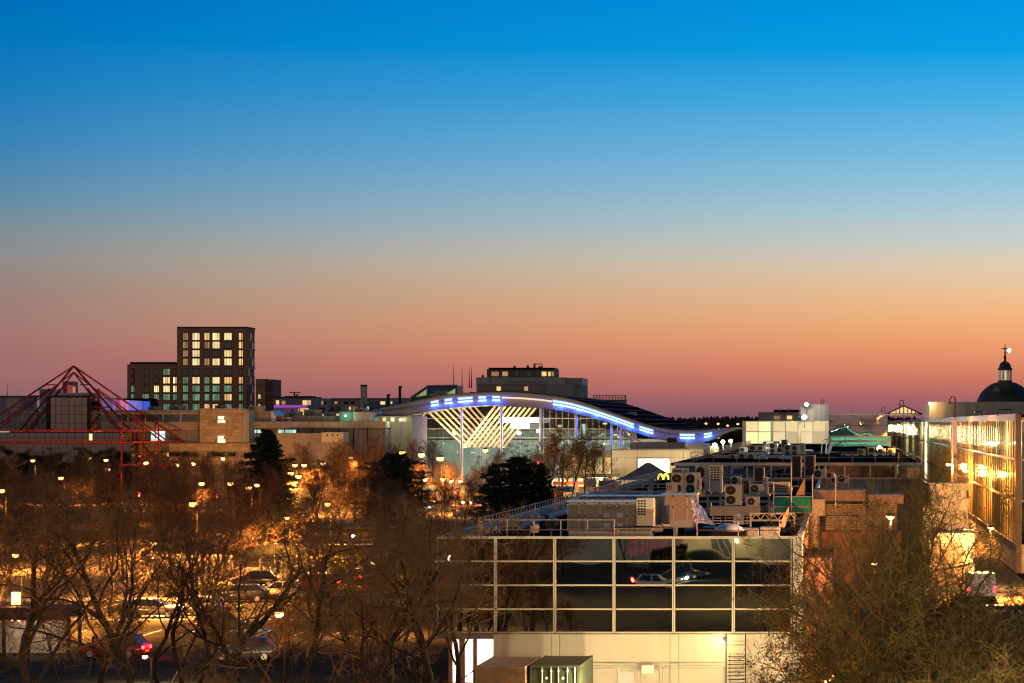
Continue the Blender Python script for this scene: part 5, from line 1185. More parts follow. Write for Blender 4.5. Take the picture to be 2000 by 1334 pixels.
MB().pbox(951, 721, 1082, 737, Yo + 3, 16).obj('penthouse', mat('penthouse_wall', (.14, .11, .09), .7, var=.2), t)
MB().pbox(954, 718, 1080, 721.2, Yo + 2.5, 17).obj('penthouse_roof', M_dark, t)
for xa, xb, m_ in ((960, 974, M_ldim), (981, 992, M_ldim), (1058, 1067, M_lwarm), (1071, 1075, M_lwarm), (1077, 1082, M_ldim), (1006, 1012, M_dglass), (1030, 1036, M_dglass)): pub(t, 'penthouse_window', m_, xa, 726, xb, 734.5, Yo + 2.8, .15)
for px, yt in ((1005, 714), (1031, 713), (1044, 711), (1053, 715), (1058, 714), (943, 732)):
    b = MB(); b.bar(w(px, 738 if px < 950 else 719, Yo + 6), w(px, yt, Yo + 6), .45, .25); b.obj('flue', M_black, t)
b = MB(); b.bar(w(1042, 710.5, Yo + 6), w(1060, 711.5, Yo + 6), .15); b.obj('jib', M_black, t)
# scaffold-like sign frame on the ridge
t = thing('roof_sign_frame', 'rust sign frame of thin bars behind the wavy roof', 'frame', (wx(1190, 800), 800, 0))
b = MB()
for k in range(11): b.bar(w(1159 + k * 6.2, 798, 800), w(1159 + k * 6.2, 772, 800), .08)
for yy in (772, 777, 781): b.bar(w(1158, yy, 800), w(1222, yy, 800), .1)
b.bar(w(1222, 772, 800), w(1224, 800, 806), .1); b.obj('bars', M_black, t)
MB().pbox(1168, 781, 1222, None, 801, 4).obj('backing', M_tan, t)

# ================================================================ grey concrete building mid left
YG = 565
t = thing('concrete_complex', 'long weathered concrete building behind the conifers', 'building', (wx(600, YG), YG, 0))
MB().pbox(486, 836.3, 752, None, YG + 1, 20).obj('wall', M_conc_d, t)
MB().pbox(486.5, 823.3, 752, 836, YG, 21).obj('band', M_conc, t)
for k in range(11): pub(t, 'panel', M_conc, 487 + k * 24, 823.8, 510.5 + k * 24, 835.6, YG - .08, .08)
MB().pbox(486.5, 803, 530, 823, YG + 3, 15).obj('plant_tower', M_grey, t)
b = MB(); b.prism([(wx(530.3, YG + 3), wz(802, YG)), (wx(539, YG + 3), wz(813, YG)), (wx(539, YG + 3), wz(823, YG)), (wx(530.3, YG + 3), wz(823, YG))], YG + 2.8, YG + 12); b.obj('fin_wall', M_white, t)
MB().pbox(540, 812.5, 662, 823, YG + 4, 10).obj('louvre_wall', M_grey, t)
for k in range(40): pub(t, 'louvre_fin', M_conc_d, 541 + k * 3, 813, 542 + k * 3, 823, YG + 3.9, .1)
MB().pbox(663, 804, 690, 823, YG + 2, 10).obj('teal_block', mat('teal_block', (.06, .10, .10), .6, var=.2), t); MB().pbox(690.3, 804.5, 722, 823, YG + 1.5, 12).obj('pale_block', M_conc, t)
for xa, xb in ((489, 511), (543, 584)):
    n = int((xb - xa) / 7)
    for k in range(n): pub(t, 'window', M_lteal, xa + k * 7 + .3, 839.5, xa + k * 7 + 6.6, 845.5, YG + .85, .1)
MB().pbox(540, 846, 670, None, YG - 6, 6).obj('lower_storey', M_conc, t); MB().pbox(628, 844.5, 671, 864, YG - 7, 6).obj('white_cabin', M_beige2, t)
for k in range(3): pub(t, 'cabin_vent', M_black, 638 + k * 10, 848, 640.5 + k * 10, 852, YG - 7.1, .15)
MB().pbox(540, 855, 627, 864, YG - 6.1, .1).obj('shadow_strip', M_grey, t)
MB().pbox(725, 813, 806, None, YG + 8, 20).obj('lit_wing', M_conc, t)
for k in range(9): pub(t, 'wing_window', (M_lgreen, M_lgreen, M_lwarm, M_lgreen, M_lbright)[k % 5], 731 + k * 8, 815.5, 738 + k * 8, 823, YG + 7.8, .15)
lamp('wing_lamp', w(772, 820, YG + 4), (.9, 1, .6), 300, .3, t)
p = w(675, 812, YG + 1.4); tl_ = thing('green_lamp', 'small green lamp on the dark teal block', 'lamp', tuple(p)); b = MB(); b.lathe(tuple(p), [(.02, -.25), (.28, 0), (.02, .25)], 10); b.obj('lens', mat('green_glow', (.3,.8,.5), var=0, emis=(.45, 1, .55), estr=6, light=False), tl_)
lamp('lamp_light', p + Vector((0, -1, 0)), (.4, 1, .6), 250, .2, tl_)

# ================================================================ buff stone building with louvres (masonry block by block)
YB_ = 560
t = thing('stone_building', 'buff stone building of coursed blocks with two lit windows', 'building', (wx(400, YB_), YB_, 0))
MB().pbox(389.6, 800, 474, None, YB_ + .25, 14).obj('tower_core', M_conc_d, t)
MB().pbox(389, 797.5, 475, 800, YB_ - .15, 14.6).obj('coping', M_conc, t)
MB().pbox(474.2, 800, 486, None, YB_ + .4, 13).obj('return_wall', M_conc, t)
r = random.Random(9)
def course_wall(x0, x1, y0, y1, Y, ch, wid, holes=()):
    y = y0; j = 0
    while y < y1 - .5:
        ye = min(y + ch, y1); x = x0; first = True
        while x < x1 - .3:
            ww = wid * r.uniform(.75, 1.3); 
            if first and j % 2: ww *= .5
            first = False; xe = min(x + ww, x1)
            if x1 - xe < 2: xe = x1
            if not any(a < (x + xe) / 2 < c and ya < (y + ye) / 2 < yb for a, ya, c, yb in holes):
                pub(t, 'stone_block', M_stone, x + .22, y + .22, xe - .22, ye - .22, Y - r.uniform(0, .03), .26)
            x = xe
        y = ye; j += 1
course_wall(389.6, 474, 800.2, 864, YB_, 6.4, 13, [(424, 811, 441, 828), (424, 849, 441, 866)])
for (ya, yb) in ((812, 819), (820.3, 827), (850, 857), (858.3, 865)): pub(t, 'lit_window', lit_pane('stairs_window', (1, .88, .55), 1.3, var=.15), 425, ya, 440, yb, YB_ + .05, .15)
MB().pbox(-60, 866, 640, None, YB_ - .5, 16).obj('lower_core', M_conc_d, t); MB().pbox(-60, 864.6, 640, 866, YB_ - .9, 16).obj('lower_coping', M_grey, t)
course_wall(294, 500, 866.5, 908, YB_ - .76, 7, 15, [(300, 883, 312, 892), (326, 883, 388, 892), (400, 883, 460, 892)])
for xa, xb in ((300, 312), (326, 388), (400, 460)): pub(t, 'dark_slot', M_dglass, xa, 883.5, xb, 891.5, YB_ - .6, .1)
# long wing with glazed strip behind the red frame
MB().pbox(-60, 803, 389, None, YB_ + 2, 12).obj('wing_wall', M_conc_d, t); MB().pbox(-60, 801, 389, 807, YB_ + 1.5, 13).obj('wing_roof', M_grey, t)
for k in range(13): pub(t, 'strip_window', mat('blue_dusk_glass', (.05, .07, .11), .1, var=0, spec=.9), -58 + k * 34.3, 810, -25 + k * 34.3, 823.5, YB_ + 1.85, .15); pub(t, 'strip_mullion', M_frame, -25 + k * 34.3, 808, -23.7 + k * 34.3, 824, YB_ + 1.8, .2)
pub(t, 'strip_head', M_frame, -60, 807.3, 389, 808.6, YB_ + 1.75, .2)
course_wall(190, 389, 824.5, 840, YB_ + 2, 5.2, 14)
for xa, xb, lit in ((294, 322, 1), (326, 356, 0), (361, 389, 0)):
    for k in range(9): pub(t, 'louvre_blade', lit_pane('white_shutter_light', (.85, 1, .95), 1.1, var=.3) if lit else M_grey, xa, 841.3 + k * 2.5, xb, 843.2 + k * 2.5, YB_ + 1.8, .12)
pub(t, 'lit_strip', M_lteal, -40, 842, 18, 845, YB_ + 1.8, .1)
# block at far left edge and roof boxes
box_bld('edge_block', 'low pale and dark block behind the frame at the picture edge', -40, 774, 38, 640, 14, M_conc_d, [(14, 778, 37, 800, M_conc)], roof=M_dark)
box_bld('grey_plant_tower', 'plain grey plant tower behind the red frame', 77, 760, 101, 610, 8, M_grey)
t2_ = box_bld('lilac_roof_block', 'pale lilac roof block inside the red frame', 118, 767, 178, 640, 8, M_conc, [(131, 752, 142, 768, lit_pane('red_stair_light', (1, .12, .12), .3, var=.5)), (142, 755, 147, 767, M_ldim)])
MB().pbox(122, 745, 143, 768, 643, 4).obj('stair_head', mat('red_panel', (.35, .07, .06), .6, var=.2), t2_)
t = thing('blue_lit_screen', 'wall of panels lit vivid blue and pink behind the red frame', 'screen wall', (wx(245, 600), 600, 0))
for k in range(18):
    xa = 199 + k * 5.2; c = ((.5, .3, .9), (.85, .25, .5), (.25, .25, .95), (.05, .15, .95))[min(3, k // 5)]
    pub(t, 'panel', lit_pane('screen_light_%d' % min(3, k // 5), c, (.5, .42, .6, .65)[min(3, k // 5)], var=.8, scale=.25), xa, 779 + k * .3, xa + 4.9, 801, 600, .3)
MB().pbox(198, 778, 294, None, 600.35, 6).obj('backing', M_dark, t)
t.children  # panels are parts of the screen

# ================================================================ red steel pyramid over a mirror-glass ziggurat
Yp = 545.0; s_ = 30.0
Xc = wx(144, Yp); apex = Vector((Xc, Yp, wz(715, Yp)))
tp_ = thing('red_pyramid_frame', 'red steel pyramid frame of trussed legs over a mirrored building', 'frame', (Xc, Yp, 0))
def leg(sx, sy):
    foot = Vector((Xc + sx * s_, Yp + sy * s_, 0)); d = foot - apex
    low = Vector((0, 0, -2.1)); inn = Vector((-sx * 1.6, -sy * 1.6, 0))
    b = MB(); b.beam(apex, foot, .26, .28); b.obj('upper_chord', M_redst, tp_)
    b = MB(); b.beam(apex + d * .12 + low * .6, foot + inn * 2.2, .2, .22); b.obj('lower_chord', M_redst, tp_)
    for k in range(1, 9):
        f = .12 + k * .1; p = apex + d * f
        q0 = apex + d * .12 + low * .6; q1 = foot + inn * 2.2; g = (f - .12) / .88; q = q0 + (q1 - q0) * g
        # strut drops vertically to the lower chord plane
        b = MB(); b.beam(p, Vector((p.x, p.y, max(0.1, p.z - 3.2))), .16, .16); b.obj('strut', M_redst, tp_)
    b = MB(); b.beam(apex + Vector((0, 0, -1.2)), Vector((foot.x - sx * 5.0, foot.y - sy * 5.0, 0)), .2, .22); b.obj('inner_chord', M_redst, tp_)
for sx in (-1, 1):
    for sy in (-1, 1): leg(sx, sy)
for z_ in (wz(752, Yp), wz(774, Yp), wz(796, Yp)):
    h = (apex.z - z_) / apex.z * s_
    for sx in (-1, 1): b = MB(); b.beam((Xc + sx * h, Yp - h, z_), (Xc + sx * h * .55, Yp - h, z_), .2, .22); b.obj('tie', M_redst, tp_)
for z_ in (wz(841, 523), wz(864, 520)):
    b = MB(); b.beam((Xc - 34, 521, z_), (wx(258, 521), 521, z_), .25, .3); b.obj('ring_beam', M_redst, tp_)
    b = MB(); b.beam((wx(258, 521), 521, z_), (wx(258, 521), 560, z_), .25, .3); b.obj('ring_beam', M_redst, tp_)
for px in (236, 250, 260, 277): b = MB(); b.beam((wx(px, 521), 521.5 + (px - 236) * .3, 0), (wx(px, 521), 521.5 + (px - 236) * .3, wz(820, 521)), .24, .24); b.obj('post', M_redst, tp_)
b = MB(); b.beam(w(232, 908, 519), w(402, 908, 519), .3, .35); b.obj('low_beam', M_redst, tp_)
tz = thing('mirror_ziggurat', 'stepped mirror-glass building inside the red pyramid frame', 'building', (Xc, 540, 0))
def tier(x0, y0, x1, y1, Y, d, nx, nz):
    MB().pbox(x0, y0, x1, y1, Y + .2, d - .3).obj('core', M_dark, tz)
    for i in range(nx):
        for j in range(nz):
            a, c = x0 + (x1 - x0) * i / nx, x0 + (x1 - x0) * (i + 1) / nx; ya, yb = y0 + (y1 - y0) * j / nz, y0 + (y1 - y0) * (j + 1) / nz
            pub(tz, 'pane', MZ, a + .35, ya + .3, c - .35, yb - .3, Y + .1, .06)
    X1 = wx(x1, Y); ns = max(1, int(d / 3))
    for i in range(ns):
        for j in range(nz):
            ya, yb = wz(y0 + (y1 - y0) * j / nz, Y), wz(y0 + (y1 - y0) * (j + 1) / nz, Y)
            ubox(tz, 'pane', MZ, X1 - .1, X1 - .03, Y + .3 + i * (d - .5) / ns, Y + .2 + (i + 1) * (d - .5) / ns, yb + .05, ya - .05)
MZ = mirror('ziggurat_glass', (.17, .15, .14), .03, wave=.015, wscale=.3)
tier(95, 775, 173, 844, 531, 9, 6, 4)
tier(-60, 845, 234, 865, 524, 24, 20, 2)
tier(-60, 866, 256, None if False else 975, 521.5, 30, 20, 6)
for px in (93.5, 173.5): b = MB(); b.beam((wx(px, 530.8), 530.8, wz(845, 530.8)), (wx(px, 530.8), 530.8, wz(774, 530.8)), .55, .55); b.obj('corner_post', M_dark, tz)
b = MB(); b.beam(w(93, 774.5, 530.8), w(174, 774.5, 530.8), .5, .4); b.obj('edge_beam', M_dark, tz)
for k in range(4): pub(tz, 'inner_window', M_lbright if k == 2 else M_dglass, 156 + k * 9, 847, 162 + k * 9, 860, 523.9, .08) if k == 2 else None

# ================================================================ roof clutter on the left-hand buildings
CL = [(500, 803, 566, 3.0, 1.2, 'low plant box on the grey plant tower'), (575, 812.5, 572, 2.6, 1.0, 'dark plant box on the ribbed louvre wall'), (610, 812.5, 574, 3.4, 1.4, 'longer plant box on the ribbed louvre wall'), (645, 812.5, 573, 1.8, .9, 'small plant box at the end of the louvre wall'), (705, 804.5, 570, 2.2, .9, 'plant box on the pale concrete block'), (345, 801, 566, 3.2, 1.1, 'plant box on the long wing near the stone tower'), (300, 801, 567, 2.2, .8, 'small plant box on the long wing'), (430, 797.5, 566, 2.0, .7, 'low box on top of the stone tower'), (560, 823.3, 567, 2.0, 1.0, 'vent box on the concrete band'), (730, 813, 576, 2.6, 1.2, 'plant box on the lit wing')]
for px, py, Y, ww, hh, lb in CL:
    x = wx(px, Y); z0 = wz(py, Y) - .1; t = thing('roof_box', lb, 'plant box', (x, Y, z0))
    MB().bbox(x - ww/2, x + ww/2, Y, Y + 2, z0, z0 + hh, .05).obj('casing', M_grey, t)
    b = MB(); b.bar((x + ww*.3, Y + 1, z0 + hh), (x + ww*.3, Y + 1, z0 + hh + .8), .12); b.bar((x - ww*.2, Y + .6, z0 + hh), (x - ww*.2, Y + .6, z0 + hh + .5), .16); b.obj('flue', M_dark, t)
    for q in range(4): ubox(t, 'louvre', M_grille, x - ww*.4, x + ww*.1, Y - .03, Y, z0 + hh * (.2 + .17 * q), z0 + hh * (.29 + .17 * q))
# drainpipes and joints on the concrete complex
cc = [o for o in COL.objects if o.name.startswith('concrete_complex')][0]
for k in range(9): ubox(cc, 'drainpipe', M_dark, wx(500 + k * 27, 565) - .07, wx(500 + k * 27, 565) + .07, 565.78, 565.95, 0, wz(836.5, 565))
for k in range(16): ubox(cc, 'joint_cover', M_grey, wx(542 + k * 8, 559) - .03, wx(542 + k * 8, 559) + .03, 558.93, 559, 0, wz(846.5, 559))
# ================================================================ street lamps
ORD = ['first', 'second', 'third', 'fourth', 'fifth', 'sixth', 'seventh', 'eighth', 'ninth', 'tenth', 'eleventh', 'twelfth', 'thirteenth', 'fourteenth', 'fifteenth', 'sixteenth', 'seventeenth', 'eighteenth', 'nineteenth', 'twentieth', 'twenty-first', 'twenty-second', 'twenty-third', 'twenty-fourth']
M_pole = mat('lamp_pole', (.008, .007, .006), .9, .0, var=.2, spec=0)
def street_lamp(px, py, lb, z=8.0, power=3200, col=SODIUM, glow=None, hood=False, size=.42, grp='sodium street lamps', Yd=None, omni=False):
    Y = Yd or (ZC - z) * F / (py - PY)
    if Yd: z = wz(py, Yd)
    size *= 1.05
    x = wx(px, Y); t = thing('street_lamp', lb, 'lamp', (x, Y, 0), grp)
    b = MB(); b.tube([(x, Y + 1.5, 0), (x, Y + 1.5, 1.2), (x, Y + 1.5, z - .2), (x, Y + 1.1, z + size * .8), (x, Y, z + size * .88)], [.10, .06, .04, .035, .03], 8); b.obj('post', M_pole, t)
    b = MB(); b.lathe((x, Y, z), [(.02, size * .85), (size * .5, size * .75), (size * .8, size * .45), (size * .84, size * .4)], 14); b.obj('hood', M_pole, t)
    b = MB(); b.lathe((x, Y, z), [(.02, -size * .6), (size * .55, -size * .5), (size * .9, -size * .1), (size * .82, size * .38)], 14); b.obj('lens', glow or M_sod, t)
    if z > 4 and not Yd and not omni: lamp('lamp_light', (x, Y - .1, z - size * .95), col, power * 22, size * .6, t, spot=(172, (0, 0, 0)))
    else: lamp('lamp_light', (x, Y - .15, z - size * .95), col, power * 4, size * .6, t)
    return t
L1 = [(64, 900, 1.5, 'bright'), (79, 887.5, 1.2, ''), (93, 886.5, 1.2, ''), (103, 891, 1, ''), (119, 934, 1, ''), (3, 959, 1, ''), (207, 899, 1, ''), (210, 917, 1.2, ''), (285, 904, 1.4, ''), (377, 985, 1, ''), (347, 907, .8, ''), (378, 905, .8, ''), (435.5, 895.5, 1, ''), (393.5, 945, .8, ''), (450, 945, .8, ''), (486, 953.5, .8, ''), (502, 948, .6, '')]
L1.sort(key=lambda q: q[0])
for i, (px, py, k, _) in enumerate(L1): street_lamp(px, py, '%s street lamp from the left above the bare trees by the red pyramid' % ORD[i], power=2600 * k * (1.6 if 280 < px < 440 and py < 910 else 1), size=.42 if py < 925 else .34, omni=280 < px < 440 and py < 910)
L2 = [(545, 903.5), (576, 909), (594, 909), (568, 925), (583, 931), (631, 906), (685, 894)]
L2.sort(key=lambda q: q[0])
for i, (px, py) in enumerate(L2): street_lamp(px, py, '%s street lamp from the left between the tall conifer and the lamp columns' % ORD[i], power=3000, size=.42)
for i, (px, py) in enumerate(((786, 885), (823, 889), (860, 896))): street_lamp(px, py, '%s of the three hooded street lamps over the boulevard' % ORD[i], z=9.0, power=3600, size=.62)
for i, (px, py) in enumerate(((948, 880), (941, 874.5), (1009, 875))): street_lamp(px, py, ('bright street lamp before the slanting struts', 'street lamp just behind the bright one by the struts', 'small street lamp before the white glowing sign')[i], z=9.0, power=3000 if i < 2 else 1500, size=.6 if i == 0 else .42)
for i, (px, py) in enumerate(((830, 936), (866, 936), (898, 940), (881, 940))): street_lamp(px, py, ('left round globe lamp among small trees by the boulevard', 'right round globe lamp among small trees by the boulevard', 'dimmer globe lamp past the two bright ones', 'small globe lamp between the boulevard tree trunks')[i], z=5.0, omni=True, power=(4600, 4600, 1500, 1200)[i], size=.5 if i < 2 else .3, col=(1, .55, .13), glow=mat('amber_globe_glow', (.8, .6, .2), var=0, emis=(1, .55, .12), estr=5, light=False))
street_lamp(545, 1199, 'orange lamp shining among the near car park trees', Yd=150, power=900, size=.26)
street_lamp(283, 1283, 'low warm lamp behind the trunks near the red car', Yd=158, power=260, size=.15, glow=M_ylw, col=WARM)
street_lamp(730, 1100, 'sodium lamp hidden in the crowns beside the mirror block', z=5.0, power=500, size=.2)
street_lamp(30, 1085, 'sodium lamp over the plaza behind the ticket cabinet', z=5.5, power=3000, size=.24)
street_lamp(300, 1062, 'sodium lamp over the plaza behind the plaza trunks', z=5.5, power=3800, size=.24)
street_lamp(560, 1012, 'sodium lamp at the head of the railed street', z=6.0, power=4200, size=.26)
street_lamp(640, 985, 'sodium lamp half way along the railed street', z=7.0, power=4200, size=.3)
for i, (px, py, pw) in enumerate(((690, 1046, 900), (830, 1042, 900), (848, 1098, 120))):
    t = street_lamp(px, py, ('cold white path lamp lighting the twigs beside the railed street', 'cold greenish lamp in the scrub below the boulevard wall', 'tiny cold lamp in the tree beside the mirror block')[i], z=3.2 if i < 2 else 3.0, power=pw, col=(.62, .85, 1.0) if i == 0 else (.75, 1, .9), glow=mat('cold_lamp_glow', (.8, .9, 1), var=0, emis=(.7, .92, 1.0), estr=14, light=False), size=.2, grp='cold white lamps')
street_lamp(170, 1262, 'cold lamp lighting the pale wall near the red car', Yd=178, power=300, col=(1, .95, .8), size=.14, glow=M_wht, grp='cold white lamps')

# ================================================================ traffic lights
M_red = mat('red_signal', (.8, .05, .05), var=0, emis=(1, .02, .04), estr=14, light=False)
M_amb = mat('amber_signal', (.8, .4, .05), var=0, emis=(1, .45, .05), estr=10, light=False)
for i, (px, py, lb) in enumerate(((272, 964, 'red traffic light among the twigs before the stone building'), (424, 967, 'red traffic light left of the tall conifer'), (526, 956, 'red traffic light seen through the tall conifer'), (889, 962, 'red traffic light beside the globe lamps'), (1051, 903, 'small red signal beside the trees before the wave hall'))):
    Y = (ZC - 3.4) * F / (py - PY) if i < 4 else 530; p = w(px, py, Y); t = thing('traffic_light', lb, 'traffic light', (p.x, Y, 0), 'red traffic lights')
    MB().bbox(p.x - .22, p.x + .22, Y, Y + .2, p.z - .9, p.z + .25).obj('housing', M_black, t)
    b = MB(); b.lathe((p.x, Y - .06, p.z), [(.06, -.02), (.19, 0), (.19, .06)], 12, 'y'); b.obj('red_lens', M_red, t)
    for k in (1, 2): b = MB(); b.lathe((p.x, Y - .04, p.z - .33 * k), [(.14, 0), (.14, .05)], 12, 'y'); b.obj('dark_lens', M_grille if not (i < 2 and k == 1) else M_amb, t)
    b = MB(); b.bar((p.x, Y + .1, 0), (p.x, Y + .1, p.z - .9), .06); b.obj('post', M_black, t)

# ================================================================ cars
M_tyre = mat('tyre', (.015, .015, .015), .8, var=.1); M_rim = mat('alloy_rim', (.5, .5, .5), .3, .8, var=.1)
M_cgl = mat('car_glass', (.012, .014, .016), .05, var=0, spec=.8)
M_tail = mat('tail_light', (.5, .01, .01), .2, var=0, emis=(1, .02, .03), estr=.15, light=False)
M_tailon = mat('tail_light_on', (.8, .02, .02), .2, var=0, emis=(1, .03, .05), estr=12, light=False)
M_headon = mat('headlight_on', (.9, .9, .9), .1, var=0, emis=(.85, 1, .95), estr=26, light=False)
M_head = mat('headlight_glass', (.6, .6, .6), .08, .3, var=0)
def car(lb, x, y, rz, col, L=4.2, W=1.76, H=1.48, est=False, heads=False, tails=False, grp='parked cars', cat='car', name='car', rough=.25):
    """local: length along x, nose at +x"""
    t = thing(name, lb, cat, (x, y, 0), grp); ORG[t.name] = Vector((0, 0, 0))
    m = mat('car_paint_%s' % '_'.join('%d' % (c * 255) for c in col), col, rough, .25, var=.06, scale=2, spec=.6)
    h = L / 2
    # stations: x, half width, z low, z belt(top of side), crown z
    st = [(-h, .78, .42, .72, .74), (-h + .10, .90, .30, .92, .94), (-h * .72, .98, .24, .95, .97), (-h * .2, 1, .22, .93, .95), (h * .3, 1, .22, .90, .94), (h * .45, .99, .22, .88, .92), (h * .8, .95, .24, .76, .80), (h - .12, .86, .30, .66, .68), (h, .70, .38, .56, .58)]
    b = MB(); n = 10
    for (sx, hw, zl, zb, zc) in st:
        a = hw * W / 2
        b.v += [(sx, -a * .86, zl), (sx, -a, zl + .16), (sx, -a * 1.01, (zl + zb) / 2), (sx, -a * .96, zb - .03), (sx, -a * .84, zc), (sx, a * .84, zc), (sx, a * .96, zb - .03), (sx, a * 1.01, (zl + zb) / 2), (sx, a, zl + .16), (sx, a * .86, zl)]
    for i in range(len(st) - 1):
        for k in range(n): j = (k + 1) % n; b.f.append((i*n+k, (i+1)*n+k, (i+1)*n+j, i*n+j)); b.m.append(0)
    b.f.append(tuple(range(n))); b.m.append(0); e = (len(st)-1)*n; b.f.append(tuple(e + k for k in range(n-1, -1, -1))); b.m.append(0)
    b.obj('body', m, t, True)
    # cabin: glass house with roof
    xr0, xr1 = (-h * .86 if est else -h * .62), h * .12; xb0, xb1 = -h * .93, h * .48; a = W / 2
    zb = .90
    low = [(xb0, -a*.84, zb), (xb1, -a*.84, zb), (xb1, a*.84, zb), (xb0, a*.84, zb)]; top = [(xr0, -a*.70, H - .05), (xr1, -a*.70, H - .05), (xr1, a*.70, H - .05), (xr0, a*.70, H - .05)]
    b = MB(); b.add(low + top, [(0,1,5,4),(1,2,6,5),(2,3,7,6),(3,0,4,7)]); b.obj('windows', M_cgl, t)
    b = MB(); tp = [(xr0 - .06, -a*.71, H - .06), (xr1 + .1, -a*.71, H - .06), (xr1 + .1, a*.71, H - .06), (xr0 - .06, a*.71, H - .06)]; t2 = [(xr0 + .1, -a*.58, H), (xr1 - .12, -a*.58, H), (xr1 - .12, a*.58, H), (xr0 + .1, a*.58, H)]
    b.add(tp + t2, [(3,2,1,0),(4,5,6,7),(0,1,5,4),(1,2,6,5),(2,3,7,6),(3,0,4,7)])
    for sy in (-1, 1):
        for p0, p1 in (((xb0 + .02, sy*a*.83, zb), (xr0 - .02, sy*a*.70, H - .06)), ((xb1, sy*a*.83, zb), (xr1 + .05, sy*a*.70, H - .06)), ((-h*.2, sy*a*.845, zb), (-h*.22, sy*a*.705, H - .06))): b.beam(p0, p1, .06, .09)
    b.obj('roof', m, t)
    for sx in (-h * .62, h * .62):
        for sy in (-1, 1):
            wx_ = sx; b = MB(); b.lathe((wx_, sy * (a - .1) - .1, .31), [(.22, 0), (.31, .02), (.31, .18), (.22, .2)], 18, 'y'); o = b.obj('wheel', M_tyre, t)
            b = MB(); b.lathe((wx_, sy * (a - .1) + (.10 if sy > 0 else -.115), .31), [(.05, 0), (.2, .0), (.2, .015)][::1], 14, 'y'); b.obj('rim', M_rim, o)
    for sy in (-1, 1):
        MB().bbox(-h - .02, -h + .10, sy * a * .62 - .16, sy * a * .62 + .16, .62, .82).obj('tail_light', M_tailon if tails else M_tail, t)
        MB().bbox(h - .14, h + .02, sy * a * .52 - .17, sy * a * .52 + .17, .48, .62).obj('headlight', M_headon if heads else M_head, t)
    MB().box(-h - .03, -h, -.26, .26, .42, .54).obj('number_plate', mat('plate_yellow', (.6, .45, .05), .5, var=0), t)
    t.rotation_euler = (0, 0, rz); ORG[t.name] = Vector((x, y, 0))
    if heads: lamp('beam', (h + .5, 0, .6), (.9, 1, .95), 400, .2).parent = t
    if tails: lamp('glow', (-h - .4, 0, .8), (1, .05, .03), 90, .2).parent = t
    return t
def cpx(px, py, **k): Y = gY(py); return wx(px, Y), Y
C = [ # px, base row, heading, colour, label
 (615, 1152, 180, (.35, .01, .012), 'shiny red hatchback in the car park below the black canopy', dict(tails=True)),
 (470, 1176, 185, (.05, .055, .07), 'dark saloon parked in front of the plaza', dict(L=4.6)),
 (545, 1170, 180, (.55, .56, .58), 'silver hatchback parked left of the red one', {}),
 (578, 1137, 175, (.03, .03, .035), 'black estate car parked close under the canopy edge', dict(est=True)),
 (700, 1140, 90, (.10, .10, .12), 'dark car with lit tail lamps leaving the car park', dict(tails=True)),
 (500, 1146, 180, (.02, .025, .05), 'navy car parked below the canopy posts', {}),
 (760, 1192, 180, (.45, .46, .48), 'silver estate car behind the trees beside the mirror block', dict(est=True)),
 (660, 1200, 182, (.08, .09, .10), 'charcoal hatchback in the near row of the car park', {}),
 (225, 1285, 170, (.42, .012, .015), 'red car parked behind the lower tree trunks', dict(tails=True, H=1.55)),
 (300, 1206, 0, (.2, .2, .22), 'grey car with red tail lamps driving past the plaza', dict(tails=True)),
 (380, 1202, 180, (.3, .3, .3), 'car with white headlamps driving past the plaza', dict(heads=True)),
 (430, 1236, 60, (.12, .12, .13), 'dark car with white headlamps crossing the car park', dict(heads=True)),
 (480, 1290, 180, (.25, .26, .3), 'blue-grey car under the near twigs', {}),
]
for px, py, hd, col, lb, kw in C:
    x, y = cpx(px, py); car(lb, x, y, R(hd), col, **kw)
for i, (px, yy, hd, kw, lb) in enumerate(((783, 480, 262, dict(heads=True), 'car with glaring white headlamps on the boulevard'), (748, 484, 268, dict(heads=True), 'second car with white headlamps on the boulevard'), (862, 486, 180, dict(tails=True), 'car with red tail lamps below the globe lamps'), (905, 480, 180, dict(tails=True), 'car with red tail lamps passing the globe lamps'), (938, 489, 180, dict(tails=True), 'car with red tail lamps next to the spreading conifer'), (990, 482, 180, dict(tails=True), 'car with red tail lamps behind the spreading conifer'), (258, 486, 180, dict(tails=True), 'car with red tail lamps on the boulevard before the pyramid'), (840, 478, 262, dict(heads=True), 'third car with headlamps on the boulevard by the globe lamps'))):
    car(lb, wx(px, yy), yy, R(hd), (.2, .05, .05) if i in (2, 3) else (.15, .15, .16), grp='cars on the boulevard', **kw)
# silver car in the entrance court, mirrored in the panes
car('silver hatchback in the court mirrored in the dark panes', -16.6, 41, R(0), (.55, .55, .56), heads=True, tails=True, grp='cars in the entrance court')
car('dark saloon in the court mirrored behind the silver car', -14.5, 34, R(5), (.05, .05, .055), grp='cars in the entrance court')
# white van
Yv = 232; t = thing('white_van', 'white panel van seen from behind through the thicket', 'van', (wx(1917, Yv), Yv, 0))
X0, X1 = wx(1889, Yv), wx(1945, Yv); zt = 2.35
def ring(x0, x1, y, z0, z1, c): return [(x0, y, z0), (x0 - .0, y, z0 + .5), (x0 + c * .3, y, z1 - c * 2.2), (x0 + c, y, z1 - .2 * c), (x0 + 2 * c, y, z1), (x1 - 2 * c, y, z1), (x1 - c, y, z1 - .2 * c), (x1 - c * .3, y, z1 - c * 2.2), (x1, y, z0 + .5), (x1, y, z0)]
b = MB(); secs = [(Yv, .18, 0), (Yv + .1, .15, -.06), (Yv + 3.6, .15, -.06), (Yv + 4.4, .2, 0), (Yv + 5.0, .3, .1)]
for yy, c, ins in secs: b.v += ring(X0 + ins, X1 - ins, yy, .4, zt if yy < Yv + 4 else (2.0 if yy < Yv + 4.6 else 1.2), c)
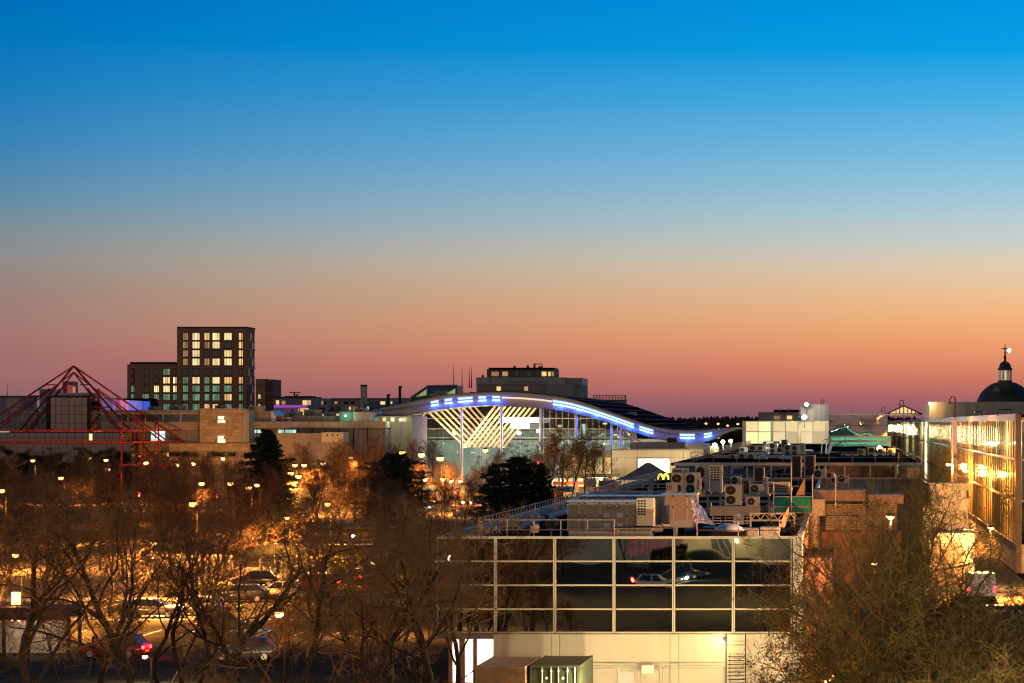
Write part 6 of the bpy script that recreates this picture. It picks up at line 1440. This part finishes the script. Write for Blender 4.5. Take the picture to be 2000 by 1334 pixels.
for i in range(4):
    for k in range(10): j = (k + 1) % 10; b.f.append((i*10+k, i*10+j, (i+1)*10+j, (i+1)*10+k)); b.m.append(0)
b.f.append(tuple(range(9, -1, -1))); b.m.append(0); b.f.append(tuple(range(40, 50))); b.m.append(0)
b.obj('body', M_white, t)
for xa, xb in ((X0 + .32, (X0 + X1) / 2 - .02), ((X0 + X1) / 2 + .02, X1 - .32)): ubox(t, 'rear_door', M_white, xa, xb, Yv - .04, Yv - .002, .55, 2.05); ubox(t, 'door_handle', M_black, (X0 + X1) / 2 - .09, (X0 + X1) / 2 + .09, Yv - .06, Yv - .042, 1.1, 1.16)
for xa in (X0 + .02, X1 - .2): ubox(t, 'tail_light', M_tailon, xa, xa + .18, Yv - .05, Yv - .003, .9, 1.3)
ubox(t, 'bumper', M_black, X0 + .05, X1 - .05, Yv - .14, Yv - .002, .32, .52); ubox(t, 'number_plate', MATS['plate_yellow'], (X0 + X1) / 2 - .26, (X0 + X1) / 2 + .26, Yv - .06, Yv - .041, .6, .72)
for xx in (X0 + .25, X1 - .25):
    for yy in (Yv + 1, Yv + 3.9): b = MB(); b.bar((xx - .11, yy, .34), (xx + .11, yy, .34), .34, n=16); b.obj('wheel', M_tyre, t)
tag(MB().pbox(1855, 1182, 2010, 1192, 222, .6).obj('dark_wall_top', M_black), 'dark low wall in front of the white van', 'wall')
tag(MB().pbox(1400 + 320, 1193, 2010, None, 221, .8).obj('pale_lane_wall', M_conc), 'pale lane wall glimpsed through the thicket', 'wall')
lamp('van_glow', (wx(1925, 226), 226, 3.6), (1, .85, .6), 260, .2, t)

# ================================================================ black steel canopies (porte-cocheres)
def canopy(lb, x0, x1, yt, yb, Y, d, posts, grp='black steel canopies'):
    t = thing('entrance_canopy', lb, 'canopy', (wx((x0 + x1) / 2, Y), Y, 0), grp)
    MB().pbox(x0, yt, x1, yb, Y, .18).obj('fascia', M_black, t)
    b = MB(); b.box(wx(x0, Y), wx(x1, Y), Y + .19, Y + d, wz(yt, Y) - .25, wz(yt, Y) - .05); b.obj('roof', M_black, t)
    MB().box(wx(x0, Y), wx(x1, Y), Y + d, Y + d + .18, wz(yb, Y), wz(yt, Y)).obj('rear_fascia', M_black, t)
    for px in posts:
        for yy in (Y + .3, Y + d - .2): ubox(t, 'post', M_black, wx(px, Y) - .1, wx(px, Y) + .1, yy - .1, yy + .1, 0, wz(yb, Y) + .1)
    return t
c1 = canopy('long black canopy over the far side of the car park', 390, 737, 1064, 1083, 263, 3.2, (395, 425, 531, 552, 572, 707, 733))
ubox(c1, 'side_panel', M_white, wx(508, 265), wx(530, 265), 265, 265.06, wz(1107, 265), wz(1083, 265)); ubox(c1, 'side_panel', M_beige, wx(455, 265), wx(507, 265), 265, 265.06, wz(1108, 265), wz(1083, 265))
c2 = canopy('black canopy cut by the picture edge near the lower trees', -30, 134, 1187, 1211, 176, 3.0, (5, 53, 132))
for k in range(6): ubox(c2, 'wall_panel', M_beige2, wx(0 + k * 22, 179) + .02, wx(22 + k * 22, 179) - .02, 178.6, 178.7, .2, 2.2)
lamp('canopy_lamp', w(60, 1214, 177.4), (1, .7, .5), 120, .2, c2)
tag(MB().pbox(105, 1270, 335, None, 188, .4).obj('low_white_wall', M_white), 'low white wall lit between the lower tree trunks', 'wall')
tag(MB().bbox(wx(22, 200), wx(39, 200), 200, 200.5, 0.1, wz(1157, 200)).obj('ticket_cabinet', M_cream), 'tall cream cabinet standing on the plaza edge', 'cabinet')
t = thing('street_railing', 'black railing along the sunlit-yellow street ramp', 'railing', (-71.3, 340, 0)); t['label'] = 'black railing climbing beside the amber-lit street'
b = MB()
for z_ in (.75, 1.1, 1.5): b.bar((-71.3, 338, z_), (-71.3, 462, z_), .05)
b.obj('rail', M_black, t)
for k in range(32): ubox(t, 'post', M_black, -71.36, -71.24, 338 + k * 4, 338.1 + k * 4, .1, 1.5)
tag(MB().box(-60, -30, 441, 441.6, 0, wz(998, 441) ).obj('boulevard_wall', M_conc), 'low pale wall below the boulevard beside the mirror block', 'wall')
t = thing('boulevard_railing', 'dark railing along the boulevard by the globe lamps', 'railing', (-60, 452, 0))
b = MB(); 
for z_ in (.6, 1.1): b.bar((-75, 466, z_), (-36, 466, z_), .06)
b.obj('rail', M_black, t)
for k in range(20): ubox(t, 'post', M_black, -75 + k * 2, -74.9 + k * 2, 465.95, 466.05, 0, 1.1)
# red shelter before the wave hall
t = thing('red_shelter', 'red-beamed walkway shelter before the wave hall', 'shelter', (wx(1120, 530), 530, 0))
MB().pbox(1080, 941, 1162, 947, 530, 3).obj('roof', mat('red_beam', (.45, .09, .05), .6, var=.2), t)
for px in (1084, 1104, 1128, 1158): ubox(t, 'post', MATS['red_beam'], wx(px, 530) - .15, wx(px, 530) + .15, 530.2, 530.5, 0, wz(947, 530))
lamp('shelter_lamp', w(1120, 952, 528), (1, .55, .25), 900, .3, t)
# low kiosks glowing behind the boulevard trees
for i, (xa, ya, xb, yb, m_) in enumerate(((826, 948, 848, 963, M_lbright), (851, 950, 862, 962, M_lwarm), (900, 950, 916, 962, M_lwarm), (640, 948, 668, 956, M_ldim), (700, 946, 716, 954, M_ldim))):
    t = thing('kiosk', ('white-lit kiosk behind the left globe lamp', 'small warm-lit kiosk between the globe lamps', 'warm-lit kiosk past the globe lamps', 'dim kiosk behind the young street trees', 'dim kiosk left of the pointed conifer')[i], 'kiosk', (wx(xa, 515), 515, 0))
    MB().pbox(xa - 2, ya - 4, xb + 2, None, 515, 4).obj('wall', M_tan, t); pub(t, 'window', m_, xa, ya, xb, yb, 514.8, .15); pub(t, 'roof', M_dark, xa - 4, ya - 6, xb + 4, ya - 4.2, 514.5, 5)

# ================================================================ shipping containers
def container(lb, x, y, rz, m, Wd=2.44, L=6.06, H=2.78, bars=True, mt=None):
    t = thing('shipping_container', lb, 'container', (x, y, 0), 'shipping containers'); ORG[t.name] = Vector((0, 0, 0))
    a = Wd / 2
    MB().box(-a + .06, a - .06, .06, L - .06, .12, H - .06).obj('shell', m, t)
    MB().box(-a + .03, a - .03, .03, L - .03, H - .06, H - .03).obj('roof', mt or m, t)
    for sx in (-1, 1):
        for yy in (0, L - .12): MB().box(sx * a, sx * (a - .12), yy, yy + .12, 0, H).obj('corner_post', m, t)
        MB().box(sx * a, sx * (a - .09), .12, L - .12, H - .1, H - .005).obj('top_rail', m, t); MB().box(sx * a, sx * (a - .09), .12, L - .12, .02, .16).obj('bottom_rail', m, t)
        b = MB(); n = 22
        for k in range(n): y0 = .15 + k * (L - .3) / n; b.box(sx * (a - .06), sx * (a - .02), y0, y0 + (L - .3) / n * .5, .16, H - .1)
        b.obj('side_corrugation', m, t)
    MB().box(-a + .12, a - .12, .0, .1, H - .12, H).obj('header', m, t); MB().box(-a + .12, a - .12, .0, .1, .02, .16).obj('sill', m, t)
    for s in (-1, 1): MB().box(min(0, s * (a - .14)) + (.01 if s > 0 else 0), max(0, s * (a - .14)) - (.01 if s < 0 else 0), .03, .07, .17, H - .13).obj('door_leaf', m, t)
    if bars:
        for xx in (-.62, -.18, .18, .62, .98):
            b = MB(); b.bar((xx, .0, .1), (xx, .0, H - .08), .02); b.bar((xx, -.01, H - .32), (xx, -.01, H - .2), .05); b.obj('locking_bar', M_white, t)
        for xx in (-.4, .4): b = MB(); b.lathe((xx, -.0, H - .62), [(.07, 0), (.07, .03)], 12, 'y'); b.obj('round_plate', M_white, t)
    else:
        for k in range(5): MB().box(-a + .25 + k * .42, -a + .31 + k * .42, .0, .03, .17, H - .13).obj('door_rib', m, t)
    t.rotation_euler = (0, 0, rz); ORG[t.name] = Vector((x, y, 0)); return t
Mc1 = mat('tan_container', (.34, .22, .13), .6, var=.2, scale=1.5, streak=.5); Mc2 = mat('green_container', (.045, .06, .03), .5, var=.2, scale=1.5, streak=.3)
container('tan shipping container with closed ribbed doors', wx(977, 138.5), 138.5, R(-1.2), Mc1, bars=False, mt=mat('tan_container_roof', (.30, .25, .14), .6, var=.3, scale=1.2, streak=.2))
container('dark green shipping container with pale locking bars', wx(1083.5, 139), 139, R(-1.2), Mc2, mt=mat('green_container_roof', (.10, .12, .05), .55, var=.3, scale=1.2))
# bollard lamps on the yard, just under the picture edge, washing the cream wall
for i, px in enumerate((1180, 1300, 1395)):
    x = wx(px, 138); t = thing('bollard_lamp', ('bollard lamp in the yard beside the green container', 'bollard lamp in the yard before the white notice', 'bollard lamp in the yard before the outside stair')[i], 'lamp', (x, 138, 0), 'bollard lamps in the yard')
    b = MB(); b.lathe((x, 138, 0), [(.12, 0), (.12, 1.3), (.09, 1.32)], 12); b.obj('post', M_black, t)
    b = MB(); b.lathe((x, 138, 1.32), [(.09, 0), (.1, .25), (.05, .3)], 12); b.obj('lens', M_ylw, t)
    lamp('lamp_light', (x, 138.3, 1.55), (1, .76, .40), 2500, .15, t)
# ================================================================ bare winter trees
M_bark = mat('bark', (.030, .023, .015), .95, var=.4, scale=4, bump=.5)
M_barkg = mat('olive_bark', (.10, .085, .035), .95, var=.4, scale=4, bump=.5)  # olive-brown bark, paler than the other bark
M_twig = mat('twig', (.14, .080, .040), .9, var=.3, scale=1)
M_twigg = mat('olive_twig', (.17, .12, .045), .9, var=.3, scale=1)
M_leaf = mat('small_olive_leaf', (.075, .075, .018), .7, var=.5, scale=3)
M_needle = mat('conifer_needles', (.02, .034, .018), .8, var=.5, scale=2)
class Soup:
    def __init__(s): s.v = []; s.f = []
    def seg(s, a, b, ra, rb, n):
        d = b - a; L = d.length
        if L < 1e-4: return
        d = d / L; u = d.orthogonal().normalized(); v = d.cross(u); base = len(s.v)
        if rb <= 0:
            for i in range(n): t = 6.28318 * i / n; s.v.append(tuple(a + (u * math.cos(t) + v * math.sin(t)) * ra))
            s.v.append(tuple(b)); s.f += [(base + i, base + (i+1) % n, base + n) for i in range(n)]
            return
        for p, r_ in ((a, ra), (b, rb)):
            for i in range(n): t = 6.28318 * i / n; s.v.append(tuple(p + (u * math.cos(t) + v * math.sin(t)) * r_))
        s.f += [(base + i, base + (i+1) % n, base + n + (i+1) % n, base + n + i) for i in range(n)]
    def path(s, pts, rs, n):
        base = len(s.v); u = None
        for i, p in enumerate(pts):
            d = (pts[min(i+1, len(pts)-1)] - pts[max(i-1, 0)])
            if d.length < 1e-6: d = Vector((0, 0, 1))
            d.normalize()
            if u is None: u = d.orthogonal().normalized()
            else:
                u = u - d * u.dot(d); u = u.normalized() if u.length > 1e-5 else d.orthogonal().normalized()
            v = d.cross(u)
            for k in range(n): t = 6.28318 * k / n; s.v.append(tuple(p + (u * math.cos(t) + v * math.sin(t)) * rs[i]))
        for i in range(len(pts) - 1):
            for k in range(n): a = base + i*n + k; b = base + i*n + (k+1) % n; s.f.append((a, b, b + n, a + n))
    def mesh(s, name, m, smooth=False):
        me = bpy.data.meshes.new(name); me.from_pydata(s.v, [], s.f); me.materials.append(m)
        if smooth: me.polygons.foreach_set('use_smooth', [True] * len(me.polygons))
        return me
def gen_tree(seed, H, r0, nlimb=6, first=.28, spread=50, ratio=.62, kids=(6, 6, 7, 6), tort=.16, up=.12, twig_r=.011, leaf=0, multi=1, twiglen=.55, levels=4, fine=False, limb_r=.62):
    r = random.Random(seed); wood = Soup(); twig = Soup(); leaves = Soup()
    G = lambda s: r.gauss(0, s)
    def grow(p, d, L, ra, lev):
        if lev >= levels and fine:
            m = p + d * L * .5; d2 = (d + Vector((G(tort), G(tort), G(tort) + up))).normalized()
            twig.seg(p, m, ra, ra * .6, 3); twig.seg(m, m + d2 * L * .5, ra * .6, 0, 3); return
        nseg = (9, 7, 5, 4, 2)[min(lev, 4)]; pts = [p.copy()]; rs = [ra]; dirs = [d.copy()]
        end = ra * (.35 if lev < 3 else .3)
        for i in range(nseg):
            d = (d + Vector((G(tort), G(tort), G(tort * .7) + up * (.6 if lev else .25)))).normalized()
            p = p + d * (L / nseg); pts.append(p.copy()); dirs.append(d.copy()); rs.append(ra + (end - ra) * (i + 1) / nseg)
        tgt = wood if lev <= 1 else twig
        tgt.path(pts, rs, (9, 6, 4, 3, 3)[min(lev, 4)])
        if lev >= levels:
            if leaf:
                for q in range(leaf):
                    c = pts[r.randint(1, len(pts) - 1)] + Vector((G(.06), G(.06), G(.06))); sz = r.uniform(.035, .07); a = Vector((G(1), G(1), G(1))).normalized(); b_ = a.orthogonal()
                    base = len(leaves.v); leaves.v += [tuple(c - a * sz), tuple(c + b_ * sz * .6), tuple(c + a * sz), tuple(c - b_ * sz * .6)]; leaves.f.append((base, base+1, base+2, base+3))
            return
        n = kids[min(lev, len(kids) - 1)] if lev else nlimb
        for k in range(n):
            f = (first + (1 - first) * ((k + r.random() * .8) / n)) if lev == 0 else (.22 + .78 * (k + r.random()) / n)
            x = f * nseg; i = min(int(x), nseg - 1); q = pts[i].lerp(pts[i+1], x - i); dd = dirs[i+1]
            ang = R(spread * r.uniform(.6, 1.25)) * (1.0 if lev else 1 - .45 * f)
            az = r.uniform(0, 6.283) if lev else k * 2.4 + r.uniform(-.5, .5)
            u = dd.orthogonal().normalized(); v = dd.cross(u)
            nd = (dd * math.cos(ang) + (u * math.cos(az) + v * math.sin(az)) * math.sin(ang)).normalized()
            rl = rs[i] * (limb_r if lev == 0 else .64)
            if lev == 0: nl = H * (.52 - .25 * f) * r.uniform(.8, 1.15)
            else: nl = L * ratio * (1 - .45 * f) * r.uniform(.75, 1.2)
            if lev + 1 >= levels: nl = twiglen * r.uniform(.5, 1.3); rl = twig_r * r.uniform(.7, 1.2)
            rl = max(rl, twig_r)
            grow(q, nd, nl, rl, lev + 1)
    for q in range(multi):
        a = 6.283 * q / multi
        d0 = Vector((0, 0, 1)) if multi == 1 else Vector((math.cos(a) * .30, math.sin(a) * .30, 1)).normalized()
        grow(Vector((math.cos(a), math.sin(a), 0)) * (.22 if multi > 1 else 0) + Vector((0, 0, -.1)), d0, H * (.86 if multi == 1 else .72), r0, 0)
    return wood, twig, leaves
TREES = {}; HT = {}
def tree_kind(key, mw=None, mt=None, **kw):
    wd, tg, lv = gen_tree(**kw)
    zs = sorted(v[2] for v in tg.v); HT[key] = zs[int(len(zs) * .995)]
    TREES[key] = (wd.mesh('trunk_' + key, mw or M_bark, True), tg.mesh('crown_' + key, mt or M_twig), lv.mesh('leaves_' + key, M_leaf) if lv.v else None)
def plant(key, x, y, s, rz, label, grp, name='bare_tree', cat='tree', z=0, sz=None):
    t = thing(name, label, cat, (x, y, z), grp)
    t.rotation_euler = (0, 0, rz); t.scale = (s, s, s * (sz or 1))
    for nm, me in zip(('trunk', 'crown', 'foliage'), TREES[key]):
        if me is None: continue
        o = bpy.data.objects.new(nm, me); COL.objects.link(o); o.parent = t
    return t
# foreground trees (11-13 m), middle distance trees and far rows
FINE = dict(levels=5, fine=True, twig_r=.010, twiglen=.5)
tree_kind('a', seed=11, H=12.5, r0=.24, nlimb=9, first=.30, spread=62, kids=(6, 5, 4, 4), tort=.22, up=.07, ratio=.68, limb_r=.52, **FINE)
tree_kind('h', seed=15, H=12.5, r0=.22, nlimb=10, first=.28, spread=58, kids=(6, 5, 4, 4), tort=.21, up=.08, ratio=.66, limb_r=.5, **FINE)
tree_kind('b', seed=23, H=12.0, r0=.17, nlimb=12, first=.28, spread=54, kids=(5, 5, 4, 3), tort=.18, up=.10, ratio=.66, limb_r=.5, **FINE)
tree_kind('c', seed=37, H=12.0, r0=.16, nlimb=6, first=.34, spread=54, kids=(5, 5, 4, 3), tort=.20, up=.09, multi=3, ratio=.64, limb_r=.52, **FINE)
tree_kind('d', seed=41, H=10.0, r0=.16, nlimb=13, first=.25, spread=48, kids=(7, 7, 6), tort=.16, up=.14, twig_r=.011, twiglen=.6, levels=4, ratio=.62, fine=True, limb_r=.5)
tree_kind('e', seed=53, H=10.0, r0=.16, nlimb=14, first=.22, spread=56, kids=(7, 7, 6), tort=.18, up=.09, twig_r=.011, twiglen=.6, levels=4, ratio=.62, fine=True, limb_r=.5)
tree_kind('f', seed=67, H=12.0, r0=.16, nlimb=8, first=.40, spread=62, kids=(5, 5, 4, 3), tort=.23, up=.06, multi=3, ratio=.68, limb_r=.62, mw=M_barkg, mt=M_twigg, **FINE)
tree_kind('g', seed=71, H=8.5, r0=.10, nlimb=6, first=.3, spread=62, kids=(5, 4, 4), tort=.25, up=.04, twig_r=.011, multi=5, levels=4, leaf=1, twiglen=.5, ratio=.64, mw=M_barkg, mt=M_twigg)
def row(items, desc, grp, keys, hs, seed, name='bare_tree'):
    r = random.Random(seed); items = sorted(items)
    for i, it in enumerate(items):
        px, Y = it[0], it[1]; h = it[2] if len(it) > 2 else r.uniform(*hs); k = it[3] if len(it) > 3 else r.choice(keys)
        base = HT[k]
        plant(k, wx(px, Y), Y, h / base, r.uniform(0, 6.28), '%s from the left of the %s' % (ORD[i], desc), grp, name)
# near row whose trunks leave the lower edge
row([(-15, 128, 12.2, 'h'), (98, 122, 12.2, 'a'), (252, 126, 11.8, 'h'), (170, 143, 11, 'b'), (352, 140, 10.8, 'c'), (439, 128, 11, 'a'), (500, 142, 10.4, 'b'), (586, 124, 10.8, 'h'), (690, 125, 11.0, 'a'), (745, 142, 10.8, 'b'), (785, 134, 11.2, 'c'), (835, 128, 11.0, 'h'), (905, 140, 10.6, 'b')], 'near bare trees rising from the lower edge', 'near bare trees', 'abc', (10, 12), 2)
row([(-5, 200, 9.5), (60, 205, 9.5), (215, 215, 9), (405, 214, 8.5), (650, 214, 9), (735, 205, 9.5), (790, 190, 9.5), (840, 214, 9)], 'bare trees standing in the car park', 'car park trees', 'de', (8, 9), 4)
row([(30, 158, 4.6, 'b'), (115, 162, 5.0, 'e'), (190, 156, 4.8, 'b'), (262, 164, 5.2, 'e'), (335, 158, 4.8, 'b'), (420, 163, 5.2, 'e'), (505, 156, 4.8, 'b'), (575, 164, 5.4, 'e'), (650, 158, 5.0, 'b'), (720, 165, 5.4, 'e'), (800, 160, 5.0, 'b')], 'twiggy saplings between the near trees and the car park', 'car park saplings', 'be', (4, 5), 24, 'bare_sapling')
row([(20, 118, 3.6), (150, 112, 3.4), (215, 116, 3.8), (330, 112, 3.6), (400, 118, 4.2), (480, 112, 3.8), (540, 118, 4.0), (630, 113, 3.8), (740, 116, 4.0), (880, 122, 3.6)], 'low twiggy shrubs along the lower edge', 'lower edge shrubs', 'de', (3, 4), 22, 'twiggy_shrub')
row([(20, 255), (85, 270), (140, 246), (195, 280), (240, 262), (300, 285), (341, 243), (375, 250), (406, 246), (431, 262), (470, 280), (512, 268), (10, 310), (110, 318), (180, 325), (265, 322), (350, 315), (420, 322)], 'bare plaza trees behind the car park', 'plaza trees', 'de', (9.5, 11.5), 6)
row([(600, 330), (560, 360), (640, 352), (620, 400), (665, 372), (690, 390), (712, 405), (735, 380), (790, 365), (830, 380), (870, 372), (760, 345), (700, 350), (905, 385)], 'bare trees beside the railed street', 'street trees', 'de', (7.5, 10.5), 8)
row([(5, 400), (50, 420), (95, 410), (140, 430), (185, 415), (230, 440), (280, 425), (325, 445), (365, 420), (410, 440), (450, 430), (495, 450)], 'bare trees before the stone building and pyramid', 'boulevard trees', 'de', (9, 11), 10)
row([(545, 455), (590, 465), (635, 450), (675, 510), (720, 520), (610, 520), (560, 515), (650, 545), (700, 550), (740, 552), (775, 548), (810, 545), (845, 550), (690, 530)], 'bare trees before the concrete building', 'far boulevard trees', 'de', (9.5, 12), 12)
row([(832, 507, 7.5), (848, 510, 8), (872, 508, 7.5), (890, 505, 8), (916, 512, 8), (935, 515, 8.5), (960, 525, 10), (985, 530, 10)], 'small bare trees around the globe lamps', 'globe lamp trees', 'de', (7, 9), 14)
row([(1052, 520, 12.5, 'e'), (1074, 524, 13.5, 'd'), (1098, 520, 14, 'e'), (1118, 526, 13, 'd'), (1140, 522, 13.5, 'e'), (1160, 528, 12, 'd'), (1030, 545, 11), (1010, 550, 10)], 'bare trees before the wave hall', 'wave hall trees', 'de', (11, 13), 16)
row([(1330, 545, 5.5, 'd'), (1205, 548, 5, 'e'), (1345, 548, 5, 'e')], 'small bare shrubs before the stone front', 'stone front shrubs', 'de', (5, 6), 18, 'bare_shrub')
# right-hand trees and thicket
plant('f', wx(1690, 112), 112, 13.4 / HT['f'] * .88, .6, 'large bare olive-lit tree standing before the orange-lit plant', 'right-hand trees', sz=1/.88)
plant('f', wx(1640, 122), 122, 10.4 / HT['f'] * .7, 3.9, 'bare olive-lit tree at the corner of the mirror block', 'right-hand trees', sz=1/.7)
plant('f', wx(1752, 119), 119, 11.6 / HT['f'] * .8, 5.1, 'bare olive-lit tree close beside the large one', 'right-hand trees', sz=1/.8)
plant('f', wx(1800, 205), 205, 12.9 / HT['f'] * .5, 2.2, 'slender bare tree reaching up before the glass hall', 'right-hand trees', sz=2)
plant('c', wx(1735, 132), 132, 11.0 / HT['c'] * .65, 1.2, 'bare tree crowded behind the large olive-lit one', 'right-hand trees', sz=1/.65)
TH = [(1615, 116, 4.6), (1660, 118, 6.0), (1700, 106, 6.6), (1745, 112, 7.2), (1790, 118, 7.8), (1830, 108, 7.4), (1868, 120, 7.8), (1905, 110, 7.6), (1940, 118, 7.9), (1975, 107, 7.6), (2015, 118, 8.2), (2050, 110, 8.0), (1850, 102, 6.8), (1930, 100, 6.9), (1690, 98, 5.0), (1780, 98, 5.6), (1880, 98, 6.0), (1980, 98, 6.2)]
row([(a, b_, c, 'g') for a, b_, c in TH], 'leafy hawthorns in the dark thicket', 'hawthorn thicket', 'g', (6, 8), 20, 'hawthorn')
# trees of the entrance court, seen only in the mirror panes
for i, (x, y, h, k) in enumerate(((-38, 70, 9, 'b'), (-34, 40, 9, 'd'), (-30, 62, 9.5, 'c'), (-27, 25, 8, 'e'), (-22, 12, 8, 'd'))):
    plant(k, x, y, h / 11, i * 1.3, '%s bare tree of the court mirrored in the dark panes' % ORD[i], 'court trees')

# ================================================================ conifers
def conifer(key, seed, H, rad, nlay, droop=.12, irregular=.25, gap=.0, prof=.65):
    r = random.Random(seed); wood = Soup(); nd = Soup()
    wood.path([Vector((0, 0, -.1)), Vector((.05, 0, H * .5)), Vector((0, .03, H * .98))], [H * .022, H * .014, H * .003], 7)
    for l in range(nlay):
        f = (l + r.random()) / nlay; z = H * (.10 + .88 * f)
        R_ = rad * ((1 - f) ** prof * .95 + .06) * r.uniform(1 - irregular, 1 + irregular)
        n = r.randint(4, 6)
        for k in range(n):
            if r.random() < gap: continue
            a = 6.283 * k / n + r.uniform(-.6, .6); L = R_ * r.uniform(.6, 1.1); p = Vector((0, 0, z)); d = Vector((math.cos(a), math.sin(a), r.uniform(-.05, .28)))
            pts = [p]; m = 5
            for i in range(m): d = (d + Vector((0, 0, -droop * r.uniform(0, 1))) + Vector((r.gauss(0, .08), r.gauss(0, .08), r.gauss(0, .04)))).normalized(); p = p + d * L / m; pts.append(p.copy())
            wood.path(pts, [.05 * (1 - i / (m + 1)) + .008 for i in range(m + 1)], 3)
            side = d.cross(Vector((0, 0, 1))).normalized()
            cnt = int(26 + L * 34)
            for q in range(cnt):
                g = r.uniform(.12, 1) ** .8; i = min(int(g * m), m - 1); c = pts[i].lerp(pts[i+1], g * m - i)
                wd = L * .30 * (1.1 - g * .6); c = c + side * r.uniform(-wd, wd) + Vector((0, 0, r.gauss(0, .10)))
                s_ = r.uniform(.10, .26); ax = (d * r.uniform(.2, 1) + side * r.uniform(-1, 1) + Vector((0, 0, r.uniform(-.3, .45)))).normalized(); bx_ = ax.cross(Vector((r.gauss(0, 1), r.gauss(0, 1), r.gauss(0, 1)))).normalized()
                base = len(nd.v); nd.v += [tuple(c - ax * s_), tuple(c + bx_ * s_ * .32), tuple(c + ax * s_), tuple(c - bx_ * s_ * .32)]; nd.f.append((base, base+1, base+2, base+3))
    TREES[key] = (wood.mesh('trunk_' + key, M_bark, True), None, nd.mesh('foliage_' + key, M_needle))
conifer('pine', 5, 14, 5.6, 66, .05, .25)
conifer('cedar', 9, 9, 6.0, 34, .06, .4, .05, .5)
conifer('cypress', 12, 9, 3.6, 26, .04, .35)
Yk = 350
plant('pine', wx(520, Yk), Yk, wz(836, Yk) / 14, .5, 'tall broad dark conifer below the grey concrete building', 'dark conifers', 'conifer', sz=1.0)
plant('pine', wx(540, 322), 322, .62, 2.5, 'dark conifer lower in front of the tall one', 'dark conifers', 'conifer')
plant('cedar', wx(772, 400), 400, wz(884, 400) / 9, 1.0, 'dark layered conifer left of the globe lamps', 'dark conifers', 'conifer')
plant('cypress', wx(738, 404), 404, wz(925, 404) / 9, 2.0, 'small dark conifer beside the layered one', 'dark conifers', 'conifer')
plant('cedar', wx(1012, 415), 415, wz(891, 415) / 9, 3.3, 'dark spreading conifer behind the long roof railing', 'dark conifers', 'conifer')
plant('cypress', wx(965, 410), 410, wz(905, 410) / 9, .4, 'dark conifer at the near side of the spreading one', 'dark conifers', 'conifer')
plant('cypress', wx(1058, 420), 420, wz(905, 420) / 9, 1.7, 'dark conifer at the far side of the spreading one', 'dark conifers', 'conifer')
plant('pine', wx(160, 480), 480, .72, 1.1, 'dark round conifer before the mirror ziggurat', 'dark conifers', 'conifer')
# clipped hedges and scrub
def hedge(lb, x0, x1, y0, y1, h, seed, n=2600):
    r = random.Random(seed); s = Soup()
    for i in range(n):
        c = Vector((r.uniform(x0, x1), r.uniform(y0, y1), h * r.random() ** .6 * (1 + .15 * math.sin(x0 + i)))); sz = r.uniform(.06, .16); a = Vector((r.gauss(0, 1), r.gauss(0, 1), r.gauss(0, 1))).normalized(); b_ = a.orthogonal()
        base = len(s.v); s.v += [tuple(c - a * sz), tuple(c + b_ * sz * .6), tuple(c + a * sz), tuple(c - b_ * sz * .6)]; s.f.append((base, base+1, base+2, base+3))
    t = thing('hedge', lb, 'hedge', ((x0 + x1) / 2, (y0 + y1) / 2, 0)); me = s.mesh('foliage', M_leaf)
    o = bpy.data.objects.new('foliage', me); COL.objects.link(o); o.parent = t; o.location = (-(x0 + x1) / 2, -(y0 + y1) / 2, 0); return t
hedge('low green hedge under the long black canopy', wx(545, 268), wx(720, 268), 267, 270, 2.2, 3, 3200)
hedge('scrubby hedge along the low boulevard wall', -58, -32, 434, 440, 1.6, 5, 3600)
hedge('dark hedge along the plaza edge by the plaza trunks', wx(335, 240), wx(470, 240), 237, 239.5, 1.0, 7, 2600)
hedge('hedge in the court before the lit entrance', -20, -17, 0, 3, 1.5, 9, 1500)
